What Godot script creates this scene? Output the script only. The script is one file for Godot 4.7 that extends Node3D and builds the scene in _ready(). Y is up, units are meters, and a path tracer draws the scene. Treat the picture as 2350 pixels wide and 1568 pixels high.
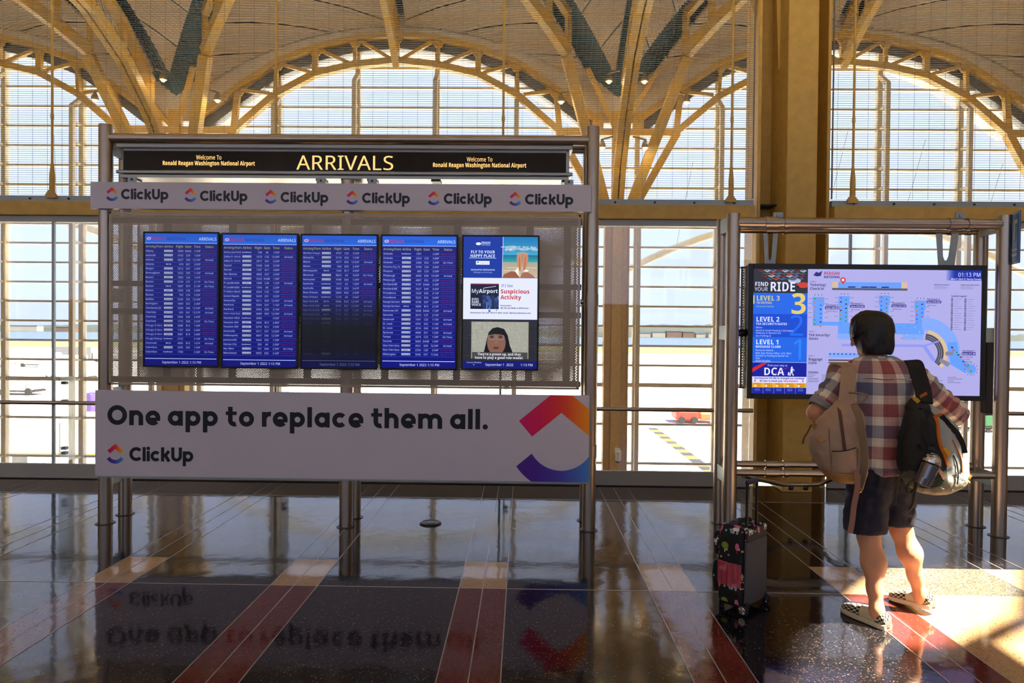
extends Node3D
# An airport hall: an arrivals board and a map kiosk stand before a glass partition; beyond it a vaulted, glazed hall and the airfield.

# ---------------------------------------------------------------- pixel -> direction (photo taken as 2350 x 1568)
const EYE := Vector3(0, 1.55, 0)
const FOCAL := 1567.0
var cam_basis := Basis.from_euler(Vector3(deg_to_rad(-0.78), deg_to_rad(0.92), deg_to_rad(0.55)))

func ray(px: float, py: float) -> Vector3:
	return cam_basis * Vector3((px - 1175.0) / FOCAL, -(py - 784.0) / FOCAL, -1.0)

func uz(px: float, py: float, z: float) -> Vector3:
	var d := ray(px, py)
	return EYE + d * (z / d.z)

func uy(px: float, py: float, y := 0.0) -> Vector3:
	var d := ray(px, py)
	return EYE + d * ((y - EYE.y) / d.y)

# ---------------------------------------------------------------- mesh collector: faces are given counter-clockwise seen from outside
class G:
	var v := PackedVector3Array()
	var n := PackedVector3Array()
	var t := PackedVector2Array()
	var c := PackedColorArray()
	var tint := Color.WHITE
	var colored := false

	func tri(p0: Vector3, p1: Vector3, p2: Vector3, n0: Vector3, n1: Vector3, n2: Vector3, u0 := Vector2.ZERO, u1 := Vector2.ZERO, u2 := Vector2.ZERO) -> void:
		v.append(p0); v.append(p2); v.append(p1)
		n.append(n0); n.append(n2); n.append(n1)
		t.append(u0); t.append(u2); t.append(u1)
		if colored:
			c.append(tint); c.append(tint); c.append(tint)

	func flat(p0: Vector3, p1: Vector3, p2: Vector3, u0 := Vector2.ZERO, u1 := Vector2.ZERO, u2 := Vector2.ZERO) -> void:
		var m := (p1 - p0).cross(p2 - p0)
		if m.length_squared() < 1e-18:
			return
		m = m.normalized()
		tri(p0, p1, p2, m, m, m, u0, u1, u2)

	func quad(p0: Vector3, p1: Vector3, p2: Vector3, p3: Vector3) -> void:
		flat(p0, p1, p2, Vector2(0, 1), Vector2(1, 1), Vector2(1, 0))
		flat(p0, p2, p3, Vector2(0, 1), Vector2(1, 0), Vector2(0, 0))

	func quad_n(p: Array, m: Array, u: Array) -> void:
		tri(p[0], p[1], p[2], m[0], m[1], m[2], u[0], u[1], u[2])
		tri(p[0], p[2], p[3], m[0], m[2], m[3], u[0], u[2], u[3])

	# box with its edges bevelled by b
	func box(at: Vector3, size: Vector3, b := 0.0, turn := Basis.IDENTITY) -> void:
		var h := size / 2.0
		b = minf(b, minf(h.x, minf(h.y, h.z)) * 0.9)
		var axes := [[Vector3(1, 0, 0), Vector3(0, 1, 0), Vector3(0, 0, 1)], [Vector3(0, 1, 0), Vector3(0, 0, 1), Vector3(1, 0, 0)], [Vector3(0, 0, 1), Vector3(1, 0, 0), Vector3(0, 1, 0)]]
		for a in axes:
			var hn: float = absf(h.dot(a[0]))
			var hu: float = absf(h.dot(a[1]))
			var hw: float = absf(h.dot(a[2]))
			for s in [1.0, -1.0]:
				var o: Vector3 = a[0] * hn * s
				var u: Vector3 = a[1] * (hu - b)
				var w: Vector3 = a[2] * (hw - b) * s
				quad(at + turn * (o - u - w), at + turn * (o + u - w), at + turn * (o + u + w), at + turn * (o - u + w))
		if b > 0.0:
			for k in 3:
				var a: Array = axes[k]
				var hn: float = absf(h.dot(a[0])) - b
				var hu: float = absf(h.dot(a[1]))
				var hw: float = absf(h.dot(a[2]))
				for s in [1.0, -1.0]:
					for r in [1.0, -1.0]:
						var e: Vector3 = a[0] * hn
						var q0: Vector3 = a[1] * hu * s + a[2] * (hw - b) * r
						var q1: Vector3 = a[1] * (hu - b) * s + a[2] * hw * r
						if s * r > 0:
							quad(at + turn * (q0 - e), at + turn * (q0 + e), at + turn * (q1 + e), at + turn * (q1 - e))
						else:
							quad(at + turn * (q0 + e), at + turn * (q0 - e), at + turn * (q1 - e), at + turn * (q1 + e))
			for sx in [1.0, -1.0]:
				for sy in [1.0, -1.0]:
					for sz in [1.0, -1.0]:
						var px := Vector3(h.x * sx, (h.y - b) * sy, (h.z - b) * sz)
						var py := Vector3((h.x - b) * sx, h.y * sy, (h.z - b) * sz)
						var pz := Vector3((h.x - b) * sx, (h.y - b) * sy, h.z * sz)
						if sx * sy * sz > 0:
							flat(at + turn * px, at + turn * py, at + turn * pz)
						else:
							flat(at + turn * px, at + turn * pz, at + turn * py)

	# straight bar of w x h section from p to q; up tells which way h points
	func bar(p: Vector3, q: Vector3, w: float, h: float, up := Vector3.UP, b := 0.0) -> void:
		var z := (q - p).normalized()
		var x := up.cross(z)
		if x.length() < 1e-4:
			x = Vector3.RIGHT.cross(z)
		x = x.normalized()
		box((p + q) / 2.0, Vector3(w, h, p.distance_to(q)), b, Basis(x, z.cross(x), z))

	# round tube along points; r is a number or one radius for each point; flat_x squashes it sideways
	func tube(pts: Array, r: Variant, sides := 12, caps := true, squash := 1.0, side_hint := Vector3.ZERO) -> void:
		var rings := []
		var norms := []
		var count := pts.size()
		var x := Vector3.ZERO
		var length := 0.0
		var lens := []
		for i in count:
			var d: Vector3
			if i == 0:
				d = pts[1] - pts[0]
			elif i == count - 1:
				d = pts[i] - pts[i - 1]
			else:
				d = (pts[i] - pts[i - 1]).normalized() + (pts[i + 1] - pts[i]).normalized()
			d = d.normalized()
			if i > 0:
				length += pts[i].distance_to(pts[i - 1])
			lens.append(length)
			if side_hint != Vector3.ZERO:
				x = (side_hint - d * side_hint.dot(d)).normalized()
			elif i == 0:
				x = d.cross(Vector3.UP if absf(d.y) < 0.9 else Vector3.RIGHT).normalized()
			else:
				x = (x - d * x.dot(d)).normalized()
			var y := d.cross(x)
			var rr: float = r if not r is Array else r[i]
			var ring := []
			var nr := []
			for k in sides + 1:
				var a := TAU * k / sides
				ring.append(pts[i] + x * cos(a) * rr + y * sin(a) * rr * squash)
				nr.append((x * cos(a) * squash + y * sin(a)).normalized())
			rings.append(ring)
			norms.append(nr)
		for i in count - 1:
			for k in sides:
				quad_n([rings[i][k], rings[i][k + 1], rings[i + 1][k + 1], rings[i + 1][k]], [norms[i][k], norms[i][k + 1], norms[i + 1][k + 1], norms[i + 1][k]],
					[Vector2(float(k) / sides, lens[i]), Vector2(float(k + 1) / sides, lens[i]), Vector2(float(k + 1) / sides, lens[i + 1]), Vector2(float(k) / sides, lens[i + 1])])
		if caps:
			for e in [0, count - 1]:
				var mid: Vector3 = pts[e]
				for k in sides:
					if e == 0:
						flat(mid, rings[0][k + 1], rings[0][k])
					else:
						flat(mid, rings[e][k], rings[e][k + 1])

	# lathe: profile of Vector2(radius, height) turned round axis up at a place
	func lathe(at: Vector3, profile: Array, sides := 24, turn := Basis.IDENTITY) -> void:
		for i in profile.size() - 1:
			var p: Vector2 = profile[i]
			var q: Vector2 = profile[i + 1]
			var s := Vector2(q.y - p.y, p.x - q.x).normalized()
			for k in sides:
				var a := TAU * k / sides
				var b := TAU * (k + 1) / sides
				var da := Vector3(cos(a), 0, -sin(a))
				var db := Vector3(cos(b), 0, -sin(b))
				var na := turn * (da * s.x + Vector3.UP * s.y)
				var nb := turn * (db * s.x + Vector3.UP * s.y)
				var p0 := at + turn * (da * p.x + Vector3.UP * p.y)
				var p1 := at + turn * (db * p.x + Vector3.UP * p.y)
				var p2 := at + turn * (db * q.x + Vector3.UP * q.y)
				var p3 := at + turn * (da * q.x + Vector3.UP * q.y)
				if p.x > 1e-6:
					tri(p0, p1, p2, na, nb, nb)
				if q.x > 1e-6:
					tri(p0, p2, p3, na, nb, na)

	# polygon (in x, y, any winding) pushed out from z0 to z1; frame places it
	func prism(poly: PackedVector2Array, z0: float, z1: float, frame := Transform3D.IDENTITY) -> void:
		if Geometry2D.is_polygon_clockwise(poly):
			poly = poly.duplicate()
			poly.reverse()
		var ids := Geometry2D.triangulate_polygon(poly)
		for i in range(0, ids.size(), 3):
			var a := poly[ids[i]]
			var b := poly[ids[i + 1]]
			var d := poly[ids[i + 2]]
			if (b - a).cross(d - a) < 0:
				var s := b
				b = d
				d = s
			flat(frame * Vector3(a.x, a.y, z1), frame * Vector3(b.x, b.y, z1), frame * Vector3(d.x, d.y, z1))
			if z1 - z0 > 1e-5:
				flat(frame * Vector3(a.x, a.y, z0), frame * Vector3(d.x, d.y, z0), frame * Vector3(b.x, b.y, z0))
		if z1 - z0 > 1e-5:
			for i in poly.size():
				var a := poly[i]
				var b := poly[(i + 1) % poly.size()]
				quad(frame * Vector3(a.x, a.y, z0), frame * Vector3(b.x, b.y, z0), frame * Vector3(b.x, b.y, z1), frame * Vector3(a.x, a.y, z1))

	# flat band (strap) along points: across is its width direction at every point
	func strap(pts: Array, across: Array, w: Variant, thick: float) -> void:
		var rows := []
		var count := pts.size()
		for i in count:
			var d: Vector3 = (pts[mini(i + 1, count - 1)] - pts[maxi(i - 1, 0)]).normalized()
			var x: Vector3 = across[i] if i < across.size() else across[across.size() - 1]
			x = (x - d * x.dot(d)).normalized()
			var y := d.cross(x)
			var ww: float = (w if not w is Array else w[i]) / 2.0
			rows.append([pts[i] - x * ww - y * thick / 2, pts[i] + x * ww - y * thick / 2, pts[i] + x * ww + y * thick / 2, pts[i] - x * ww + y * thick / 2])
		for i in count - 1:
			for k in 4:
				quad(rows[i][k], rows[i][(k + 1) % 4], rows[i + 1][(k + 1) % 4], rows[i + 1][k])
		quad(rows[0][3], rows[0][2], rows[0][1], rows[0][0])
		quad(rows[count - 1][0], rows[count - 1][1], rows[count - 1][2], rows[count - 1][3])

	func mesh() -> ArrayMesh:
		var m := ArrayMesh.new()
		if v.is_empty():
			return m
		var a := []
		a.resize(Mesh.ARRAY_MAX)
		a[Mesh.ARRAY_VERTEX] = v
		a[Mesh.ARRAY_NORMAL] = n
		a[Mesh.ARRAY_TEX_UV] = t
		if colored:
			a[Mesh.ARRAY_COLOR] = c
		m.add_surface_from_arrays(Mesh.PRIMITIVE_TRIANGLES, a)
		return m

# ---------------------------------------------------------------- nodes
var counts := {}

func numbered(called: String) -> String:
	counts[called] = counts.get(called, 0) + 1
	return called if counts[called] == 1 else "%s_%03d" % [called, counts[called] - 1]

func put(called: String, g: Variant, m: Material, parent: Node3D, at := Transform3D.IDENTITY) -> MeshInstance3D:
	var o := MeshInstance3D.new()
	o.name = called
	o.mesh = g.mesh() if g is G else g
	o.material_override = null
	if m and o.mesh.get_surface_count() > 0:
		for s in o.mesh.get_surface_count():
			o.set_surface_override_material(s, m)
	o.transform = at
	parent.add_child(o, true)
	return o

func one_box(called: String, at: Vector3, size: Vector3, m: Material, parent: Node3D, b := 0.0) -> MeshInstance3D:
	var g := G.new()
	g.box(at, size, b)
	return put(called, g, m, parent)

func thing(called: String, label: String, category: String, group := "", at := Vector3.ZERO) -> Node3D:
	var o := Node3D.new()
	o.name = numbered(called)
	o.position = at
	o.set_meta("label", label)
	o.set_meta("category", category)
	if group:
		o.set_meta("group", group)
	add_child(o)
	return o

func structure(called: String, label := "", at := Vector3.ZERO) -> Node3D:
	var o := Node3D.new()
	o.name = called
	o.position = at
	o.set_meta("kind", "structure")
	if label:
		o.set_meta("label", label)
		o.set_meta("category", called.split("_")[0])
	add_child(o)
	return o

# ---------------------------------------------------------------- materials
var M := {}

func mat(key: String, c: Color, rough := 0.6, metal := 0.0) -> StandardMaterial3D:
	var m := StandardMaterial3D.new()
	m.resource_name = key
	m.albedo_color = c
	m.roughness = rough
	m.metallic = metal
	M[key] = m
	return m

func noise_tex(size: int, freq: float, seed_: int, a: Color, b: Color, octaves := 3, normal := false, strength := 4.0) -> NoiseTexture2D:
	var f := FastNoiseLite.new()
	f.seed = seed_
	f.noise_type = FastNoiseLite.TYPE_SIMPLEX_SMOOTH
	f.frequency = freq
	f.fractal_octaves = octaves
	var t := NoiseTexture2D.new()
	t.width = size
	t.height = size
	t.seamless = true
	t.noise = f
	if normal:
		t.as_normal_map = true
		t.bump_strength = strength
	else:
		var g := Gradient.new()
		g.set_color(0, a)
		g.set_color(1, b)
		t.color_ramp = g
	return t

func speckle(size: int, base: Color, chips: Array, count: int, seed_: int, biggest := 5) -> ImageTexture:
	var im := Image.create(size, size, false, Image.FORMAT_RGB8)
	im.fill(base)
	var rng := RandomNumberGenerator.new()
	rng.seed = seed_
	for i in count:
		var c: Color = chips[rng.randi() % chips.size()]
		c = c.lerp(base, rng.randf() * 0.7)
		var w := 1 + rng.randi() % biggest
		var x := rng.randi() % size
		var y := rng.randi() % size
		for k in 2:
			im.fill_rect(Rect2i(x + (rng.randi() % 3) - 1, y + (rng.randi() % 3) - 1, maxi(1, w - k), maxi(1, w / 2 + rng.randi() % maxi(1, w))), c)
	return ImageTexture.create_from_image(im)

func tri_map(m: StandardMaterial3D, per_metre: float, world := true) -> StandardMaterial3D:
	m.uv1_triplanar = true
	m.uv1_world_triplanar = world
	m.uv1_scale = Vector3.ONE * per_metre
	m.uv1_triplanar_sharpness = 8.0
	return m

func make_materials() -> void:
	var paint_grain := noise_tex(512, 0.02, 5, Color(0.9, 0.9, 0.9), Color(1, 1, 1), 4)
	for spec in [["yellow_steel", Color(0.85, 0.69, 0.345)], ["beige_panel", Color(0.89, 0.82, 0.71)], ["cream_frame", Color(0.84, 0.80, 0.70)], ["grey_steel", Color(0.42, 0.43, 0.43)], ["soffit_cream", Color(0.90, 0.84, 0.70)], ["hall_wall", Color(0.74, 0.68, 0.58)]]:
		var m := mat(spec[0], spec[1], 0.5)
		m.albedo_texture = paint_grain
		tri_map(m, 0.7)
	M.beige_panel.roughness = 0.75
	mat("teal_deck", Color(0.35, 0.47, 0.52), 0.55)
	mat("joint_dark", Color(0.10, 0.10, 0.10), 0.8)
	var steel := mat("brushed_steel", Color(0.68, 0.63, 0.58), 0.32, 1.0)
	var plate := mat("steel_plate", Color(0.62, 0.61, 0.58), 0.36, 1.0)
	plate.roughness_texture = noise_tex(256, 0.02, 9, Color(0.85, 0.85, 0.85), Color(1, 1, 1), 2)
	tri_map(plate, 1.5)
	mat("galvanised", Color(0.62, 0.66, 0.67), 0.5, 0.6)
	mat("wire", Color(0.45, 0.43, 0.40), 0.5, 0.3)
	var wave := noise_tex(1024, 0.006, 21, Color.BLACK, Color.WHITE, 3)
	var floors := [["terrazzo_black", Color(0.085, 0.08, 0.09), [Color(0.38, 0.25, 0.2), Color(0.40, 0.36, 0.34), Color(0.2, 0.19, 0.2), Color(0.16, 0.16, 0.19)], 15000],
		["terrazzo_brown", Color(0.29, 0.245, 0.195), [Color(0.32, 0.27, 0.2), Color(0.12, 0.1, 0.09), Color(0.4, 0.35, 0.27)], 26000],
		["terrazzo_red", Color(0.38, 0.17, 0.135), [Color(0.3, 0.1, 0.08), Color(0.6, 0.34, 0.26), Color(0.1, 0.08, 0.08)], 9000],
		["terrazzo_cream", Color(0.70, 0.58, 0.42), [Color(0.8, 0.72, 0.58), Color(0.55, 0.43, 0.3), Color(0.4, 0.3, 0.2)], 14000],
		["terrazzo_speckled", Color(0.36, 0.34, 0.29), [Color(0.7, 0.66, 0.56), Color(0.12, 0.12, 0.12), Color(0.62, 0.55, 0.4)], 42000]]
	for i in floors.size():
		var f: Array = floors[i]
		var m := mat(f[0], Color.WHITE, 0.075)
		m.albedo_texture = speckle(1024, f[1], f[2], f[3], 100 + i)
		m.metallic_specular = 0.5
		tri_map(m, 0.8)
		m.heightmap_enabled = true
		m.heightmap_texture = wave
		m.heightmap_scale = 0.05
	mat("floor_divider", Color(0.62, 0.58, 0.54), 0.3, 0.2)
	var glass := mat("clear_glass", Color(0.93, 0.97, 0.96, 0.06), 0.02)
	glass.transparency = BaseMaterial3D.TRANSPARENCY_ALPHA
	var gf := mat("green_glass", Color(0.45, 0.60, 0.54, 0.35), 0.05)
	gf.transparency = BaseMaterial3D.TRANSPARENCY_ALPHA
	mat("sign_white", Color(0.79, 0.765, 0.82), 0.35)
	mat("print_black", Color(0.03, 0.03, 0.035), 0.4)
	mat("plastic_black", Color(0.035, 0.035, 0.037), 0.38)
	mat("sign_black", Color(0.02, 0.02, 0.022), 0.12)
	mat("sign_edge", Color(0.75, 0.75, 0.77), 0.4)
	mat("rubber", Color(0.03, 0.03, 0.03), 0.7)
	var pr := mat("print_colours", Color.WHITE, 0.4)
	pr.vertex_color_use_as_albedo = true

# ---------------------------------------------------------------- the hall's grid
const BAY := 13.716
const TREE_X := 2.86
const WALL_Z := -21.2
const NEAR_Z := -21.2 + 13.716
const HALF := 6.858
const PART_Z := -6.93
const LOW_FLOOR := -4.2
const GROUND := -6.45
const BOTTOM := [Vector2(0, 9.92), Vector2(1.29, 9.79), Vector2(2.53, 9.51), Vector2(3.78, 8.85), Vector2(5.07, 7.75)]
const TOP := [Vector2(0, 10.72), Vector2(1.29, 10.61), Vector2(2.53, 10.31), Vector2(3.72, 9.88), Vector2(4.93, 9.08), Vector2(6.25, 8.1)]
const HEAD := [Vector2(0, 10.38), Vector2(1.29, 10.27), Vector2(2.53, 9.97), Vector2(3.72, 9.5), Vector2(4.93, 8.68), Vector2(6.2, 7.72)]

func dome(dx: float, dz: float) -> float:
	return 0.393 + sqrt(maxf(156.25 - dx * dx - dz * dz, 1.0))

func head_at(x: float) -> float:
	x = absf(x)
	for i in HEAD.size() - 1:
		if x <= HEAD[i + 1].x:
			return lerpf(HEAD[i].y, HEAD[i + 1].y, (x - HEAD[i].x) / (HEAD[i + 1].x - HEAD[i].x))
	return HEAD[HEAD.size() - 1].y

func mirrored(half: Array) -> Array:
	var r := []
	for i in range(half.size() - 1, 0, -1):
		r.append(Vector2(-half[i].x, half[i].y))
	for p in half:
		r.append(p)
	return r

func setup() -> void:
	var cam := Camera3D.new()
	cam.name = "camera"
	cam.transform = Transform3D(cam_basis, EYE)
	cam.fov = rad_to_deg(2.0 * atan(784.0 / FOCAL))
	cam.near = 0.05
	cam.far = 6000.0
	add_child(cam)
	cam.current = true
	var sky_m := ProceduralSkyMaterial.new()
	sky_m.sky_top_color = Color(0.66, 0.765, 1.0)
	sky_m.sky_horizon_color = Color(0.795, 0.86, 1.0)
	sky_m.sky_curve = 0.55
	sky_m.ground_bottom_color = Color(0.5, 0.5, 0.48)
	sky_m.ground_horizon_color = Color(0.8, 0.86, 0.9)
	sky_m.sky_energy_multiplier = SKY_ENERGY
	sky_m.sun_angle_max = 1.0
	var sky := Sky.new()
	sky.sky_material = sky_m
	var env := Environment.new()
	env.background_mode = Environment.BG_SKY
	env.sky = sky
	env.tonemap_mode = Environment.TONE_MAPPER_LINEAR
	env.tonemap_exposure = EXPOSURE
	env.ambient_light_source = Environment.AMBIENT_SOURCE_SKY
	env.sdfgi_enabled = true
	env.ssao_enabled = true
	env.ssil_enabled = true
	var we := WorldEnvironment.new()
	we.name = "environment"
	we.environment = env
	add_child(we)
	var sun := DirectionalLight3D.new()
	sun.name = "sun"
	sun.light_color = Color(1.0, 0.95, 0.86)
	sun.light_energy = SUN_ENERGY
	sun.light_angular_distance = 0.55
	sun.shadow_enabled = true
	sun.sky_mode = DirectionalLight3D.SKY_MODE_LIGHT_ONLY
	add_child(sun)
	sun.look_at_from_position(TO_SUN * 30.0, Vector3.ZERO, Vector3.UP)

const TO_SUN := Vector3(0.532, 0.823, 0.20)
const SKY_ENERGY := 1.12
const SUN_ENERGY := 11.5
const EXPOSURE := 1.36

# ---------------------------------------------------------------- floor
func build_floor() -> void:
	var f := structure("floor", "polished black terrazzo floor with red and cream bands")
	var x0 := -25.0
	var x1 := 17.0
	one_box("slab", Vector3((x0 + x1) / 2, -0.15, 2.0), Vector3(x1 - x0, 0.3, 17.86), M.terrazzo_black, f)
	one_box("border", Vector3((x0 + x1) / 2, -0.099, (-6.33 - 7.02) / 2), Vector3(x1 - x0, 0.2, 0.69), M.terrazzo_brown, f)
	var pitch := 1.147
	var cl := -0.228
	for k in range(-5, 7):
		var x := cl + k * pitch
		for s in [-1, 1]:
			var xx: float = x + s * 0.0715
			one_box("red_strip", Vector3(xx, -0.009, (-4.1 + 10.9) / 2), Vector3(0.137, 0.02, 15.0), M.terrazzo_red, f)
			one_box("cream_strip", Vector3(xx, -0.009, -4.34), Vector3(0.137, 0.02, 0.475), M.terrazzo_cream, f)
		for s in [-1, 0, 1]:
			one_box("divider_strip", Vector3(x + s * 0.143, -0.008, (-6.33 + 10.9) / 2), Vector3(0.006, 0.0196, 17.2), M.floor_divider, f)
			one_box("divider_strip", Vector3(x + s * 0.143, -0.008, -6.6), Vector3(0.005, 0.0196, 0.5), M.floor_divider, f)
	one_box("cross_divider", Vector3((x0 + x1) / 2, -0.008, -4.1), Vector3(x1 - x0, 0.0194, 0.007), M.floor_divider, f)
	one_box("border_divider", Vector3((x0 + x1) / 2, -0.008, -6.33), Vector3(x1 - x0, 0.0202, 0.008), M.floor_divider, f)
	# pale panels right of the fifth band
	one_box("cream_panel", Vector3(cl + 2.5 * pitch, -0.0095, (-4.1 + 1.5) / 2), Vector3(pitch - 0.292, 0.02, 5.59), M.terrazzo_cream, f)
	one_box("speckled_panel", Vector3(cl + 2.5 * pitch, -0.0095, -4.34), Vector3(pitch - 0.292, 0.02, 0.475), M.terrazzo_speckled, f)
	# round floor box
	var d := thing("floor_outlet", "round metal floor outlet cover set in the black floor", "floor outlet", "", uy(988, 1202))
	var g := G.new()
	g.lathe(Vector3.ZERO, [Vector2(0.088, 0.0), Vector2(0.088, 0.006), Vector2(0.074, 0.014), Vector2(0.066, 0.014)], 32)
	put("rim", g, M.plate_dark, d)
	g = G.new()
	g.lathe(Vector3.ZERO, [Vector2(0.066, 0.012), Vector2(0.045, 0.010), Vector2(0.04, 0.014), Vector2(0.0, 0.014)], 32)
	put("lid", g, M.plastic_black, d)

# ---------------------------------------------------------------- walls, roof and the hall beyond the partition
func build_shell() -> void:
	var low := structure("floor_lower", "lower concourse floor behind the glass partition")
	one_box("slab", Vector3(-4, LOW_FLOOR - 0.15, -14.5), Vector3(42, 0.3, 15.2), M.terrazzo_cream, low)
	one_box("slab_edge", Vector3(-4, -2.25, -7.06), Vector3(42, 3.9, 0.08), M.soffit_cream, low)
	for s in [["wall_left", -24.75], ["wall_right", 16.75]]:
		var w := structure(s[0])
		one_box("panel", Vector3(s[1], 3.6, -5.0), Vector3(0.3, 16.0, 33.0), M.hall_wall, w)
	var back := structure("wall_back")
	one_box("sill", Vector3(-4, 1.3, 11.1), Vector3(42, 2.6, 0.3), M.hall_wall, back)
	one_box("lintel", Vector3(-4, 8.85, 11.1), Vector3(42, 5.7, 0.3), M.hall_wall, back)
	for k in 9:
		one_box("pier", Vector3(-24.6 + k * 5.17, 5.1, 11.1), Vector3(0.7, 8.4, 0.3), M.hall_wall, back)
	# flat roof over the near half of the hall; openings added for sunlight
	var roof := structure("ceiling")
	var y := 11.6
	var shift := TO_SUN * (y / TO_SUN.y)
	# unseen openings in x, z at roof level, added for bounce light
	var holes := []
	for r in [Rect2(4.6, -4.4, 1.8, 3.2), Rect2(-7.2, 2.4, 2.4, 5.0), Rect2(-21.5, -1.0, 2.4, 8.0), Rect2(1.6, 2.4, 2.4, 5.0)]:
		holes.append(Rect2(r.position.x + shift.x, r.position.y + shift.z, r.size.x, r.size.y))
	# unseen opening, shaped to throw the patch of sun before the map kiosk
	var patch := PackedVector2Array()
	for p in [[2045, 1299], [2420, 1285], [2420, 1425], [2275, 1497], [2165, 1502], [2230, 1600], [1810, 1600], [1845, 1465], [1985, 1345]]:
		var q := uy(p[0], p[1])
		patch.append(Vector2(q.x + shift.x, q.z + shift.z))
	var lo := patch[0]
	var hi := patch[0]
	for p in patch:
		lo = lo.min(p)
		hi = hi.max(p)
	holes.append(Rect2(lo, hi - lo))
	slab_with_holes(roof, Rect2(-24.9, NEAR_Z - 0.15, 41.8, 18.9), holes, y, 0.3)
	var rim := G.new()
	var mid := (lo.x + hi.x) / 2
	var corners := Geometry2D.clip_polygons(PackedVector2Array([lo, Vector2(mid, lo.y), Vector2(mid, hi.y), Vector2(lo.x, hi.y)]), patch)
	corners.append_array(Geometry2D.clip_polygons(PackedVector2Array([Vector2(mid, lo.y), Vector2(hi.x, lo.y), hi, Vector2(mid, hi.y)]), patch))
	for poly in corners:
		rim.prism(poly, -y - 0.3, -y, Transform3D(Basis(Vector3.RIGHT, PI / 2), Vector3.ZERO))
	put("sun_patch_mask", rim, M.beige_panel, roof)  # unseen corner pieces that trim the sun patch to its outline
	# spandrel between vaults and flat roof
	for b in 3:
		var cx := TREE_X - HALF + (b - 1) * BAY
		var poly := PackedVector2Array([Vector2(-HALF, 11.75)])
		for i in 25:
			var x := -HALF + i * HALF / 12.0
			poly.append(Vector2(x, dome(x, HALF) - 0.05))
		poly.append(Vector2(HALF, 11.75))
		var g := G.new()
		g.prism(poly, NEAR_Z - 0.12, NEAR_Z + 0.0, Transform3D(Basis.IDENTITY, Vector3(cx, 0, 0)))
		put("spandrel", g, M.beige_panel, roof)

func slab_with_holes(parent: Node3D, area: Rect2, holes: Array, y: float, thick: float) -> void:
	var xs := [area.position.x, area.end.x]
	var zs := [area.position.y, area.end.y]
	for h in holes:
		xs.append(h.position.x)
		xs.append(h.end.x)
		zs.append(h.position.y)
		zs.append(h.end.y)
	xs.sort()
	zs.sort()
	var g := G.new()
	for i in xs.size() - 1:
		for j in zs.size() - 1:
			var c := Vector2((xs[i] + xs[i + 1]) / 2, (zs[j] + zs[j + 1]) / 2)
			var open := not area.has_point(c)
			for h in holes:
				open = open or h.has_point(c)
			if not open and xs[i + 1] - xs[i] > 1e-4 and zs[j + 1] - zs[j] > 1e-4:
				g.box(Vector3(c.x, y + thick / 2, c.y), Vector3(xs[i + 1] - xs[i], thick, zs[j + 1] - zs[j]))
	put("roof_slab", g, M.beige_panel, parent)

func build_vaults() -> void:
	var ceil := structure("ceiling_vaults", "beige ribbed ceiling panels of shallow vaults between yellow ribs")
	for b in 3:
		var c := Vector3(TREE_X - HALF + (b - 1) * BAY, 0, WALL_Z + HALF)
		var g := G.new()
		var steps := 24
		for lift in [0.5, 0.75]:
			for i in steps:
				for j in steps:
					var p := []
					for o in [[0, 0], [0, 1], [1, 1], [1, 0]]:
						var dx: float = -HALF + (i + o[0]) * 2.0 * HALF / steps
						var dz: float = -HALF + (j + o[1]) * 2.0 * HALF / steps
						p.append(c + Vector3(dx, dome(dx, dz) + lift, dz))
					if lift > 0.6:
						g.quad(p[0], p[1], p[2], p[3])
					else:
						g.quad(p[3], p[2], p[1], p[0])
		# standing seams of the metal deck
		for i in range(1, 92):
			var dx := -HALF + i * 2.0 * HALF / 92.0
			var prev := Vector3.ZERO
			for j in 13:
				var dz := -HALF + j * 2.0 * HALF / 12.0
				var p := c + Vector3(dx, dome(dx, dz) + 0.485, dz)
				if j > 0:
					g.bar(prev, p, 0.03, 0.05)
				prev = p
		put("roof_deck", g, M.teal_deck, ceil)
		vault_panels(ceil, c)

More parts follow.
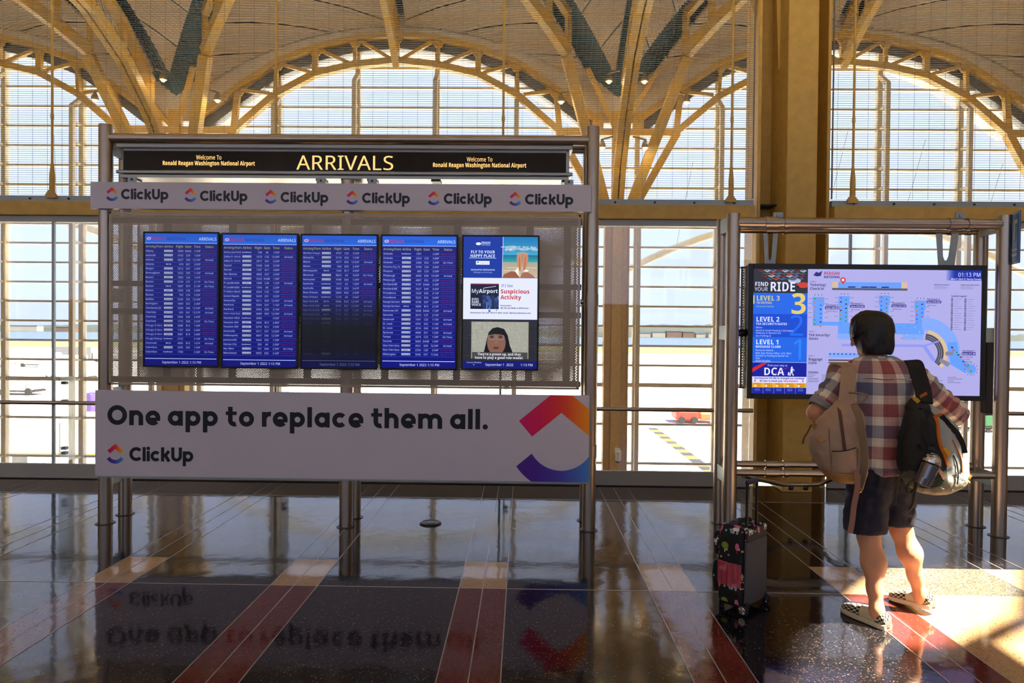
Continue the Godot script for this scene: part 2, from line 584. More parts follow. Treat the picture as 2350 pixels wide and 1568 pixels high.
func vault_panels(parent: Node3D, c: Vector3) -> void:
	var tan_half := tan(PI / 8)
	for k in 8:
		var a := PI / 8 + k * PI / 4
		var dir := Vector2(cos(a), sin(a))
		var side := Vector2(-sin(a), cos(a))
		for j in range(-5, 4):
			var t0 := 6.17 + j * 0.815 + 0.015
			var t1 := t0 + 0.785
			var rows := []
			var n := 10
			var lines := [[t0, 0.0], [t0 + 0.03, 0.0]]
			for q in n:
				var u := t0 + 0.03 + (t1 - t0 - 0.06) * q / n
				var w := (t1 - t0 - 0.06) / n
				lines.append([u + w * 0.15, 0.042])
				lines.append([u + w * 0.5, 0.042])
				lines.append([u + w * 0.65, 0.0])
				lines.append([u + w * 1.0, 0.0])
			lines.append([t1, 0.0])
			for l in lines:
				var t: float = l[0]
				# the recess along the diagonal ribs is wider than that along the crown ribs
				var lo := -(t * tan_half - (0.5 if k % 2 == 1 else 0.34))
				var hi := t * tan_half - (0.5 if k % 2 == 0 else 0.34)
				for ax in 2:
					var lim := HALF - (0.22 if ax == 0 else 0.12)
					var base: float = dir[ax] * t
					var step: float = side[ax]
					if absf(step) > 1e-5:
						var e0 := (-lim - base) / step
						var e1 := (lim - base) / step
						lo = maxf(lo, minf(e0, e1))
						hi = minf(hi, maxf(e0, e1))
				rows.append([t, l[1], lo, hi])
			var g := G.new()
			for r in rows.size() - 1:
				if rows[r][3] - rows[r][2] < 0.05 or rows[r + 1][3] - rows[r + 1][2] < 0.05:
					continue
				var seg := 4
				for s in seg:
					var p := []
					for o in [[0, 0], [0, 1], [1, 1], [1, 0]]:
						var row: Array = rows[r + o[0]]
						var sv: float = lerpf(row[2], row[3], float(s + o[1]) / seg)
						var q: Vector2 = dir * row[0] + side * sv
						p.append(c + Vector3(q.x, dome(q.x, q.y) + row[1], q.y))
					g.quad(p[0], p[1], p[2], p[3])
					if s == 0:
						g.quad(p[3], p[0], p[0] + Vector3.UP * 0.09, p[3] + Vector3.UP * 0.09)
					if s == seg - 1:
						g.quad(p[1], p[2], p[2] + Vector3.UP * 0.09, p[1] + Vector3.UP * 0.09)
			if g.v.size() > 0:
				put("ceiling_panel", g, M.beige_panel, parent)

func build_windows() -> void:
	var rows := []
	for k in range(-6, 18):
		if k < 0 and k % 2 != 0:
			continue
		rows.append(-0.07 + k * 0.6155)
	for b in 3:
		var cx := TREE_X - HALF + (b - 1) * BAY
		var w := structure("window_%d" % (b + 1), "tall arched window wall of thin cream bars %s" % ["left of the first branching column", "between the two branching columns", "right of the second branching column"][b])
		var xs := [-HALF, -6.22, -3.73, -1.244, 1.244, 3.73, 6.22, HALF]
		var outline := PackedVector2Array([Vector2(-HALF, LOW_FLOOR)])
		outline.append(Vector2(-HALF, HEAD[5].y))
		for p in mirrored(HEAD):
			outline.append(p)
		outline.append(Vector2(HALF, HEAD[5].y))
		outline.append(Vector2(HALF, LOW_FLOOR))
		for i in xs.size() - 1:
			for r in rows.size():
				var y0: float = rows[r]
				var y1: float = rows[r + 1] if r + 1 < rows.size() else y0 + 0.6155
				if y0 > 10.3:
					continue
				var cell := PackedVector2Array([Vector2(xs[i] + 0.06, y0 + 0.03), Vector2(xs[i + 1] - 0.06, y0 + 0.03), Vector2(xs[i + 1] - 0.06, y1 - 0.03), Vector2(xs[i] + 0.06, y1 - 0.03)])
				for poly in Geometry2D.intersect_polygons(cell, outline):
					var g := G.new()
					g.prism(poly, -0.006, 0.006, Transform3D(Basis.IDENTITY, Vector3(cx, 0, WALL_Z - 0.3)))
					put("pane", g, M.clear_glass, w)
				# horizontal bar at the bottom of the cell
				var mid: float = (xs[i] + xs[i + 1]) / 2
				var thick := 0.12 if absf(y0 + 0.07) < 0.1 else 0.062
				var a: float = xs[i]
				var e: float = xs[i + 1]
				while a < e - 0.05 and head_at(a) < y0:
					a += 0.05
				while e > a + 0.05 and head_at(e) < y0:
					e -= 0.05
				if e - a > 0.12 and mid < 100.0:
					one_box("glazing_bar", Vector3(cx + (a + e) / 2, y0, WALL_Z - 0.28), Vector3(e - a, thick, 0.14), M.cream_frame, w)
		for x in xs.slice(1, 7):
			var top := head_at(x)
			one_box("mullion", Vector3(cx + x, (top + LOW_FLOOR) / 2, WALL_Z - 0.26), Vector3(0.15, top - LOW_FLOOR, 0.2), M.cream_frame, w, 0.01)
			var mt := top - (1.05 if absf(x) < 5.0 else 1.6)
			var z := WALL_Z + 0.25
			var g := G.new()
			g.box(Vector3(cx + x, (mt + LOW_FLOOR) / 2, z), Vector3(0.13, mt - LOW_FLOOR, 0.14), 0.008)
			g.bar(Vector3(cx + x, mt - 0.03, z), Vector3(cx + x, mt + 0.34, WALL_Z - 0.2), 0.13, 0.12)
			put("mast", g, M.cream_frame, w)
			var st := G.new()
			for r in rows:
				if r < mt - 0.1:
					st.box(Vector3(cx + x, r, (z + WALL_Z - 0.2) / 2), Vector3(0.05, 0.07, 0.42))
			put("mast_ties", st, M.cream_frame, w)
		# curved grey head and outside soffit
		var gh := G.new()
		var gs := G.new()
		var pts := mirrored(HEAD)
		for i in pts.size() - 1:
			var p := Vector3(cx + pts[i].x, pts[i].y + 0.16, WALL_Z - 0.3)
			var q := Vector3(cx + pts[i + 1].x, pts[i + 1].y + 0.16, WALL_Z - 0.3)
			gh.bar(p, q, 0.3, 0.34)
			var o := Vector3(0, 0.3, -1.0)
			gs.bar(p + o, q + o, 1.6, 0.16)
		put("arched_head", gh, M.grey_steel, w)
		put("outside_soffit", gs, M.soffit_cream, w)
		var gp := G.new()
		var poly := PackedVector2Array()
		for i in 25:
			var x := -HALF + i * HALF / 12.0
			poly.append(Vector2(x, dome(x, HALF) + 0.55))
		for i in range(24, -1, -1):
			var x := -HALF + i * HALF / 12.0
			poly.append(Vector2(x, head_at(x) + 0.3))
		gp.prism(poly, WALL_Z - 0.34, WALL_Z + 0.03, Transform3D(Basis.IDENTITY, Vector3(cx, 0, 0)))
		put("spandrel", gp, M.beige_panel, w)
		# shallow tied arch outside with thin stay wires
		var ga := G.new()
		var arc := []
		for i in 17:
			var u := -1.0 + i / 8.0
			arc.append(Vector3(cx + u * 6.4, 5.32 - 1.75 * u * u, WALL_Z - 1.0))
		ga.tube(arc, 0.125, 10)
		put("outside_arch", ga, M.cream_frame, w)
		var gw := G.new()
		for i in [2, 5, 8, 11, 14]:
			gw.tube([arc[i], arc[i] + Vector3(0.35, 2.6, 0.65)], 0.007, 5)
		put("stay_wires", gw, M.wire, w)

func build_trusses() -> void:
	var sides := ["over the left window wall", "between the two branching columns", "over the right window wall"]
	for b in 3:
		var cx := TREE_X - HALF + (b - 1) * BAY
		var t := thing("arch_truss", "yellow steel arch truss with web bars %s" % sides[b], "arch truss", "arch trusses along the windows", Vector3(cx, 0, WALL_Z))
		var bot := mirrored(BOTTOM)
		var top := mirrored(TOP)
		var g := G.new()
		for i in bot.size() - 1:
			g.bar(Vector3(bot[i].x, bot[i].y, 0), Vector3(bot[i + 1].x, bot[i + 1].y, 0), 0.24, 0.2, Vector3.UP, 0.01)
		put("bottom_chord", g, M.yellow_steel, t)
		g = G.new()
		for i in top.size() - 1:
			g.bar(Vector3(top[i].x, top[i].y, 0), Vector3(top[i + 1].x, top[i + 1].y, 0), 0.24, 0.17, Vector3.UP, 0.01)
		put("top_chord", g, M.yellow_steel, t)
		for i in bot.size():
			g = G.new()
			var p := Vector3(bot[i].x, bot[i].y, 0)
			var q := Vector3(top[i + 1].x, top[i + 1].y, 0)
			g.bar(p, q, 0.1 if i % 2 == 1 else 0.17, 0.14, Vector3.BACK)
			g.prism(PackedVector2Array([Vector2(q.x - 0.3, q.y + 0.02), Vector2(q.x + 0.3, q.y + 0.02), Vector2(q.x + 0.1, q.y - 0.26), Vector2(q.x - 0.1, q.y - 0.26)]), -0.03, 0.03)
			put("web_post", g, M.yellow_steel, t)
			var inner: int = i + 1 if i < 4 else i - 1
			if i != 4:
				g = G.new()
				g.bar(q + Vector3(0.2 if i < 4 else -0.2, -0.1, 0), Vector3(bot[inner].x, bot[inner].y + 0.05, 0) - Vector3(0.16 if i < 4 else -0.16, 0, 0), 0.1, 0.1)
				put("web_diagonal", g, M.yellow_steel, t)

func rib_curve(dx: float, dz: float) -> float:
	return dome(dx, dz) - 1.02

func build_ribs() -> void:
	# ribs rise from the branching columns and the arches towards the middle of every vault
	var names := ["left", "middle", "right"]
	for b in 3:
		var c := Vector3(TREE_X - HALF + (b - 1) * BAY, 0, WALL_Z + HALF)
		for k in 8:
			if k % 2 == 0 and k != 6:
				continue        # along the bay's sides there are arches of their own, see below
			var a := k * PI / 4
			var dir := Vector2(cos(a), sin(a))
			var far := HALF * (sqrt(2.0) if k % 2 == 1 else 1.0)
			var t := thing("vault_rib", "yellow steel %s rib of the %s vault%s" % ["diagonal" if k % 2 == 1 else "crown", names[b], {1: " rising from the near right corner", 3: " rising from the near left corner", 5: " rising over the left branching column", 7: " rising over the right branching column", 6: " rising from the window arch"}[k]], "ceiling rib", "vault ribs")
			var lower := []
			var start := far - (2.35 if k % 2 == 1 else 0.0)
			for i in 9:
				var r := lerpf(start, 0.9, i / 8.0)
				lower.append(c + Vector3(dir.x * r, rib_curve(dir.x * r, dir.y * r), dir.y * r))
			var g := G.new()
			for i in 8:
				g.bar(lower[i], lower[i + 1], 0.26 if k % 2 == 1 else 0.2, 0.32, Vector3.UP, 0.012)
			put("bottom_chord", g, M.yellow_steel, t)
			g = G.new()
			for i in 8:
				g.bar(lower[i] + Vector3.UP * 1.12, lower[i + 1] + Vector3.UP * 1.12, 0.2, 0.2)
			put("top_chord", g, M.yellow_steel, t)
			for i in 9:
				g = G.new()
				g.bar(lower[i], lower[i] + Vector3.UP * 1.12, 0.12, 0.16, Vector3(dir.x, 0, dir.y))
				put("web_post", g, M.yellow_steel, t)
	# arches that run from the far columns towards the viewer
	for k in 4:
		var x := TREE_X + (k - 2) * BAY
		var t := thing("column_line_arch", "doubled yellow steel arch running overhead from the %s branching column" % ["leftmost", "left", "right", "rightmost"][k], "ceiling arch", "arches on the column lines", Vector3(x, 0, 0))
		var pts := [Vector3(0, 5.5, WALL_Z + 0.05), Vector3(0, 6.6, WALL_Z + 0.55), Vector3(0, 7.75, WALL_Z + 1.5), Vector3(0, 8.85, WALL_Z + HALF - 3.98), Vector3(0, 9.51, WALL_Z + HALF - 2.53), Vector3(0, 9.79, WALL_Z + HALF - 1.29), Vector3(0, 9.92, WALL_Z + HALF)]
		var all := pts.duplicate()
		for i in range(5, 1, -1):
			all.append(Vector3(0, pts[i].y, 2 * (WALL_Z + HALF) - pts[i].z))
		for s in [-1, 1]:
			var g := G.new()
			for i in all.size() - 1:
				g.bar(all[i] + Vector3(s * 0.1, 0, 0), all[i + 1] + Vector3(s * 0.1, 0, 0), 0.16, 0.3, Vector3.UP, 0.012)
			put("bottom_chord", g, M.yellow_steel, t)
		var g2 := G.new()
		for i in range(2, all.size() - 2):
			g2.bar(all[i] + Vector3(0, 0.95, 0), all[i + 1] + Vector3(0, 0.95, 0), 0.24, 0.2)
		put("top_chord", g2, M.yellow_steel, t)
		for i in range(2, all.size() - 1):
			var g3 := G.new()
			g3.bar(all[i], all[i] + Vector3(0, 0.95, 0), 0.16, 0.16, Vector3.BACK)
			put("web_post", g3, M.yellow_steel, t)

func build_trees() -> void:
	for k in 4:
		var x := TREE_X + (k - 2) * BAY
		var which: String = ["at the far left end of the windows", "seen above the left of the arrivals sign", "rising behind the arrivals sign's right post", "at the far right end of the windows"][k]
		var t := thing("branching_column", "yellow steel column spreading into branches, %s" % which, "column", "branching columns", Vector3(x, 0, WALL_Z))
		var g := G.new()
		# trunk: two flanges and a web
		g.box(Vector3(0, (5.6 + LOW_FLOOR) / 2, 0.0), Vector3(0.30, 5.6 - LOW_FLOOR, 0.36), 0.01)
		for s in [-1, 1]:
			g.box(Vector3(s * 0.26, (5.6 + LOW_FLOOR) / 2, 0), Vector3(0.22, 5.6 - LOW_FLOOR, 0.12), 0.01)
			g.box(Vector3(s * 0.36, (5.6 + LOW_FLOOR) / 2, 0), Vector3(0.03, 5.6 - LOW_FLOOR, 0.42), 0.005)
		put("trunk", g, M.yellow_steel, t)
		g = G.new()
		g.bar(Vector3(0, 5.4, 0), Vector3(0, 8.35, 0.05), 0.34, 0.3, Vector3.BACK, 0.01)
		put("mast", g, M.yellow_steel, t)
		for s in [-1.0, 1.0]:
			if (k == 0 and s < 0) or (k == 3 and s > 0):
				continue
			g = G.new()
			g.bar(Vector3(s * 0.42, 5.2, 0), Vector3(s * 1.82, 7.72, 0), 0.22, 0.26, Vector3.BACK, 0.01)
			put("window_branch", g, M.yellow_steel, t)
			g = G.new()
			g.bar(Vector3(s * 0.3, 5.2, 0.1), Vector3(s * 1.7, 9.38, 1.7), 0.3, 0.3, Vector3.BACK, 0.012)
			put("vault_branch", g, M.yellow_steel, t)
			g = G.new()
			g.bar(Vector3(s * 0.05, 7.74, 0), Vector3(s * 1.9, 7.74, 0), 0.22, 0.2, Vector3.UP, 0.01)
			put("tie_beam", g, M.yellow_steel, t)
			g = G.new()
			g.bar(Vector3(s * 0.12, 7.85, 0.15), Vector3(s * 1.05, 9.3, 1.1), 0.12, 0.14, Vector3.BACK)
			put("stay", g, M.yellow_steel, t)
			g = G.new()
			g.box(Vector3(s * 0.62, 8.05, -0.02), Vector3(0.34, 0.55, 0.24), 0.01)
			put("node_block", g, M.yellow_steel, t)
	# spotlights on the branches
	var places := [["left", Vector3(TREE_X - BAY, 0, WALL_Z)], ["right", Vector3(TREE_X, 0, WALL_Z)]]
	for pl in places:
		for s in [-1.0, 1.0]:
			for q in [[Vector3(0.5, 8.75, 1.75), "beside its middle arch", 1], [Vector3(1.82, 8.35, 1.2), "beside its outer branch", 1], [Vector3(0.62, 7.0, 1.3), "below its tie beam", 0]]:
				if q[2] == 0 and pl[0] == "left":
					continue
				var at: Vector3 = pl[1] + Vector3(q[0].x * s, q[0].y, q[0].z)
				var l := thing("spotlight", "clear spotlight on the %s branching column %s, %s window side" % [pl[0], q[1], ["left", "middle", "right"][(0 if pl[0] == "left" else 1) + (1 if s > 0 else 0)]], "spotlight", "spotlights on the branching columns", at)
				var g := G.new()
				g.tube([Vector3(0, 0.16, 0), Vector3(-s * 0.32, 0.3, -0.2)], 0.03, 6)
				g.lathe(Vector3(0, 0.02, 0), [Vector2(0.035, 0.16), Vector2(0.05, 0.1), Vector2(0.1, -0.02), Vector2(0.105, -0.1), Vector2(0.09, -0.1)], 14)
				put("housing", g, M.lamp_metal, l)
				g = G.new()
				g.lathe(Vector3(0, -0.07, 0), [Vector2(0.0, 0.07), Vector2(0.055, 0.04), Vector2(0.07, -0.02), Vector2(0.04, -0.065), Vector2(0.0, -0.075)], 12)
				put("bulb", g, M.bulb_glow, l)
				var o := OmniLight3D.new()
				o.name = "lamp_light"
				o.light_color = Color(1.0, 0.90, 0.74)
				o.light_energy = 0.4
				o.light_size = 0.07
				o.omni_range = 60.0
				o.omni_attenuation = 2.0
				o.shadow_enabled = true
				o.position = Vector3(0, -0.07, 0)
				l.add_child(o)

# ---------------------------------------------------------------- glass partition, wire screen, near column
func build_partition() -> void:
	var w := structure("wall_partition", "glass partition with yellow beam, steel rail and steel kick plate")
	var joints_l := [-25.0]
	for k in range(8, -1, -1):
		joints_l.append(2.07 - k * 2.295)
	joints_l.append(2.30)
	var joints_r := [3.08]
	for k in 6:
		joints_r.append(3.28 + k * 2.295)
	joints_r.append(17.0)
	for js in [joints_l, joints_r]:
		var a: float = js[0]
		var e: float = js[js.size() - 1]
		var mid := (a + e) / 2
		one_box("beam", Vector3(mid, 2.765, PART_Z), Vector3(e - a, 0.142, 0.16), M.yellow_steel, w, 0.004)
		one_box("beam_cap", Vector3(mid, 2.868, PART_Z - 0.02), Vector3(e - a, 0.062, 0.09), M.galvanised, w)
		one_box("glazing_head", Vector3(mid, 2.66, PART_Z), Vector3(e - a, 0.06, 0.07), M.kick_steel, w)
		one_box("kick_plate", Vector3(mid, 0.078, PART_Z + 0.005), Vector3(e - a, 0.156, 0.035), M.kick_steel, w, 0.003)
		one_box("base_gap", Vector3(mid, 0.004, PART_Z + 0.01), Vector3(e - a, 0.012, 0.05), M.joint_dark, w)
		var bolts := G.new()
		var x := ceilf(a / 0.397) * 0.397 + 0.12
		while x < e - 0.05:
			bolts.lathe(Vector3(x, 2.868, PART_Z + 0.026), [Vector2(0.012, 0.0), Vector2(0.011, 0.008), Vector2(0.0, 0.01)], 8, Basis(Vector3.RIGHT, PI / 2))
			x += 0.397
		put("bolts", bolts, M.plate_dark, w)
		var rail := G.new()
		rail.tube([Vector3(a, 0.79, PART_Z + 0.09), Vector3(e, 0.79, PART_Z + 0.09)], 0.021, 12)
		put("handrail", rail, M.brushed_steel, w)
		for i in js.size() - 1:
			if js[i + 1] - js[i] < 0.1:
				continue
			one_box("glass_pane", Vector3((js[i] + js[i + 1]) / 2, 1.393, PART_Z), Vector3(js[i + 1] - js[i] - 0.012, 2.475, 0.012), M.clear_glass, w)
			if i > 0:
				one_box("glass_joint", Vector3(js[i], 1.393, PART_Z), Vector3(0.022, 2.475, 0.03), M.galvanised, w)
				one_box("glass_fin", Vector3(js[i] + 0.045, 0.60, PART_Z - 0.13), Vector3(0.02, 0.88, 0.22), M.green_glass, w)
				var br := G.new()
				for y in [0.25, 0.3, 0.79, 0.98]:
					br.box(Vector3(js[i] + 0.06, y, PART_Z - 0.08), Vector3(0.05, 0.03, 0.05), 0.004)
				br.bar(Vector3(js[i], 0.79, PART_Z), Vector3(js[i], 0.79, PART_Z + 0.09), 0.02, 0.02)
				put("fin_clamps", br, M.plate_dark, w)
	# rods that hold the beam
	var rods := [[-7.1, "left of the arrivals board"], [-4.81, "at the left of the arrivals board"], [-2.52, "above the left half of the arrivals board"], [-0.22, "above the right half of the arrivals board"], [2.07, "just left of the big yellow column"], [3.28, "just right of the big yellow column"]]
	for r in rods:
		var t := thing("tension_rod", "thin yellow rod with forked end %s" % r[1], "tension rod", "tension rods over the partition", Vector3(r[0], 2.9, PART_Z + 0.03))
		var g := G.new()
		g.tube([Vector3(0, 0.3, 0), Vector3(0, 7.0, 0)], 0.0125, 8)
		for y in [0.8, 1.9, 3.4]:
			g.lathe(Vector3(0, y, 0), [Vector2(0.0125, -0.03), Vector2(0.017, -0.02), Vector2(0.017, 0.02), Vector2(0.0125, 0.03)], 8)
		put("rod", g, M.yellow_steel, t)
		g = G.new()
		g.lathe(Vector3.ZERO, [Vector2(0.0, 0.34), Vector2(0.014, 0.33), Vector2(0.026, 0.2), Vector2(0.027, 0.04), Vector2(0.024, 0.0)], 12)
		put("fork", g, M.yellow_steel, t)
		g = G.new()
		g.prism(PackedVector2Array([Vector2(-0.055, -0.03), Vector2(0.05, -0.03), Vector2(0.05, -0.01), Vector2(0.02, 0.03), Vector2(-0.02, 0.05), Vector2(-0.055, 0.0)]), -0.02, 0.03)
		put("foot", g, M.yellow_steel, t)
	# fine wire screen above the beam
	for s in [[-24.55, 2.30, "left of the big yellow column"], [3.09, 16.55, "right of the big yellow column"]]:
		var g := G.new()
		var y := 2.92
		var k := 0
		while y < 7.2:
			var r := 0.0016
			var z := PART_Z - 0.01
			var sag := 0.004 * sin(k * 1.7)
			g.quad(Vector3(s[0], y - r, z + r), Vector3(s[1], y - r + sag * 0, z + r), Vector3(s[1], y + r, z + r), Vector3(s[0], y + r, z + r))
			g.quad(Vector3(s[0], y - r, z - r), Vector3(s[1], y - r, z - r), Vector3(s[1], y - r, z + r), Vector3(s[0], y - r, z + r))
			g.quad(Vector3(s[0], y + r, z + r), Vector3(s[1], y + r, z + r), Vector3(s[1], y + r, z - r), Vector3(s[0], y + r, z - r))
			g.quad(Vector3(s[1], y - r, z - r), Vector3(s[0], y - r, z - r), Vector3(s[0], y + r, z - r), Vector3(s[1], y + r, z - r))
			y += 0.0218
			k += 1
		var x: float = s[0] + 0.05
		while x < s[1]:
			g.box(Vector3(x, 5.06, PART_Z - 0.014), Vector3(0.0022, 4.28, 0.0022))
			x += 0.152
		for x2 in [s[0], s[1]]:
			g.box(Vector3(x2, 5.06, PART_Z - 0.01), Vector3(0.012, 4.28, 0.012))
		var o := put("wire_screen", g, M.wire, self)
		o.name = numbered("wire_screen")
		o.set_meta("label", "screen of fine horizontal wires above the glass, %s" % s[2])
		o.set_meta("category", "wire screen")
		o.set_meta("group", "wire screens")

func build_near_column() -> void:
	var t := thing("steel_column", "massive yellow steel column in front of the partition, behind the map kiosk", "column", "", Vector3(2.70, 0, -7.0))
	var h := 11.6
	var g := G.new()
	g.box(Vector3(0.012, h / 2, 0.02), Vector3(0.295, h, 0.47), 0.006)
	put("front_box", g, M.yellow_steel, t)
	for s in [-1, 1]:
		g = G.new()
		g.box(Vector3(s * 0.345, h / 2, -0.11), Vector3(0.035, h, 0.38), 0.005)
		put("flange", g, M.yellow_steel, t)
		g = G.new()
		g.prism(PackedVector2Array([Vector2(s * 0.36, 5.9), Vector2(s * 0.78, 5.9), Vector2(s * 0.36, 4.75)]), -0.06, -0.02)
		put("gusset", g, M.yellow_steel, t)
	g = G.new()
	g.box(Vector3(0, h / 2, -0.2), Vector3(0.69, h, 0.03))
	put("web", g, M.yellow_steel, t)
	g = G.new()
	g.prism(PackedVector2Array([Vector2(-0.2, 5.6), Vector2(-0.135, 5.6), Vector2(-0.135, 4.25), Vector2(-0.15, 4.22)]), 0.0, 0.03)
	put("stiffener", g, M.yellow_steel, t)
	g = G.new()
	g.box(Vector3(-0.235, 2.868, -0.09), Vector3(0.19, 0.014, 0.2))
	put("collar_plate", g, M.plate_dark, t)
	# camera on the far trunk, seen through the glass
	var at := uz(1417, 1046, WALL_Z + 0.42)
	var c := thing("security_camera", "small white bullet camera on the far yellow column seen through glass", "camera", "", at)
	g = G.new()
	g.box(Vector3(0, 0.12, -0.1), Vector3(0.16, 0.2, 0.2), 0.02)
	put("mount", g, M.white_paint, c)
	g = G.new()
	g.lathe(Vector3(0.02, -0.02, 0), [Vector2(0.0, 0.2), Vector2(0.085, 0.18), Vector2(0.09, -0.12), Vector2(0.075, -0.14)], 16, Basis(Vector3.RIGHT, 0.35))
	put("body", g, M.white_paint, c)
	g = G.new()
	g.lathe(Vector3(0.02, -0.02, 0), [Vector2(0.078, -0.125), Vector2(0.07, -0.2), Vector2(0.0, -0.225)], 16, Basis(Vector3.RIGHT, 0.35))
	put("lens", g, M.plastic_black, c)

# ---------------------------------------------------------------- airfield outside
func build_outside() -> void:
	var gnd := structure("ground", "sunlit airfield with pale apron, grass and river")
	one_box("apron", Vector3(0, GROUND - 0.25, -95), Vector3(900, 0.5, 144), M.concrete, gnd)
	one_box("taxiway", Vector3(0, GROUND - 0.3, -223), Vector3(1400, 0.5, 112), M.asphalt, gnd)
	one_box("grass", Vector3(0, GROUND - 0.3, -335), Vector3(1800, 0.5, 112), M.grass, gnd)
	one_box("river", Vector3(0, GROUND - 0.6, -900), Vector3(4200, 0.5, 1020), M.river, gnd)
	one_box("far_shore", Vector3(0, GROUND - 0.4, -1750), Vector3(5000, 1.5, 700), M.grass, gnd)
	one_box("road", Vector3(0, GROUND - 0.3, 320), Vector3(1200, 0.5, 600), M.concrete, gnd)
	for z in [-176.0, -205.0, -240.0]:
		one_box("taxi_line", Vector3(0, GROUND - 0.04, z), Vector3(900, 0.02, 3.5), M.concrete, gnd)
	# dashed guide line on the apron
	var a := uy(1497, 983, GROUND)
	var e := uy(1640, 1090, GROUND)
	for i in 16:
		var p := a.lerp(e, i / 16.0)
		var q := a.lerp(e, (i + 1.0) / 16.0)
		var g := G.new()
		g.bar(p + Vector3.UP * 0.01, q + Vector3.UP * 0.01, 0.75, 0.02)
		put("painted_dash", g, M.dash_dark if i % 2 == 0 else M.dash_yellow, gnd)
	# wooded hills on the far shore
	var hills := G.new()
	var rng := FastNoiseLite.new()
	rng.seed = 4
	rng.frequency = 0.004
	var fine := FastNoiseLite.new()
	fine.seed = 8
	fine.frequency = 0.06
	var prev := []
	for i in 281:
		var x := -2100.0 + i * 15.0
		var h := 12.0 + 10.0 * maxf(0.0, rng.get_noise_1d(x)) + 14.0 * exp(-pow((x - 420.0) / 330.0, 2.0)) + 5.0 * fine.get_noise_1d(x * 4.0)
		var row := [Vector3(x, GROUND, -1430), Vector3(x, GROUND + h * 0.45 + 2.0 * fine.get_noise_1d(x * 9.0), -1445), Vector3(x, GROUND + h * 0.8 + 3.0 * fine.get_noise_1d(x * 7.0 + 50), -1490), Vector3(x, GROUND + h, -1540), Vector3(x, GROUND, -1600)]
		if i > 0:
			for k in 4:
				hills.quad(prev[k], row[k], row[k + 1], prev[k + 1])
		prev = row
	var ho := put("wooded_hills", hills, M.far_trees, gnd)
	ho.set_meta("kind", "structure")
	# far buildings on the shore
	var spots := [[1478, 22, 9, "white"], [1510, 26, 11, "white"], [1545, 30, 13, "brick"], [1577, 22, 12, "brick"], [1605, 18, 9, "white"], [1640, 30, 10, "white"], [1400, 30, 10, "white"], [60, 60, 12, "white"], [150, 44, 10, "brick"], [2060, 40, 12, "white"]]
	for i in spots.size():
		var s: Array = spots[i]
		var at := uy(s[0], 776.0 + (s[0] - 1500.0) * 0.0096, GROUND)
		at = Vector3(at.x * 1420.0 / -at.z, GROUND, -1420.0)
		var b := thing("distant_building", "tiny far %s building on the wooded river shore" % s[3], "building", "far %s shore buildings" % s[3], at)
		one_box("walls", Vector3(0, s[2] / 2.0, 0), Vector3(s[1], s[2], 20), M.far_white if s[3] == "white" else M.far_brick, b)
		one_box("roof", Vector3(0, s[2] + 0.4, 0), Vector3(s[1] + 1, 0.8, 21), M.far_roof, b)
	# orange loader parked on the apron
	var o0 := uy(1546, 968, GROUND)
	var t := thing("cargo_loader", "orange cargo loader parked on the sunlit apron", "vehicle", "", o0)
	var u := 1567.0 / -o0.z
	var g2 := G.new()
	g2.box(Vector3(26.0 / u, 18.0 / u, 0), Vector3(52.0 / u, 24.0 / u, 2.4), 0.2)
	put("cab", g2, M.loader_red, t)
	g2 = G.new()
	g2.box(Vector3(74.0 / u, 16.0 / u, 0), Vector3(44.0 / u, 17.0 / u, 2.2), 0.15)
	put("bed", g2, M.loader_orange, t)
	for wx in [12.0, 40.0, 84.0]:
		g2 = G.new()
		g2.lathe(Vector3(wx / u, 0.32, 1.25), [Vector2(0.0, 0.1), Vector2(0.28, 0.1), Vector2(0.32, 0.0), Vector2(0.28, -0.15), Vector2(0.0, -0.15)], 14, Basis(Vector3.RIGHT, PI / 2))
		put("wheel", g2, M.rubber, t)
	# pale ribbed passenger bridge at the left, a parked cart and containers
	var j0 := uz(-30, 958, -34)
	var j1 := uz(222, 1048, -34)
	var jb := thing("passenger_bridge", "white ribbed passenger bridge outside the left windows", "passenger bridge", "", Vector3((j0.x + j1.x) / 2, j1.y, -35.5))
	var wdt := j1.x - j0.x
	var hgt := j0.y - j1.y
	one_box("tunnel", Vector3(0, hgt / 2, 0), Vector3(wdt, hgt, 2.6), M.white_paint, jb, 0.05)
	for i in 20:
		one_box("wall_rib", Vector3(-wdt / 2 + wdt * (i + 0.5) / 20.0, hgt / 2, 1.35), Vector3(0.14, hgt * 0.94, 0.1), M.white_paint, jb)
	one_box("warning_stripe", Vector3(0, 0.08, 1.42), Vector3(wdt, 0.1, 0.02), M.dash_yellow, jb)
	for sx in [-0.4, 0.4]:
		one_box("leg", Vector3(wdt * sx, (GROUND - j1.y) / 2, 0), Vector3(0.5, j1.y - GROUND, 0.5), M.grey_steel, jb, 0.03)
	var boxes := [[0, 100, 905, "white", 2.6], [-60, 70, 880, "grey", 2.2], [100, 225, 872, "white", 3.2], [30, 150, 842, "white", 3.4], [120, 260, 830, "grey", 3.0]]
	for b in boxes:
		var p := uy(b[0], b[2], GROUND)
		var q := uy(b[1], b[2], GROUND)
		var wd: float = q.x - p.x
		var bt := thing("service_truck", "%s box truck parked on the far apron" % b[3], "truck", "%s trucks beyond the left windows" % b[3], Vector3(p.x, GROUND, p.z))
		one_box("cargo_box", Vector3(wd * 0.4, 0.6 + b[4] / 2, 0), Vector3(wd * 0.78, b[4], 2.5), M.white_paint if b[3] == "white" else M.far_roof, bt, 0.05)
		one_box("cab", Vector3(wd * 0.9, 0.6 + b[4] * 0.35, 0), Vector3(wd * 0.18, b[4] * 0.7, 2.3), M.white_paint, bt, 0.15)
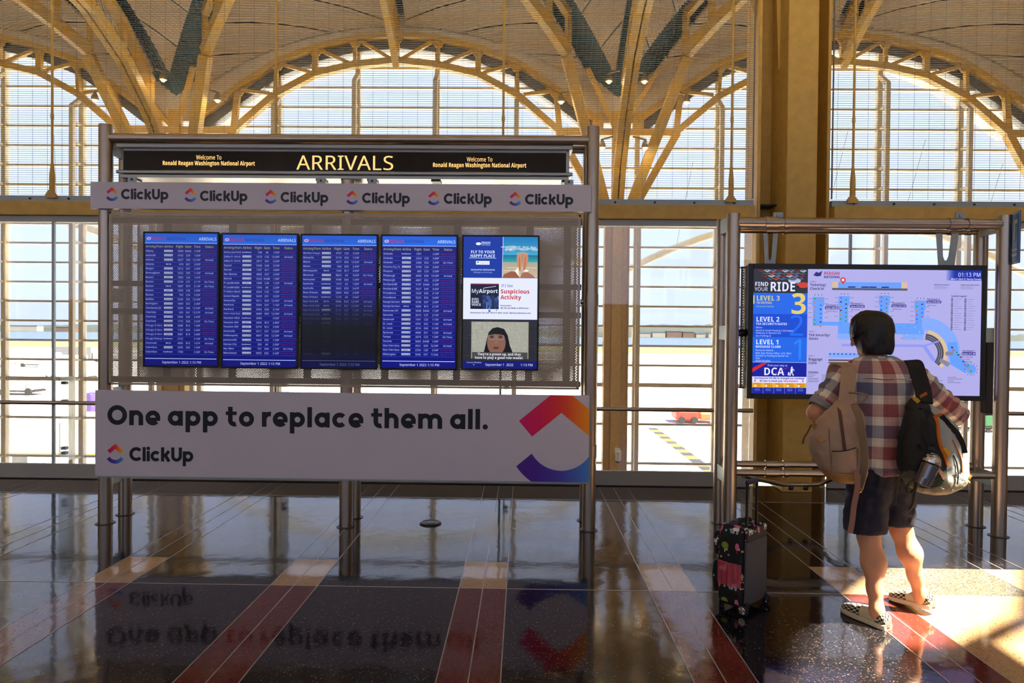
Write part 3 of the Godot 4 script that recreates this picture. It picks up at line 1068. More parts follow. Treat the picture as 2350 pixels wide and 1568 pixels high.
		one_box("chassis", Vector3(wd * 0.5, 0.5, 0), Vector3(wd, 0.25, 2.0), M.rubber, bt)
		for wx in [0.15, 0.3, 0.88]:
			var gw := G.new()
			gw.lathe(Vector3(wd * wx, 0.45, 1.15), [Vector2(0.0, 0.12), Vector2(0.4, 0.12), Vector2(0.45, 0.0), Vector2(0.4, -0.2), Vector2(0.0, -0.2)], 14, Basis(Vector3.RIGHT, PI / 2))
			put("wheel", gw, M.rubber, bt)
	for s in [[196, 224, 953, "purple", M.cart_purple, 1.7, "beside the ribbed passenger bridge"], [2246, 2292, 985, "green", M.cart_green, 1.6, "on the apron right of the map screen"]]:
		var p := uy(s[0], s[2] + 5, GROUND)
		var q := uy(s[1], s[2] + 5, GROUND)
		var wd: float = q.x - p.x
		var c := thing("baggage_container", "%s baggage container cart %s" % [s[3], s[6]], "container", "", Vector3(p.x, GROUND, p.z))
		one_box("hull", Vector3(wd / 2, 0.5 + s[5] / 2, 0), Vector3(wd, s[5], 1.6), s[4], c, 0.08)
		one_box("bed", Vector3(wd / 2, 0.4, 0), Vector3(wd + 0.2, 0.14, 1.7), M.rubber, c)
		for wx in [0.15, 0.85]:
			var gw := G.new()
			gw.lathe(Vector3(wd * wx, 0.2, 0.8), [Vector2(0.0, 0.06), Vector2(0.18, 0.06), Vector2(0.2, 0.0), Vector2(0.18, -0.1), Vector2(0.0, -0.1)], 12, Basis(Vector3.RIGHT, PI / 2))
			put("wheel", gw, M.rubber, c)

# ---------------------------------------------------------------- lettering in strokes (rounded grotesque), 1 unit = 1/137 of the small letters' height
const ADV := {"O": 177.0, "n": 128.0, "e": 133.0, "a": 137.0, "p": 137.0, "t": 107.0, "o": 138.0, "r": 87.0, "l": 43.0, "c": 126.0, "h": 128.0, "m": 218.0, ".": 46.0, "C": 152.0, "i": 43.0, "k": 128.0, "U": 140.0}

func arc_pts(cx: float, cy: float, r: float, a0: float, a1: float) -> Array:
	var p := []
	var n := maxi(4, int(absf(a1 - a0) / 9.0))
	for i in n + 1:
		var a := deg_to_rad(lerpf(a0, a1, float(i) / n))
		p.append(Vector2(cx + cos(a) * r, cy + sin(a) * r))
	return p

func letter_strokes(ch: String) -> Array:
	match ch:
		"O": return [arc_pts(88.5, 91, 69, 0, 360)]
		"o": return [arc_pts(69, 68, 48, 0, 360)]
		"n": return [[Vector2(21, 0), Vector2(21, 135)], arc_pts(64, 73, 43, 180, 0) + [Vector2(107, 0)]]
		"h": return [[Vector2(21, 0), Vector2(21, 183)], arc_pts(64, 73, 43, 180, 0) + [Vector2(107, 0)]]
		"m": return [[Vector2(21, 0), Vector2(21, 135)], arc_pts(65, 72, 44, 180, 0) + [Vector2(109, 0)], arc_pts(153, 72, 44, 180, 0) + [Vector2(197, 0)]]
		"e": return [arc_pts(67, 68, 47, -14, 318), [Vector2(30, 56), Vector2(133, 56)]]
		"a": return [arc_pts(67, 68, 47, 0, 360), [Vector2(116, 0), Vector2(116, 135)]]
		"p": return [[Vector2(21, -58), Vector2(21, 135)], arc_pts(69, 68, 47, 0, 360)]
		"t": return [[Vector2(42, 178), Vector2(42, 58)] + arc_pts(80, 58, 38, 180, 292), [Vector2(0, 119), Vector2(100, 119)]]
		"r": return [[Vector2(21, 0), Vector2(21, 135)], arc_pts(72, 66, 50, 175, 78)]
		"l": return [[Vector2(21.5, 0), Vector2(21.5, 183)]]
		"c": return [arc_pts(67, 68, 47, 42, 318)]
		"C": return [arc_pts(89, 91, 69, 42, 318)]
		"i": return [[Vector2(21.5, 0), Vector2(21.5, 135)]]
		"k": return [[Vector2(21, 0), Vector2(21, 183)], [Vector2(40, 60), Vector2(104, 135)], [Vector2(54, 84), Vector2(106, 0)]]
		"U": return [[Vector2(21, 183), Vector2(21, 70)] + arc_pts(70, 70, 49, 180, 360) + [Vector2(119, 183)]]
	return []

func write_strokes(g: G, text: String, at: Vector3, unit: float, gap := 20.0, tightness := {}) -> void:
	var x := 0.0
	for i in text.length():
		var ch := text[i]
		if ch == " ":
			x += 50.0
			continue
		var z := at.z - 0.00018
		for s in letter_strokes(ch):
			z += 0.00018
			var w := 21.0
			if ch == "e" and s.size() == 2:
				w = 15.0
			if ch == "t" and s.size() == 2:
				w = 16.0
			var left := []
			var right := []
			for k in s.size():
				var d: Vector2 = (s[mini(k + 1, s.size() - 1)] - s[maxi(k - 1, 0)]).normalized()
				if (s[0] as Vector2).distance_to(s[s.size() - 1]) < 0.01 and (k == 0 or k == s.size() - 1):
					d = (s[1] - s[s.size() - 2]).normalized()
				var m := Vector2(-d.y, d.x) * w
				left.append(s[k] + m)
				right.append(s[k] - m)
			for k in s.size() - 1:
				var q := [right[k], right[k + 1], left[k + 1], left[k]]
				var p := []
				for e in q:
					p.append(Vector3(at.x + (x + e.x) * unit, at.y + e.y * unit, z))
				if (q[1] - q[0]).cross(q[2] - q[0]) > 0:
					g.quad(p[0], p[1], p[2], p[3])
				else:
					g.quad(p[3], p[2], p[1], p[0])
		if ch == "." or ch == "i":
			var c := Vector2(23, 22) if ch == "." else Vector2(21.5, 166)
			for k in 16:
				var a := TAU * k / 16
				var b := TAU * (k + 1) / 16
				g.flat(Vector3(at.x + (x + c.x) * unit, at.y + c.y * unit, z), Vector3(at.x + (x + c.x + cos(a) * 24) * unit, at.y + (c.y + sin(a) * 24) * unit, z), Vector3(at.x + (x + c.x + cos(b) * 24) * unit, at.y + (c.y + sin(b) * 24) * unit, z))
		x += ADV[ch] + gap + tightness.get(ch, 0.0)

# the chevron-and-smile emblem; unit is its reach of 416 from the middle
func emblem(parent: Node3D, c: Vector3, unit: float, clip := PackedVector2Array()) -> void:
	var chev := PackedVector2Array([Vector2(-395, 146), Vector2(-272, 1), Vector2(0, 226), Vector2(272, 1), Vector2(395, 146), Vector2(0, 474)])
	var smile := PackedVector2Array()
	for i in 25:
		var a := deg_to_rad(lerpf(210.0, 330.0, i / 24.0))
		smile.append(Vector2(cos(a), sin(a)) * 314.0)
	for i in range(24, -1, -1):
		var a := deg_to_rad(lerpf(213.7, 326.3, i / 24.0))
		smile.append(Vector2(cos(a), sin(a)) * 500.0)
	var sets := [[chev, [Color(0.86, 0.0, 0.46), Color(0.88, 0.03, 0.33), Color(0.93, 0.22, 0.16), Color(0.99, 0.56, 0.03), Color(1.0, 0.75, 0.0)]], [smile, [Color(0.30, 0.10, 0.55), Color(0.30, 0.15, 0.62), Color(0.30, 0.28, 0.72), Color(0.28, 0.48, 0.82), Color(0.25, 0.68, 0.90)]]]
	for s in sets:
		var strips := 40
		var g := G.new()
		g.colored = true
		for i in strips:
			var x0 := -420.0 + i * 840.0 / strips
			var x1 := x0 + 840.0 / strips
			var cell := PackedVector2Array([Vector2(x0, -600), Vector2(x1, -600), Vector2(x1, 600), Vector2(x0, 600)])
			var f := clampf((x0 + x1) / 2 / 800.0 + 0.5, 0.0, 0.999) * 4.0
			g.tint = (s[1][int(f)] as Color).lerp(s[1][int(f) + 1], f - int(f)).srgb_to_linear()
			for poly in Geometry2D.intersect_polygons(s[0], cell):
				var parts := [poly]
				if clip.size() > 0:
					parts = Geometry2D.intersect_polygons(poly, clip)
				for q in parts:
					g.prism(q, 0, 0, Transform3D(Basis.from_scale(Vector3(unit, unit, 1)), c))
		put("emblem_chevron" if s[0] == chev else "emblem_arc", g, M.print_colours, parent)

func rect(x0: float, yt: float, x1: float, yb: float, z: float) -> Rect2:
	var l := uz(x0, (yt + yb) / 2, z)
	var r := uz(x1, (yt + yb) / 2, z)
	var t := uz((x0 + x1) / 2, yt, z)
	var b := uz((x0 + x1) / 2, yb, z)
	return Rect2(l.x, b.y, r.x - l.x, t.y - b.y)

const F_Z := -5.355
const B_Z := -5.625
const TUBE_R := 0.052

func post(parent: Node3D, x: float, z: float, top: float, r := TUBE_R) -> void:
	var g := G.new()
	g.tube([Vector3(x, 0.0, z), Vector3(x, top, z)], r, 24)
	put("post", g, M.brushed_steel, parent)
	g = G.new()
	g.lathe(Vector3(x, 0, z), [Vector2(r + 0.022, 0.0), Vector2(r + 0.02, 0.004), Vector2(r, 0.006)], 24)
	put("base_ring", g, M.plate_dark, parent)

func perforated(called: String, parent: Node3D, r: Rect2, z: float, pitch: float, hole: float, thick: float) -> void:
	# sheet with a staggered pattern of hexagonal holes, made of real strips round the holes
	var g := G.new()
	var rim := pitch * 1.2
	var w := r.size.x - 2 * rim
	var h := r.size.y - 2 * rim
	var nx := int(w / pitch)
	var dy := pitch * 0.866
	var ny := int(h / dy)
	var px := w / (nx + 0.5)
	var py := h / ny
	var vv := PackedVector3Array()
	var nn := PackedVector3Array()
	var uu := PackedVector2Array()
	var hexa := []
	for k in 6:
		var a := TAU * (k + 0.5) / 6.0
		hexa.append(Vector2(cos(a), sin(a)) * hole)
	var out := [Vector2(px / 2, py / 2), Vector2(0, py / 2), Vector2(-px / 2, py / 2), Vector2(-px / 2, -py / 2), Vector2(0, -py / 2), Vector2(px / 2, -py / 2)]
	var cell := PackedVector2Array()
	for k in 6:
		var k2 := (k + 1) % 6
		# ring from the cell's outline to the hole, counter-clockwise seen from the front; given clockwise for Godot
		for p in [out[k], hexa[k], out[k2], out[k2], hexa[k], hexa[k2]]:
			cell.append(p)
	for j in ny:
		var oy := r.position.y + rim + (j + 0.5) * py
		for i in nx:
			var ox := r.position.x + rim + (i + 0.5 + (0.5 if j % 2 == 1 else 0.0)) * px
			for p in cell:
				vv.append(Vector3(ox + p.x, oy + p.y, z))
		var ex := r.position.x + rim + (0.0 if j % 2 == 1 else nx * px)
		for p in [Vector2(0, -py / 2), Vector2(0, py / 2), Vector2(px / 2, py / 2), Vector2(0, -py / 2), Vector2(px / 2, py / 2), Vector2(px / 2, -py / 2)]:
			vv.append(Vector3(ex + p.x, oy + p.y, z))
	nn.resize(vv.size())
	nn.fill(Vector3.BACK)
	uu.resize(vv.size())
	g.v = vv
	g.n = nn
	g.t = uu
	var o := put(called, g, M.panel_steel, parent)
	o.set_meta("kind", "stuff")
	var f := G.new()
	for e in [[Vector2(r.position.x + rim / 2, r.get_center().y), Vector2(rim, r.size.y)], [Vector2(r.end.x - rim / 2, r.get_center().y), Vector2(rim, r.size.y)], [Vector2(r.get_center().x, r.position.y + rim / 2), Vector2(r.size.x, rim)], [Vector2(r.get_center().x, r.end.y - rim / 2), Vector2(r.size.x, rim)]]:
		f.box(Vector3(e[0].x, e[0].y, z - thick / 2), Vector3(e[1].x, e[1].y, thick + 0.002))
	put("sheet_edge", f, M.panel_steel, parent)

func build_arrivals_board() -> void:
	var t := thing("arrivals_stand", "wide steel tube frame carrying the arrivals sign, banners and five screens", "display stand")
	var top_l := uz(236, 287, F_Z).y
	for x in [-3.305, 0.53]:
		post(t, x, F_Z, top_l)
		post(t, x, B_Z, top_l)
	post(t, -1.385, F_Z, uz(793, 415, F_Z).y)
	post(t, -1.385, B_Z, uz(793, 415, F_Z).y)
	for q in [[F_Z, 316, 320, 0.038], [B_Z, 331, 336, 0.034]]:
		var y: float = uz(790, (q[1] + q[2]) / 2.0 + 2.0, q[0]).y
		var g := G.new()
		g.tube([Vector3(-3.305, y, q[0]), Vector3(0.53, y, q[0])], q[3], 18)
		put("top_beam", g, M.brushed_steel, t)
	var gt := G.new()
	gt.tube([Vector3(-3.305, uz(790, 345, B_Z).y, B_Z), Vector3(0.53, uz(790, 345, B_Z).y, B_Z)], 0.018, 12)
	put("hanger_rail", gt, M.brushed_steel, t)
	for x in [-3.305, 0.53]:
		for y in [uz(790, 337, F_Z).y, 1.82, 1.02, 0.35]:
			one_box("tie_plate", Vector3(x, y, (F_Z + B_Z) / 2), Vector3(0.02, 0.11, B_Z - F_Z), M.galvanised, t) if false else one_box("tie_plate", Vector3(x, y, (F_Z + B_Z) / 2), Vector3(0.02, 0.11, 0.2), M.galvanised, t)
	# the perforated sheet behind the screens
	var r := rect(250, 490, 1331, 889, -5.296)
	perforated("perforated_sheet", t, r, -5.296, 0.0123, 0.0037, 0.006)
	perforated("perforated_back_sheet", t, r, -5.69, 0.0129, 0.0036, 0.006)
	for y in [r.position.y + 0.04, r.get_center().y - 0.1, r.get_center().y + 0.12, r.end.y - 0.06]:
		one_box("cross_rail", Vector3(r.get_center().x, y, -5.33), Vector3(3.7, 0.045, 0.03), M.plate_dark, t)
	for x in [-2.98, -2.43, -1.8, -1.15, -0.55, 0.05, 0.36]:
		one_box("upright", Vector3(x, r.get_center().y, -5.675), Vector3(0.06, r.size.y, 0.02), M.plate_dark, t)
	var peg := G.new()
	peg.tube([uz(1332, 693, -5.4), uz(1332, 693, -5.4) + Vector3(0.12, 0, 0)], 0.022, 12)
	put("peg", peg, M.brushed_steel, t)
	for p in [[690, 1345], [1035, 1349]]:
		var g := G.new()
		g.lathe(uz(p[1] + 6, p[0], F_Z) * Vector3(0, 1, 0) + Vector3(0.53, 0, F_Z), [Vector2(TUBE_R, -0.05), Vector2(TUBE_R + 0.006, -0.05), Vector2(TUBE_R + 0.006, 0.05), Vector2(TUBE_R, 0.05)], 24)
		put("collar", g, M.brushed_steel, t)

	# ARRIVALS sign
	var sz := -5.40
	var s := rect(271, 330, 1314, 412, sz)
	var sg := thing("arrivals_sign", "long black lit sign reading ARRIVALS in a steel case", "sign", "", Vector3(s.get_center().x, s.get_center().y, sz))
	var W := s.size.x
	var H := s.size.y
	one_box("case", Vector3(0, 0.005, -0.08), Vector3(W - 0.05, H * 0.78, 0.13), M.steel_plate, sg, 0.004)
	one_box("top_rail", Vector3(0, H / 2 - 0.024, -0.06), Vector3(W, 0.045, 0.19), M.steel_plate, sg, 0.004)
	one_box("bottom_rail", Vector3(0, -H / 2 + 0.045, -0.06), Vector3(W, 0.028, 0.19), M.steel_plate, sg, 0.006)
	one_box("drip_plate", Vector3(0, -H / 2 + 0.012, -0.06), Vector3(W - 0.06, 0.022, 0.17), M.steel_plate, sg)
	var face := rect(284, 349, 1299, 396, sz)
	one_box("face_edge", Vector3(face.get_center().x, face.get_center().y, sz) - sg.position + Vector3(0, 0.006, -0.008), Vector3(face.size.x, face.size.y + 0.034, 0.012), M.sign_edge, sg)
	one_box("face", Vector3(face.get_center().x, face.get_center().y, sz) - sg.position, Vector3(face.size.x, face.size.y, 0.012), M.sign_black, sg)
	for l in [["ARRIVALS", 791, 390, 33.0, false, 1.06], ["Welcome To", 479, 366.5, 10.4, false, 1.0], ["Ronald Reagan Washington National Airport", 479, 380, 10.6, true, 1.0], ["Welcome To", 1100.5, 371, 10.4, false, 1.0], ["Ronald Reagan Washington National Airport", 1100.5, 384.5, 10.6, true, 1.0]]:
		sign_text(sg, l[0], uz(l[1], l[2], sz + 0.007) - sg.position, l[3] * 5.4 / FOCAL, l[4], {"ARRIVALS": 222.0, "Welcome To": 58.5, "Ronald Reagan Washington National Airport": 212.5}[l[0]] * 5.42 / FOCAL)
	for x in [uz(735, 400, sz).x, uz(793, 400, sz).x, uz(853, 400, sz).x, uz(1000, 400, sz).x, uz(1300, 400, sz).x, uz(300, 400, sz).x]:
		one_box("clip", Vector3(x, s.position.y + 0.0, sz - 0.05) - sg.position, Vector3(0.075, 0.022, 0.1), M.plate_dark, sg, 0.003)

	# upper banner
	var bz := -5.272
	var b := rect(207, 421.0, 1357, 482.5, bz)
	var bn := thing("sponsor_banner", "narrow white banner with six small ClickUp emblems below the arrivals sign", "banner", "", Vector3(b.get_center().x, b.get_center().y, bz))
	one_box("board", Vector3(0, 0, -0.014), Vector3(b.size.x, b.size.y, 0.028), M.sign_white, bn, 0.002)
	one_box("back_lip", Vector3(0, -b.size.y / 2 + 0.006, -0.03), Vector3(b.size.x, 0.012, 0.03), M.sign_edge, bn)
	var offs := [[242.5, 447, 278, 457.5], [422.5, 449, 459, 461.5], [607, 453, 644, 464.5], [794, 455, 831, 466.5], [981, 456.5, 1018.5, 468], [1168, 458, 1205, 469.5]]
	for o in offs:
		var lg := Node3D.new()
		lg.name = "logo"
		bn.add_child(lg, true)
		var c := uz(o[0] + 14.5, o[1] - 2.0, bz + 0.0006) - bn.position
		emblem(lg, c, 27.5 * 5.28 / FOCAL / 832.0)
		var g := G.new()
		write_strokes(g, "ClickUp", uz(o[2], o[3], bz + 0.0006) - bn.position, 0.1325 * 5.28 / FOCAL, 10.0, {"C": 8.0, "k": -6.0, "i": -2.0})
		put("lettering", g, M.print_black, lg)
	for x in [735.0, 853.0, 1306.0, 300.0]:
		one_box("tab", Vector3(uz(x, 420, bz).x, b.end.y + 0.018, bz - 0.02) - bn.position, Vector3(0.07, 0.05, 0.012), M.galvanised, bn, 0.003)
		var sc := G.new()
		sc.lathe(Vector3(uz(x, 420, bz).x, b.end.y + 0.024, bz - 0.014) - bn.position, [Vector2(0.009, 0.0), Vector2(0.008, 0.006), Vector2(0.0, 0.008)], 10, Basis(Vector3.RIGHT, PI / 2))
		put("tab_screw", sc, M.plate_dark, bn)

	# lower banner
	var l := rect(218, 902, 1352, 1100, bz)
	var sb := thing("slogan_banner", "large white banner with black slogan and colourful chevron emblem", "banner", "", Vector3(l.get_center().x, l.get_center().y, bz))
	one_box("board", Vector3(0, 0, -0.014), Vector3(l.size.x, l.size.y, 0.028), M.sign_white, sb, 0.002)
	one_box("bottom_lip", Vector3(0, -l.size.y / 2 - 0.005, -0.02), Vector3(l.size.x, 0.012, 0.04), M.galvanised, sb)
	var u := 5.279 / FOCAL / 3.917
	var g := G.new()
	write_strokes(g, "One app to replace them all.", uz(246.8, 975.5, bz + 0.0006) - sb.position, u, 21.5, {"t": -8.0, "r": -9.0, "l": 2.0, "a": 2.0})
	put("slogan", g, M.print_black, sb)
	g = G.new()
	write_strokes(g, "ClickUp", uz(297, 1058.5, bz + 0.0006) - sb.position, u * 0.705, 10.0, {"C": 8.0, "k": -6.0, "i": -2.0})
	put("brand_lettering", g, M.print_black, sb)
	emblem(sb, uz(264.5, 1041, bz + 0.0006) - sb.position, 39.5 * 5.279 / FOCAL / 832.0)
	var ec := uz(1288, 1003.5, bz + 0.0006) - sb.position
	var eu := 5.279 / FOCAL / 4.052
	var hw := l.size.x / 2
	var hh := l.size.y / 2
	emblem(sb, ec, eu, PackedVector2Array([Vector2((-hw - ec.x) / eu, (-hh - ec.y) / eu), Vector2((hw - ec.x) / eu, (-hh - ec.y) / eu), Vector2((hw - ec.x) / eu, (hh - ec.y) / eu), Vector2((-hw - ec.x) / eu, (hh - ec.y) / eu)]))

func sign_text(parent: Node3D, text: String, base: Vector3, cap_h: float, bold: bool, width: float) -> void:
	var f := SystemFont.new()
	f.font_names = PackedStringArray(["Droid Sans"])
	f.font_weight = 700 if bold else 400
	var tm := TextMesh.new()
	tm.font = f
	tm.text = text
	tm.font_size = 64
	tm.depth = 0.001
	tm.pixel_size = 0.001
	tm.curve_step = 0.7
	tm.horizontal_alignment = HORIZONTAL_ALIGNMENT_CENTER
	tm.vertical_alignment = VERTICAL_ALIGNMENT_CENTER
	var box := tm.get_aabb()
	# the letters run from box.position.y (descender or baseline) to the top of the capitals
	var desc := 0.0
	if "g" in text or "p" in text:
		desc = 0.214 * 0.064
	var cap := box.size.y - desc
	var sy := cap_h / cap * (0.985 if text == "ARRIVALS" else 1.03)
	var sx := width / box.size.x
	var o := put("lettering", tm, M.sign_glow, parent)
	o.transform = Transform3D(Basis.from_scale(Vector3(sx, sy, 1)), base - Vector3(box.get_center().x * sx, (box.position.y + desc) * sy, 0))

# ---------------------------------------------------------------- pictures for the screens, drawn pixel by pixel
var fonts := {}
var glyphs := {}

func font(bold: bool) -> SystemFont:
	if not fonts.has(bold):
		var f := SystemFont.new()
		f.font_names = PackedStringArray(["Droid Sans"])
		f.font_weight = 700 if bold else 400
		fonts[bold] = f
	return fonts[bold]

# text with its baseline at y; align -1 left, 0 middle, 1 right; squeeze > 0 fits it to that width; tilt turns it (quarter turns not needed)
func txt(im: Image, s: String, x: float, y: float, size: int, col: Color, align := -1, bold := false, fit := 0.0) -> float:
	var ts := TextServerManager.get_primary_interface()
	var sh := ts.create_shaped_text()
	ts.shaped_text_add_string(sh, s, font(bold).get_rids(), size)
	ts.shaped_text_shape(sh)
	var gl := ts.shaped_text_get_glyphs(sh)
	var w := 0.0
	for g in gl:
		w += g.advance
	var k := 1.0
	if fit > 0.0 and w > fit:
		k = fit / w
	var px := x - (0.0 if align < 0 else (w * k / 2.0 if align == 0 else w * k))
	for g in gl:
		var rid: RID = g.font_rid
		var sz := Vector2i(int(g.font_size), 0)
		var key := "%d/%d/%d/%s/%.2f" % [rid.get_id(), sz.x, int(g.index), col.to_html(), k]
		if not glyphs.has(key):
			ts.font_render_glyph(rid, sz, g.index)
			var ti := ts.font_get_glyph_texture_idx(rid, sz, g.index)
			if ti < 0:
				glyphs[key] = [null, Vector2.ZERO]
			else:
				var r := ts.font_get_glyph_uv_rect(rid, sz, g.index)
				var src := ts.font_get_texture_image(rid, sz, ti).get_region(Rect2i(r))
				var out := Image.create(src.get_width(), src.get_height(), false, Image.FORMAT_RGBA8)
				for b in src.get_height():
					for a in src.get_width():
						out.set_pixel(a, b, Color(col.r, col.g, col.b, col.a * src.get_pixel(a, b).a))
				if k < 0.999:
					out.resize(maxi(1, int(round(out.get_width() * k))), out.get_height(), Image.INTERPOLATE_BILINEAR)
				glyphs[key] = [out, ts.font_get_glyph_offset(rid, sz, g.index)]
		var e: Array = glyphs[key]
		if e[0] != null:
			im.blend_rect(e[0], Rect2i(Vector2i.ZERO, e[0].get_size()), Vector2i(int(round(px + e[1].x * k)), int(round(y + e[1].y))))
		px += g.advance * k
	ts.free_rid(sh)
	return w * k

func fillr(im: Image, x: float, y: float, w: float, h: float, c: Color) -> void:
	im.fill_rect(Rect2i(int(x), int(y), int(maxf(1, w)), int(maxf(1, h))), c)

func polyfill(im: Image, poly: Array, c: Color) -> void:
	var p := PackedVector2Array(poly)
	var lo := p[0]
	var hi := p[0]
	for q in p:
		lo = lo.min(q)
		hi = hi.max(q)
	for y in range(maxi(0, int(lo.y)), mini(im.get_height(), int(hi.y) + 1)):
		var cuts := []
		for i in p.size():
			var a := p[i]
			var b := p[(i + 1) % p.size()]
			if (a.y <= y + 0.5) != (b.y <= y + 0.5):
				cuts.append(a.x + (y + 0.5 - a.y) / (b.y - a.y) * (b.x - a.x))
		cuts.sort()
		for i in range(0, cuts.size() - 1, 2):
			im.fill_rect(Rect2i(int(round(cuts[i])), y, int(round(cuts[i + 1])) - int(round(cuts[i])), 1), c)

func disc(im: Image, x: float, y: float, rx: float, c: Color, ry := 0.0) -> void:
	if ry <= 0.0:
		ry = rx
	var pts := []
	for k in 28:
		pts.append(Vector2(x + cos(TAU * k / 28) * rx, y + sin(TAU * k / 28) * ry))
	polyfill(im, pts, c)

func ring_part(im: Image, x: float, y: float, r0: float, r1: float, a0: float, a1: float, c: Color) -> void:
	var pts := []
	for k in 25:
		var a := deg_to_rad(lerpf(a0, a1, k / 24.0))
		pts.append(Vector2(x + cos(a) * r1, y + sin(a) * r1))
	for k in 25:
		var a := deg_to_rad(lerpf(a1, a0, k / 24.0))
		pts.append(Vector2(x + cos(a) * r0, y + sin(a) * r0))
	polyfill(im, pts, c)

func line(im: Image, a: Vector2, b: Vector2, w: float, c: Color) -> void:
	var d := (b - a).normalized().orthogonal() * w / 2.0
	polyfill(im, [a + d, b + d, b - d, a - d], c)

const WHITE := Color(0.86, 0.88, 0.95)

const FLIGHTS := [
	["Albany|A|5490|D43A|1:59P|N", "Asheville|A|4755|E59|1:59P|N", "Atlanta|A|4627|E48|12:59P|Arrived", "Atlanta|D|418|B21|2:02P|N", "Bangor|A|5312|E47|2:46P|N", "Birmingham|A|5332|E56|1:16P|Arrived", "Boston|J|1855|C26|1:37P|N", "Boston|A|2134|C31|2:11P|On Time", "Boston|D|5687|B19|2:14P|On Time", "Boston|J|1055|C30|2:40P|N", "Boston|J|755|C24|3:55P|N", "Buffalo|A|5339|E55|12:59P|N", "Burlington|A|5469|E53|2:30P|N", "Charleston,SC|A|2958|D40|12:59P|Arrived", "Charlotte|A|620|D41|12:57P|Arrived", "Charlotte|A|5566|E58|2:45P|N", "Charlotte|A|1775|D38|3:53P|On Time", "Chicago-O Hare|U|3488|B12|1:58P|N", "Chicago-O Hare|A|1187|D39|2:46P|N", "Chicago-O Hare|U|3681|B14|3:40P|N", "Chicago-Midway|S|2123||3:10P|On Time", "Cincinnati|D|4905|B15|1:01P|Arrived", "Columbus|A|3345|E49|1:59P|N", "Columbus|S|1760||3:20P|On Time"],
	["Dallas Love Field|S|100|A6|1:55P|N", "Dallas-Ft. Worth|A|1676|C32|12:50P|Arrived", "Dallas-Ft. Worth|A|2817|D41|2:26P|N", "Dayton|A|5340|E48|3:53P|N", "Denver|U|1767|B11|3:06P|N", "Des Moines|A|4860|D37|3:59P|N", "Detroit|A|5243|D44B|1:58P|N", "Ft Lauderdale|J|1680|C28|1:23P|Arrived", "Ft Lauderdale|S|1594|A8|2:20P|N", "Ft Walton Beach|A|2624|C33|1:59P|N", "Grand Rapids|A|5039|E51|3:55P|N", "Greenville|A|5511|E49|12:45P|Arrived", "Hartford|A|5054|E47|1:16P|Arrived", "Hartford|A|4566|D36|3:19P|N", "Hilton Head Islan|A|4689|D35|12:39P|Arrived", "Houston-HOU|S|2600||3:55P|N", "Houston-IAH|U|2668|B14|2:00P|N", "Houston-IAH|U|6374|B12|3:59P|N", "Huntsville|A|5311|E57|12:59P|Arrived", "Indianapolis|A|4847|E46|12:59P|Arrived", "Jacksonville|A|5304|E50|1:59P|N", "Kansas City|S|359|A9|3:50P|N", "Key West|A|761|D40|2:59P|On Time", "Manchester|A|5093|E56|2:24P|N"],
	["Marthas Vineyar|A|4757|C23|3:55P|N", "Memphis|A|5175|E54|1:59P|N", "Miami|A|2677|D42|12:52P|Arrived", "Miami|A|604|D45|2:49P|N", "Minneapolis|D|1343|B17|2:05P|N", "Montreal|C|8823|A3|3:03P|On Time", "Nantucket|A|4748|E46|1:59P|N", "Nashville|S|1373|A2|1:05P|Arrived", "Nashville|A|3625|E59|3:47P|N", "New Orleans|A|2064|D42|2:43P|N", "New Orleans|S|1210|A8|3:06P|N", "New York-JFK|D|5888|B20|12:59P|Arrived", "New York-LGA|D|5676|B22|12:55P|Arrived", "New York-LGA|A|2115|C29|1:18P|Arrived", "New York-LGA|D|5735|B20|2:26P|On Time", "New York-LGA|A|4581|C25|3:29P|N", "Newark|U|4118|B11|12:59P|Arrived", "Newark|U|4421|B12|2:20P|On Time", "Newark|U|3590|B14|3:40P|N", "Norfolk|A|5120|E52|1:40P|N", "Newark|U|3765|B12|3:59P|N", "Oklahoma City|S|2234|A2|1:30P|N", "Omaha|D|5403|B22|2:00P|N", "Orlando|A|1187|D38|1:52P|N"],
	["Orlando|S|1351||2:20P|N", "Orlando|J|2224|C26|3:48P|N", "Orlando|A|2284|D42|3:59P|On Time", "Panama City, FL|A|4758|C34|2:04P|N", "Phoenix|A|685|C29|3:58P|N", "Pittsburgh|A|4850|E58|12:59P|Arrived", "Pittsburgh|A|4807|E52|2:29P|N", "Portland,ME|A|5187|D44A|2:30P|N", "Portland,ME|A|5527|E49|3:45P|N", "Providence|A|2528|D36|2:13P|N", "Providence|A|5223|E54|3:40P|N", "Raleigh/Durham|A|4736|D37|2:08P|N", "Raleigh/Durham|D|5084|B15|2:12P|N", "Rochester,NY|A|5098|D44A|1:10P|Arrived", "Sarasota|A|2615|C27|2:15P|N", "Savannah|A|1541|C25|1:15P|Arrived", "St. Louis|A|4701|E52|1:14P|Arrived", "St. Louis|A|4516|E48|3:19P|N", "Syracuse|A|4908|E51|1:22P|Arrived", "Tampa|A|2074|C23|1:59P|On Time", "Toronto|A|5665|D43B|1:45P|N", "West Palm Beac|A|4531|D39|12:59P|Arrived", "West Palm Beac|J|2334|C28|3:44P|N", "Wilmington|A|5346|E57|11:53A|N"]]

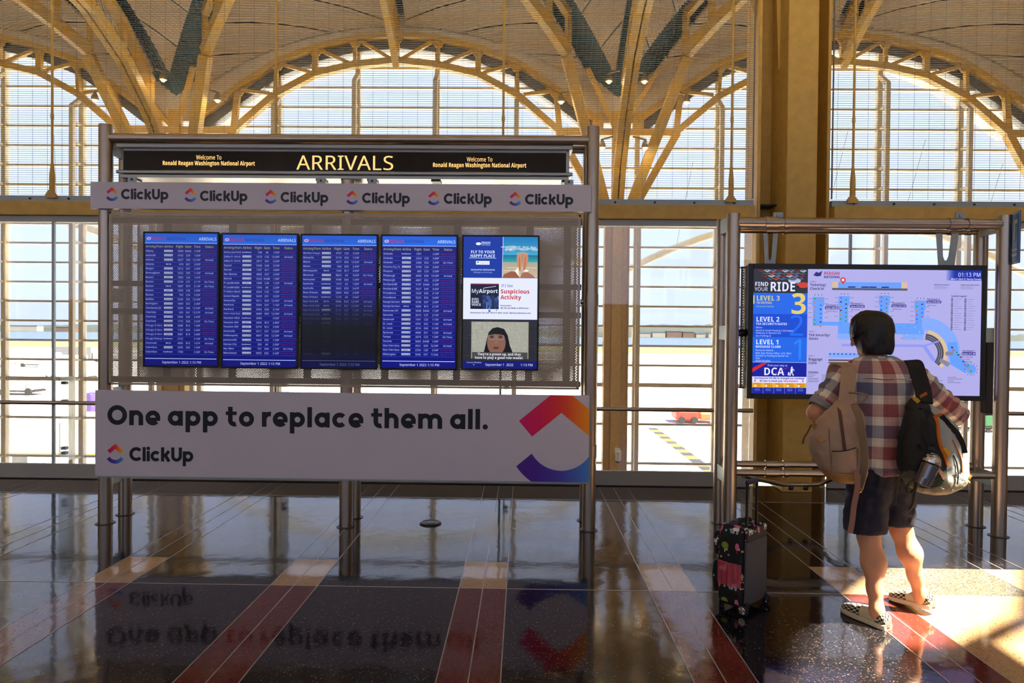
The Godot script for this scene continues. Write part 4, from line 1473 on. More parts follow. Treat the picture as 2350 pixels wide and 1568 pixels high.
func flight_picture(which: int) -> Image:
	var W := 512
	var H := 922
	var im := Image.create(W, H, false, Image.FORMAT_RGBA8)
	im.fill(Color(0.0, 0.02, 0.42))
	for y in 66:
		fillr(im, 0, y, W, 1, Color(0.10, 0.30, 0.72).lerp(Color(0.05, 0.36, 0.80), y / 66.0))
	fillr(im, 0, 66, W, 4, Color(0.6, 0.66, 0.86))
	disc(im, 28, 36, 15, Color(0.75, 0.72, 0.85), 10)
	disc(im, 28, 36, 9, Color(0.28, 0.25, 0.62), 5)
	line(im, Vector2(12, 46), Vector2(46, 24), 3, Color(0.85, 0.35, 0.45))
	txt(im, "REAGAN", 46, 47, 28, Color(0.62, 0.12, 0.36), -1, true, 102)
	txt(im, "NATIONAL", 152, 47, 28, Color(0.12, 0.20, 0.58), -1, true, 140)
	txt(im, "ARRIVALS", 506, 48, 29, Color(0.82, 0.85, 0.95), 1)
	var yel := Color(0.72, 0.76, 0.25)
	for h in [["Arriving From", 6, -1], ["Airline", 138, -1], ["Flight", 272, 1], ["Gate", 306, 0], ["Time", 393, 1], ["Status", 455, 0]]:
		txt(im, h[0], h[1], 99, 21, yel, h[2], false, 124)
	var rows: Array = FLIGHTS[which]
	for i in rows.size():
		var c: PackedStringArray = (rows[i] as String).split("|")
		var y := 129.0 + i * 30.6
		var w := Color(0.72, 0.76, 0.90)
		txt(im, c[0], 6, y, 18, w, -1, false, 118)
		match c[1]:
			"A", "U", "C", "J":
				fillr(im, 136, y - 14, 62, 15, Color(0.62, 0.64, 0.74))
				txt(im, {"A": "American", "U": "UNITED", "C": "Air Canada", "J": "jetBlue"}[c[1]], 165, y - 2, 11, Color(0.28, 0.32, 0.45), 0, true)
				if c[1] == "A":
					polyfill(im, [Vector2(188, y - 12), Vector2(192, y - 12), Vector2(196, y - 1), Vector2(191, y - 1)], Color(0.3, 0.35, 0.6))
			"D": txt(im, "DELTA", 167, y - 2, 13, w, 0, true)
			"S": txt(im, "Southwest", 165, y - 2, 13, w, 0, true)
		txt(im, c[2], 272, y, 18, w, 1)
		txt(im, c[3], 306, y, 18, w, 0)
		txt(im, c[4], 393, y, 18, w, 1)
		if c[5] == "N":
			var t := c[4].replace("P", " P").replace("A", " A")
			txt(im, "Now At " + t, 455, y, 17, Color(0.55, 0.05, 0.30), 0, false, 96)
		else:
			txt(im, c[5], 455, y, 18, w, 0)
		fillr(im, 2, y + 10, 504, 2, Color(0.20, 0.28, 0.66))
	fillr(im, 4, 872, 504, 5, Color(0.62, 0.68, 0.88))
	txt(im, "September 1 2022 1:13 PM", 262, 908, 23, Color(0.78, 0.82, 0.95), 0)
	if which == 2:
		# the panel was caught between two refreshes: rows 10 to 24 are only half drawn
		for y in H:
			var k := 1.0
			if y > 400:
				k = clampf(1.0 - (y - 400) / 260.0, 0.08, 1.0)
			if y > 780:
				k = clampf(0.08 + (y - 780) / 140.0 * 0.5, 0.0, 1.0)
			if k < 0.999:
				var strip := Image.create(W, 1, false, Image.FORMAT_RGBA8)
				strip.fill(Color(0.01, 0.012, 0.03, 1.0 - k))
				im.blend_rect(strip, Rect2i(0, 0, W, 1), Vector2i(0, y))
	return im

func info_picture() -> Image:
	var W := 512
	var H := 922
	var im := Image.create(W, H, false, Image.FORMAT_RGBA8)
	im.fill(Color(0.01, 0.05, 0.45))
	# holiday advertisement
	fillr(im, 0, 0, 270, 286, Color(0.01, 0.18, 0.58))
	for y in 286:
		var c := Color(0.05, 0.42, 0.66).lerp(Color(0.22, 0.58, 0.74), y / 110.0)
		if y > 126:
			c = Color(0.02, 0.38, 0.55).lerp(Color(0.16, 0.62, 0.60), (y - 126) / 50.0)
		if y > 176:
			c = Color(0.62, 0.60, 0.52).lerp(Color(0.76, 0.66, 0.55), (y - 176) / 110.0)
		fillr(im, 270, y, 242, 1, c)
	var rng := RandomNumberGenerator.new()
	rng.seed = 77
	for i in 60:
		disc(im, 290 + rng.randf() * 215, 68 + rng.randf() * 26, 4 + rng.randf() * 12, Color(0.5, 0.66, 0.75).lerp(Color(0.72, 0.76, 0.78), rng.randf()), 3 + rng.randf() * 5)
	fillr(im, 300, 214, 205, 3, Color(0.85, 0.82, 0.76))
	fillr(im, 276, 236, 80, 3, Color(0.86, 0.83, 0.78))
	var skin := Color(0.74, 0.50, 0.36)
	var dark := Color(0.55, 0.32, 0.22)
	polyfill(im, [Vector2(366, 145), Vector2(372, 120), Vector2(396, 112), Vector2(406, 125), Vector2(404, 190), Vector2(394, 238), Vector2(384, 238), Vector2(372, 190)], skin)
	polyfill(im, [Vector2(408, 125), Vector2(414, 112), Vector2(436, 118), Vector2(448, 142), Vector2(440, 195), Vector2(424, 236), Vector2(414, 236), Vector2(408, 190)], skin)
	line(im, Vector2(386, 140), Vector2(388, 230), 4, dark)
	line(im, Vector2(428, 140), Vector2(420, 230), 4, dark)
	for k in 5:
		disc(im, 372 + k * 7.5, 118 - k * 1.6, 4, skin.lightened(0.15), 5)
		disc(im, 412 + k * 7.5, 111 + k * 2.2, 4, skin.lightened(0.15), 5)
	polyfill(im, [Vector2(270, 286), Vector2(280, 262), Vector2(330, 240), Vector2(372, 246), Vector2(388, 286)], dark)
	polyfill(im, [Vector2(392, 286), Vector2(404, 252), Vector2(440, 244), Vector2(480, 268), Vector2(494, 286)], dark.lightened(0.1))
	polyfill(im, [Vector2(352, 236), Vector2(380, 212), Vector2(386, 280), Vector2(372, 262)], Color(0.9, 0.86, 0.82))
	polyfill(im, [Vector2(412, 240), Vector2(428, 226), Vector2(452, 232), Vector2(440, 246)], Color(0.9, 0.86, 0.82))
	line(im, Vector2(272, 0), Vector2(268, 286), 3, WHITE)
	line(im, Vector2(258, 72), Vector2(284, 70), 4, WHITE)
	disc(im, 102, 50, 18, WHITE, 10)
	txt(im, "REAGAN", 122, 49, 20, WHITE, -1, true, 64)
	txt(im, "NATIONAL", 122, 62, 15, WHITE, -1, false, 64)
	txt(im, "FLY TO YOUR", 132, 117, 27, WHITE, 0, true, 172)
	txt(im, "HAPPY PLACE", 132, 144, 27, WHITE, 0, true, 186)
	fillr(im, 38, 148, 188, 3, Color(0.75, 0.85, 0.95))
	fillr(im, 86, 170, 94, 26, WHITE)
	disc(im, 100, 180, 5, Color(0.2, 0.2, 0.4))
	txt(im, "Where to?", 116, 189, 13, Color(0.5, 0.5, 0.6))
	txt(im, "SEE NONSTOP DESTINATIONS", 134, 237, 14, WHITE, 0, true, 166)
	txt(im, "FlyReagan.com/nonstop", 134, 254, 13, WHITE, 0, false, 130)
	# notice
	fillr(im, 0, 288, 512, 290, Color(0.83, 0.85, 0.92))
	fillr(im, 50, 328, 196, 178, Color(0.03, 0.06, 0.16))
	fillr(im, 50, 328, 196, 6, Color(0.62, 0.12, 0.36))
	for i in 46:
		var x := 130 + rng.randf() * 110
		fillr(im, x, 410 + rng.randf() * 40, 4 + rng.randf() * 12, 20 + rng.randf() * 60, Color(0.10, 0.16, 0.36).lerp(Color(0.45, 0.60, 0.85), rng.randf() * rng.randf()))
	fillr(im, 50, 506, 196, 4, Color(0.83, 0.85, 0.92))
	var w1 := txt(im, "My", 56, 394, 38, WHITE, -1, false)
	txt(im, "Airport", 56 + w1, 394, 38, WHITE, -1, true, 136)
	line(im, Vector2(138, 360), Vector2(226, 346), 3, WHITE)
	for l in [["EYES", 446], ["EARS", 465], ["VOICE", 484]]:
		txt(im, l[0], 58, l[1], 22, WHITE, -1, true)
	txt(im, "If I See", 262, 351, 26, Color(0.16, 0.26, 0.62), -1, false)
	txt(im, "Suspicious", 258, 396, 40, Color(0.70, 0.10, 0.16), -1, true, 200)
	txt(im, "Activity", 258, 437, 40, Color(0.70, 0.10, 0.16), -1, true, 142)
	txt(im, "Remember:", 258, 486, 14, Color(0.3, 0.3, 0.45), -1, true)
	txt(im, "My Tip Can Make A Difference.", 258, 503, 15, Color(0.2, 0.2, 0.35), -1, true, 198)
	txt(im, "Anonymous Tip Line: 703-417-4403  Email: MyAirport@mwaa.com", 48, 537, 15, Color(0.2, 0.25, 0.5), -1, true, 420)
	# video of a speaker with captions
	fillr(im, 0, 580, 512, 290, Color(0.13, 0.14, 0.17))
	for i in 90:
		fillr(im, rng.randf() * 512 - 40, 584 + rng.randf() * 280, 30 + rng.randf() * 80, 3, Color(0.08, 0.09, 0.12).lerp(Color(0.30, 0.27, 0.25), rng.randf()))
	fillr(im, 58, 594, 396, 260, Color(0.60, 0.54, 0.46))
	fillr(im, 62, 598, 388, 252, Color(0.60, 0.60, 0.56))
	for i in 500:
		disc(im, 66 + rng.randf() * 380, 600 + rng.randf() * 246, 2 + rng.randf() * 5, Color(0.55, 0.55, 0.51).lerp(Color(0.66, 0.66, 0.62), rng.randf()))
	var hair := Color(0.05, 0.045, 0.05)
	polyfill(im, [Vector2(134, 850), Vector2(150, 790), Vector2(166, 720), Vector2(178, 670), Vector2(205, 640), Vector2(240, 632), Vector2(285, 645), Vector2(310, 690), Vector2(325, 760), Vector2(345, 810), Vector2(362, 850)], hair)
	disc(im, 232, 742, 64, Color(0.48, 0.34, 0.28), 88)
	polyfill(im, [Vector2(176, 700), Vector2(190, 664), Vector2(232, 650), Vector2(278, 664), Vector2(296, 710), Vector2(262, 682), Vector2(214, 680)], hair)
	for e in [[200, 702], [260, 702]]:
		disc(im, e[0], e[1], 27, Color(0.62, 0.55, 0.55), 20)
		disc(im, e[0], e[1], 24, Color(0.44, 0.31, 0.27), 17)
		disc(im, e[0], e[1] - 1, 11, Color(0.12, 0.08, 0.08), 5)
		fillr(im, e[0] - 15, e[1] - 18, 30, 4, Color(0.14, 0.09, 0.08))
	polyfill(im, [Vector2(226, 712), Vector2(238, 712), Vector2(246, 746), Vector2(216, 746)], Color(0.52, 0.37, 0.30))
	disc(im, 230, 778, 20, Color(0.40, 0.20, 0.20), 9)
	fillr(im, 214, 776, 34, 3, Color(0.16, 0.07, 0.08))
	fillr(im, 64, 808, 384, 46, Color(0.26, 0.25, 0.25))
	txt(im, "They're a grown up, and they", 252, 830, 24, WHITE, 0, true, 300)
	txt(im, "have to play a good role model.", 252, 855, 24, WHITE, 0, true, 336)
	fillr(im, 0, 870, 512, 52, Color(0.02, 0.06, 0.42))
	txt(im, "Current Weather", 80, 886, 14, WHITE, 0)
	txt(im, "°F", 76, 904, 15, WHITE, 0)
	txt(im, "September 1  2022", 254, 904, 24, WHITE, 0, false, 196)
	txt(im, "1:13 PM", 442, 904, 24, WHITE, 0)
	return im

func map_picture() -> Image:
	# drawn at three times the size it has in the photograph: 531 x 296
	var k := 3.0
	var W := int(531 * k)
	var H := int(296 * k)
	var im := Image.create(W, H, false, Image.FORMAT_RGBA8)
	var paper := Color(0.62, 0.61, 0.82)
	im.fill(paper)
	var navy := Color(0.12, 0.12, 0.42)
	var rng := RandomNumberGenerator.new()
	rng.seed = 5
	var L := 127.0 * k
	# left column: parked cars
	fillr(im, 0, 0, L, 57 * k, Color(0.14, 0.14, 0.17))
	for r in 6:
		for c in 9:
			var x := (18 + c * 14 - r * 1 + (r % 2) * 6) * k + r * 18
			var y := (3 + r * 6.2) * k
			if x > L - 20 or (r > 3 and c < 4 + r):
				continue
			var col: Color = [Color(0.45, 0.14, 0.14), Color(0.28, 0.36, 0.52), Color(0.62, 0.66, 0.74), Color(0.24, 0.32, 0.36), Color(0.36, 0.42, 0.52), Color(0.66, 0.24, 0.16)][(r * 3 + c * 2) % 6]
			disc(im, x, y + 5, 22, col, 9)
			disc(im, x - 3, y, 12, col.darkened(0.45), 6)
			disc(im, x - 14, y + 12, 4, Color(0.05, 0.05, 0.06))
			disc(im, x + 14, y + 12, 4, Color(0.05, 0.05, 0.06))
	disc(im, 96 * k, 28 * k, 44, Color(0.62, 0.66, 0.80), 18)
	disc(im, 92 * k, 24 * k, 26, Color(0.3, 0.34, 0.42), 10)
	disc(im, 116 * k, 38 * k, 46, Color(0.74, 0.20, 0.14), 20)
	disc(im, 104 * k, 42 * k, 9, Color(0.05, 0.05, 0.05))
	fillr(im, L, 0, 40, 57 * k, paper)
	fillr(im, 0, 40 * k, 100 * k, 17 * k, Color(0.12, 0.12, 0.14))
	var lav := Color(0.82, 0.82, 0.96)
	txt(im, "FIND", 3 * k, 41 * k, 40, lav, -1, true, 34 * k)
	txt(im, "YOUR", 3 * k, 52.5 * k, 36, lav, -1, false, 32 * k)
	txt(im, "RIDE", 38 * k, 53 * k, 92, lav, -1, true, 61 * k)
	fillr(im, 0, 57 * k, L, 165 * k, Color(0.10, 0.36, 0.82))
	fillr(im, 0, 107 * k, L, 55 * k, Color(0.05, 0.26, 0.74))
	fillr(im, 0, 63 * k, 3 * k, 20 * k, Color(0.80, 0.72, 0.32))
	var gold := Color(0.78, 0.72, 0.46)
	txt(im, "3", 88 * k, 106 * k, 204, Color(0.80, 0.72, 0.40), -1, true)
	txt(im, "2", 84 * k, 158 * k, 204, Color(0.08, 0.38, 0.86), -1, false)
	txt(im, "1", 90 * k, 214 * k, 204, Color(0.14, 0.46, 0.90), -1, false)
	fillr(im, L, 57 * k, 60, 165 * k, paper)
	txt(im, "LEVEL 3", 7 * k, 75 * k, 46, gold, -1, true, 58 * k)
	txt(im, "TICKETING", 7 * k, 83 * k, 22, gold, -1, true, 37 * k)
	txt(im, "Personal Vehicle", 7 * k, 91 * k, 17, gold, -1, false, 42 * k)
	txt(im, "LEVEL 2", 7 * k, 125 * k, 46, lav, -1, true, 58 * k)
	txt(im, "TSA SECURITY/GATES", 7 * k, 133 * k, 22, lav, -1, true, 74 * k)
	for l in [["Metro", 141], ["North & South Parking 2 (Garages)", 148], ["Walkway to Rental Cars", 154], ["(via Parking 2)", 160.5]]:
		txt(im, l[0], 7 * k, l[1] * k, 17, lav, -1, false, 90 * k)
	txt(im, "LEVEL 1", 7 * k, 179 * k, 46, lav, -1, true, 56 * k)
	txt(im, "BAGGAGE CLAIM", 7 * k, 187 * k, 22, lav, -1, true, 64 * k)
	for l in [["Personal Vehicle", 195], ["Ride App Pickup (Uber, Lyft, Alto)", 201.5], ["Shuttle to Parking & Rental Car", 208], ["Taxi", 214], ["Hotel Shuttles", 220]]:
		txt(im, l[0], 7 * k, l[1] * k, 17, lav, -1, false, 84 * k)
	fillr(im, 0, 222 * k, L, 74 * k, Color(0.02, 0.10, 0.56))
	fillr(im, 0, 221 * k, L, 2, lav)
	polyfill(im, [Vector2(0, 236 * k), Vector2(24 * k, 223 * k), Vector2(36 * k, 223 * k), Vector2(0, 246 * k)], Color(0.72, 0.14, 0.18))
	txt(im, "Find your way at", 36 * k, 231 * k, 19, lav, -1, false, 46 * k)
	txt(im, "DCA", 26 * k, 252 * k, 74, lav, -1, true, 52 * k)
	line(im, Vector2(54 * k, 246 * k), Vector2(84 * k, 233 * k), 2, Color(0.75, 0.2, 0.3))
	# walking figure with case
	var fx := 92.0 * k
	disc(im, fx + 2, 233 * k, 6, lav)
	polyfill(im, [Vector2(fx - 6, 235.5 * k), Vector2(fx + 8, 235.5 * k), Vector2(fx + 10, 244 * k), Vector2(fx - 8, 244 * k)], lav)
	line(im, Vector2(fx, 243 * k), Vector2(fx + 14, 253 * k), 7, lav)
	line(im, Vector2(fx - 2, 243 * k), Vector2(fx - 10, 253 * k), 7, lav)
	line(im, Vector2(fx + 8, 236 * k), Vector2(fx + 20, 241 * k), 5, lav)
	polyfill(im, [Vector2(fx - 24, 245 * k), Vector2(fx - 14, 244 * k), Vector2(fx - 14, 252 * k), Vector2(fx - 26, 252 * k)], lav)
	fillr(im, 0, 255.5 * k, L, 15 * k, Color(0.80, 0.79, 0.94))
	txt(im, "Starting June 5th We've changed our numbers!", 64 * k, 261 * k, 18, navy, 0, true, 118 * k)
	txt(im, "Be sure to check your", 18 * k, 267.5 * k, 18, navy, -1, true, 54 * k)
	txt(im, "Gate Number!", 74 * k, 267.5 * k, 18, Color(0.66, 0.12, 0.18), -1, true, 34 * k)
	for x in [7.0, 119.0]:
		polyfill(im, [Vector2((x - 2) * k, 265 * k), Vector2((x + 2) * k, 265 * k), Vector2(x * k, 269 * k)], Color(0.66, 0.12, 0.18))
		fillr(im, (x - 0.7) * k, 260 * k, 1.4 * k, 5 * k, Color(0.66, 0.12, 0.18))
	fillr(im, 0, 270.5 * k, L, 11 * k, Color(0.84, 0.60, 0.12))
	for i in 5:
		fillr(im, (i * 25.4 + 0.3) * k, 270.5 * k, 1, 26 * k, lav)
		txt(im, "Terminal 2", (i * 25.4 + 12.7) * k, 274 * k, 10, Color(0.4, 0.25, 0.1), 0, true)
		fillr(im, (i * 25.4 + 6) * k, 275 * k, 4 * k, 4.5 * k, lav)
		txt(im, ["A1-9", "B10-22", "C23-34", "D35-45", "E46-59"][i], (i * 25.4 + 16) * k, 279 * k, 11, Color(0.4, 0.25, 0.1), 0, true)
		for q in 3:
			fillr(im, (i * 25.4 + 6) * k, (284 + q * 2.4) * k, 13 * k, 2, Color(0.45, 0.5, 0.8))
	# right part: the map itself
	disc(im, 149 * k, 12 * k, 27, Color(0.66, 0.20, 0.28), 15)
	disc(im, 149 * k, 11 * k, 25, paper, 11)
	polyfill(im, [Vector2(140 * k, 15 * k), Vector2(146 * k, 6 * k), Vector2(152 * k, 9 * k), Vector2(160 * k, 4 * k), Vector2(157 * k, 16 * k), Vector2(148 * k, 17 * k)], navy)
	txt(im, "REAGAN", 164 * k, 13 * k, 28, Color(0.66, 0.18, 0.26), -1, true, 41 * k)
	txt(im, "NATIONAL", 164 * k, 21 * k, 24, navy, -1, true, 39 * k)
	for l in [["LEVEL 3", 132, 31, 13, false, 0], ["Ticketing/", 132, 40, 25, true, 38], ["Check-In", 132, 49, 25, true, 33], ["LEVEL 2", 131, 149, 13, false, 0], ["TSA Security/", 131, 158.5, 25, true, 50], ["Gates", 131, 167, 25, true, 22], ["LEVEL 1", 131, 207, 13, false, 0], ["Baggage", 131, 216, 25, true, 33], ["Claim", 131, 224.5, 25, true, 20], ["DINING", 131, 246.5, 20, true, 24]]:
		txt(im, l[0], l[1] * k, l[2] * k, l[3], Color(0.20, 0.20, 0.36), -1, l[4], l[5] * k)
	for i in 5:
		for c in 3:
			fillr(im, (131 + c * 32) * k, (250 + i * 4) * k, (12 + rng.randi() % 14) * k, 3, Color(0.35, 0.34, 0.48))
	for c in 2:
		for i in 4:
			fillr(im, (408 + c * 48) * k, (252 + i * 4.2) * k, (14 + rng.randi() % 26) * k, 3, Color(0.35, 0.34, 0.48))
	var sky := Color(0.36, 0.56, 0.92)
	var pale := Color(0.46, 0.60, 0.90)
	# ticketing bar
	fillr(im, 184 * k, 30 * k, 175 * k, 14 * k, sky)
	fillr(im, 184 * k, 29 * k, 14 * k, 15 * k, Color(0.76, 0.66, 0.56))
	fillr(im, 345 * k, 29 * k, 14 * k, 15 * k, Color(0.76, 0.66, 0.56))
	fillr(im, 184 * k, 44 * k, 175 * k, 5 * k, Color(0.30, 0.30, 0.38))
	for x in [221.0, 252.0, 270.0, 299.0]:
		fillr(im, x * k, 40 * k, 17 * k, 3 * k, navy)
	ring_part(im, 209 * k, 25 * k, 3 * k, 6.5 * k, 0, 360, Color(0.80, 0.20, 0.16))
	polyfill(im, [Vector2(204 * k, 29 * k), Vector2(214 * k, 29 * k), Vector2(209 * k, 36 * k)], Color(0.80, 0.20, 0.16))
	disc(im, 209 * k, 25 * k, 9, Color(0.86, 0.84, 0.92))
	# piers
	var piers := [[138, 66, 28, 24, 134, "Terminal 2", "Gates E46-E59", 168, 88], [199, 63, 26, 28, 148, "Terminal 2", "Gates D35-D45", 226, 84], [293, 61, 26, 22, 148, "Terminal 2", "Gates C23-C34", 323, 82], [376, 72, 26, 22, 148, "Terminal 2", "Gates B10-B22", 404, 72]]
	for p in piers:
		fillr(im, p[0] * k, p[1] * k, p[2] * k, 22 * k, sky)
		fillr(im, (p[0] + 2) * k, p[1] * k, (p[2] - 5) * k, (p[4] - p[1]) * k, sky)
		for i in 3:
			disc(im, (p[0] + 6 + i * 8) * k, (p[1] - 5) * k, 3, Color(0.2, 0.2, 0.3))
		for i in 5:
			var yy: float = p[1] + 4 + i * 11.0
			line(im, Vector2((p[0] - 9) * k, yy * k), Vector2((p[0] - 1) * k, yy * k), 2, Color(0.25, 0.25, 0.4))
			line(im, Vector2((p[0] + p[2] + 1) * k, yy * k), Vector2((p[0] + p[2] + 9) * k, yy * k), 2, Color(0.25, 0.25, 0.4))
		for i in 14:
			var cc: Color = [Color(0.78, 0.42, 0.10), Color(0.78, 0.12, 0.30), Color(0.10, 0.56, 0.20), Color(0.10, 0.14, 0.42), Color(0.05, 0.40, 0.85), Color(0.78, 0.42, 0.10)][rng.randi() % 6]
			var side: float = 6.0 if i % 2 == 0 else p[2] - 8.0
			disc(im, (p[0] + side) * k, (p[1] + 4 + i * 5.0) * k, 6.5, cc, 5.5)
		txt(im, p[5], (p[7] + 1) * k, (p[8] - 1) * k, 17, Color(0.2, 0.2, 0.35), -1, true)
		fillr(im, p[7] * k, p[8] * k, 34 * k, 6.5 * k, Color(0.14, 0.06, 0.46))
		txt(im, p[6], (p[7] + 17) * k, (p[8] + 5.2) * k, 16, lav, 0, true, 31 * k)
		txt(im, "American", (p[7] + 2) * k, (p[8] + 12.5) * k, 15, Color(0.3, 0.3, 0.45), -1)
	# main hall between the piers
	fillr(im, 160 * k, 124 * k, 42 * k, 9 * k, sky)
	fillr(im, 199 * k, 126 * k, 200 * k, 26 * k, sky)
	fillr(im, 198 * k, 152 * k, 52 * k, 13 * k, pale)
	fillr(im, 350 * k, 152 * k, 48 * k, 13 * k, pale)
	fillr(im, 208 * k, 176 * k, 190 * k, 6 * k, Color(0.52, 0.54, 0.86))
	for i in 40:
		fillr(im, (204 + rng.randf() * 190) * k, (130 + rng.randf() * 32) * k, 6, 5, [navy, Color(0.78, 0.5, 0.1), Color(0.9, 0.85, 0.2), Color(0.1, 0.5, 0.3)][rng.randi() % 4])
	# crescent drive and old terminal
	ring_part(im, 400 * k, 196 * k, 54 * k, 84 * k, -95, 10, Color(0.46, 0.60, 0.92))
	ring_part(im, 400 * k, 196 * k, 46 * k, 55 * k, -80, 40, Color(0.78, 0.68, 0.56))
	ring_part(im, 400 * k, 196 * k, 32 * k, 46 * k, -85, 40, Color(0.27, 0.26, 0.32))
	for r in [36.0, 40.5]:
		ring_part(im, 400 * k, 196 * k, r * k, (r + 0.8) * k, -80, 38, Color(0.62, 0.6, 0.7))
	polyfill(im, [Vector2(396 * k, 178 * k), Vector2(434 * k, 166 * k), Vector2(435 * k, 169 * k), Vector2(398 * k, 182 * k)], Color(0.50, 0.53, 0.86))
	polyfill(im, [Vector2(396 * k, 180 * k), Vector2(404 * k, 178 * k), Vector2(428 * k, 212 * k), Vector2(420 * k, 216 * k)], Color(0.50, 0.53, 0.86))
	polyfill(im, [Vector2(454 * k, 170 * k), Vector2(476 * k, 170 * k), Vector2(482 * k, 205 * k), Vector2(506 * k, 222 * k), Vector2(496 * k, 242 * k), Vector2(462 * k, 222 * k)], sky)
	disc(im, 510 * k, 233 * k, 34, sky)
	for i in 12:
		var a := TAU * i / 12
		disc(im, (510 + cos(a) * 14.5) * k, (233 + sin(a) * 14.5) * k, 3, Color(0.2, 0.2, 0.3))
	for i in 16:
		disc(im, (462 + i * 3.0 + rng.randf() * 4) * k, (176 + i * 3.6 + rng.randf() * 8) * k, 6, [Color(0.78, 0.42, 0.10), Color(0.78, 0.12, 0.30), Color(0.10, 0.56, 0.20), navy][rng.randi() % 4], 5)
	polyfill(im, [Vector2(440 * k, 208 * k), Vector2(462 * k, 219 * k), Vector2(456 * k, 228 * k), Vector2(436 * k, 216 * k)], Color(0.48, 0.47, 0.56))
	fillr(im, 450 * k, 192 * k, 18 * k, 9 * k, Color(0.48, 0.47, 0.56))
	txt(im, "Terminal 1", 489 * k, 192 * k, 17, Color(0.2, 0.2, 0.35), -1, true)
	fillr(im, 488 * k, 193 * k, 32 * k, 7 * k, Color(0.14, 0.06, 0.46))
	txt(im, "Gates A1-A9", 504 * k, 198.5 * k, 16, lav, 0, true)
	for l in [["Air Canada", 206], ["Frontier", 211.5], ["Southwest", 217]]:
		txt(im, l[0], 489 * k, l[1] * k, 15, Color(0.3, 0.3, 0.45))
	# baggage level
	fillr(im, 178 * k, 197 * k, 152 * k, 12 * k, pale)
	fillr(im, 178 * k, 213 * k, 152 * k, 4 * k, Color(0.30, 0.30, 0.38))
	fillr(im, 178 * k, 219 * k, 152 * k, 3.5 * k, Color(0.30, 0.30, 0.38))
	fillr(im, 178 * k, 217 * k, 152 * k, 2 * k, Color(0.76, 0.66, 0.56))
	for i in 16:
		fillr(im, (180 + i * 9.4) * k, 199 * k, 10, 8, navy)
	# legend
	txt(im, "Symbol Legend", 461 * k, 63 * k, 18, Color(0.25, 0.25, 0.4), -1, true, 36 * k)
	for c in 2:
		for i in 14:
			fillr(im, (461 + c * 31) * k, (66 + i * 5.5) * k, 4.2 * k, 4.6 * k, [Color(0.12, 0.12, 0.18), Color(0.2, 0.2, 0.3), Color(0.3, 0.32, 0.42)][(i * 2 + c) % 3])
			fillr(im, (461.9 + c * 31) * k, (67 + i * 5.5) * k, 2 * k, 2 * k, paper)
			fillr(im, (467.5 + c * 31) * k, (68 + i * 5.5) * k, (10 + rng.randi() % 11) * k, 2, Color(0.42, 0.41, 0.58))
	for x in [421.0, 482.0]:
		txt(im, "Need Directions?" if x < 450 else "Flight/Gate Information", x * k, 36 * k, 13, Color(0.25, 0.25, 0.4), -1, true, 44 * k)
		for i in 3:
			fillr(im, x * k, (38.5 + i * 2.6) * k, (26 + (i * 7) % 12) * k, 2, Color(0.42, 0.41, 0.58))
	# clock
	for x in int(84 * k):
		fillr(im, 447 * k + x, 0, 1, 24 * k, paper.lerp(Color(0.03, 0.13, 0.58), clampf(x / (22.0 * k), 0, 1)))
	txt(im, "01:13 PM", 529 * k, 15 * k, 38, lav, 1, false, 53 * k)
	txt(im, "86.0 F (30.0 C) Partly Cloudy", 530 * k, 23 * k, 18, lav, 1, true, 70 * k)
	return im

func screen_material(called: String, im: Image, glow: float) -> StandardMaterial3D:
	var m := mat(called, Color(0.01, 0.01, 0.012), 0.3)
	m.emission_enabled = true
	m.emission = Color.WHITE
	m.emission_operator = BaseMaterial3D.EMISSION_OP_MULTIPLY
	m.emission_texture = ImageTexture.create_from_image(im)
	m.emission_energy_multiplier = glow
	m.texture_repeat = false
	return m

func build_screen(called: String, label: String, category: String, group: String, r: Rect2, z: float, bezel: float, im: Image, deep: float, glow: float) -> Node3D:
	var t := thing(called, label, category, group, Vector3(r.get_center().x, r.get_center().y, z))
	var w := r.size.x
	var h := r.size.y
	var g := G.new()
	g.box(Vector3(0, 0, -deep / 2 - 0.006), Vector3(w - 0.01, h - 0.01, deep - 0.006), 0.008)
	put("housing", g, M.plastic_black, t)
	g = G.new()
	for s in [-1, 1]:
		g.box(Vector3(s * (w / 2 - bezel / 2), 0, -0.006), Vector3(bezel, h, 0.018), 0.003)
		g.box(Vector3(0, s * (h / 2 - bezel / 2), -0.006), Vector3(w - 2 * bezel, bezel, 0.018), 0.003)
	put("bezel", g, M.plastic_black, t)
	g = G.new()
	var a := w / 2 - bezel
	var b := h / 2 - bezel
	g.quad(Vector3(-a, -b, -0.002), Vector3(a, -b, -0.002), Vector3(a, b, -0.002), Vector3(-a, b, -0.002))
	put("display", g, screen_material(called + "_picture", im, glow), t)
	return t

func build_screens() -> void:
	var spots := [[328, 532, 502, 843], [507, 535, 684, 846], [689, 537, 867, 848], [873, 538.5, 1050, 849], [1059, 539.5, 1237, 850]]
	var ones := ["starting with Albany, next to the perforated edge", "starting with Dallas, second of the row", "half dark with a black band, between two blue boards", "starting with Orlando, beside the beach advertisement"]
	for i in 5:
		var s: Array = spots[i]
		var r := rect(s[0], s[1], s[2], s[3], -5.225)
		if i < 4:
			build_screen("flight_screen", "upright blue flight arrivals screen %s" % ones[i], "screen", "flight arrivals screens", r, -5.225, 0.013, flight_picture(i), 0.06, [0.80, 0.86, 0.86, 1.0][i])
		else:
			build_screen("notice_screen", "upright screen with beach advertisement, security notice and captioned video", "screen", "", r, -5.225, 0.013, info_picture(), 0.06, 0.9)

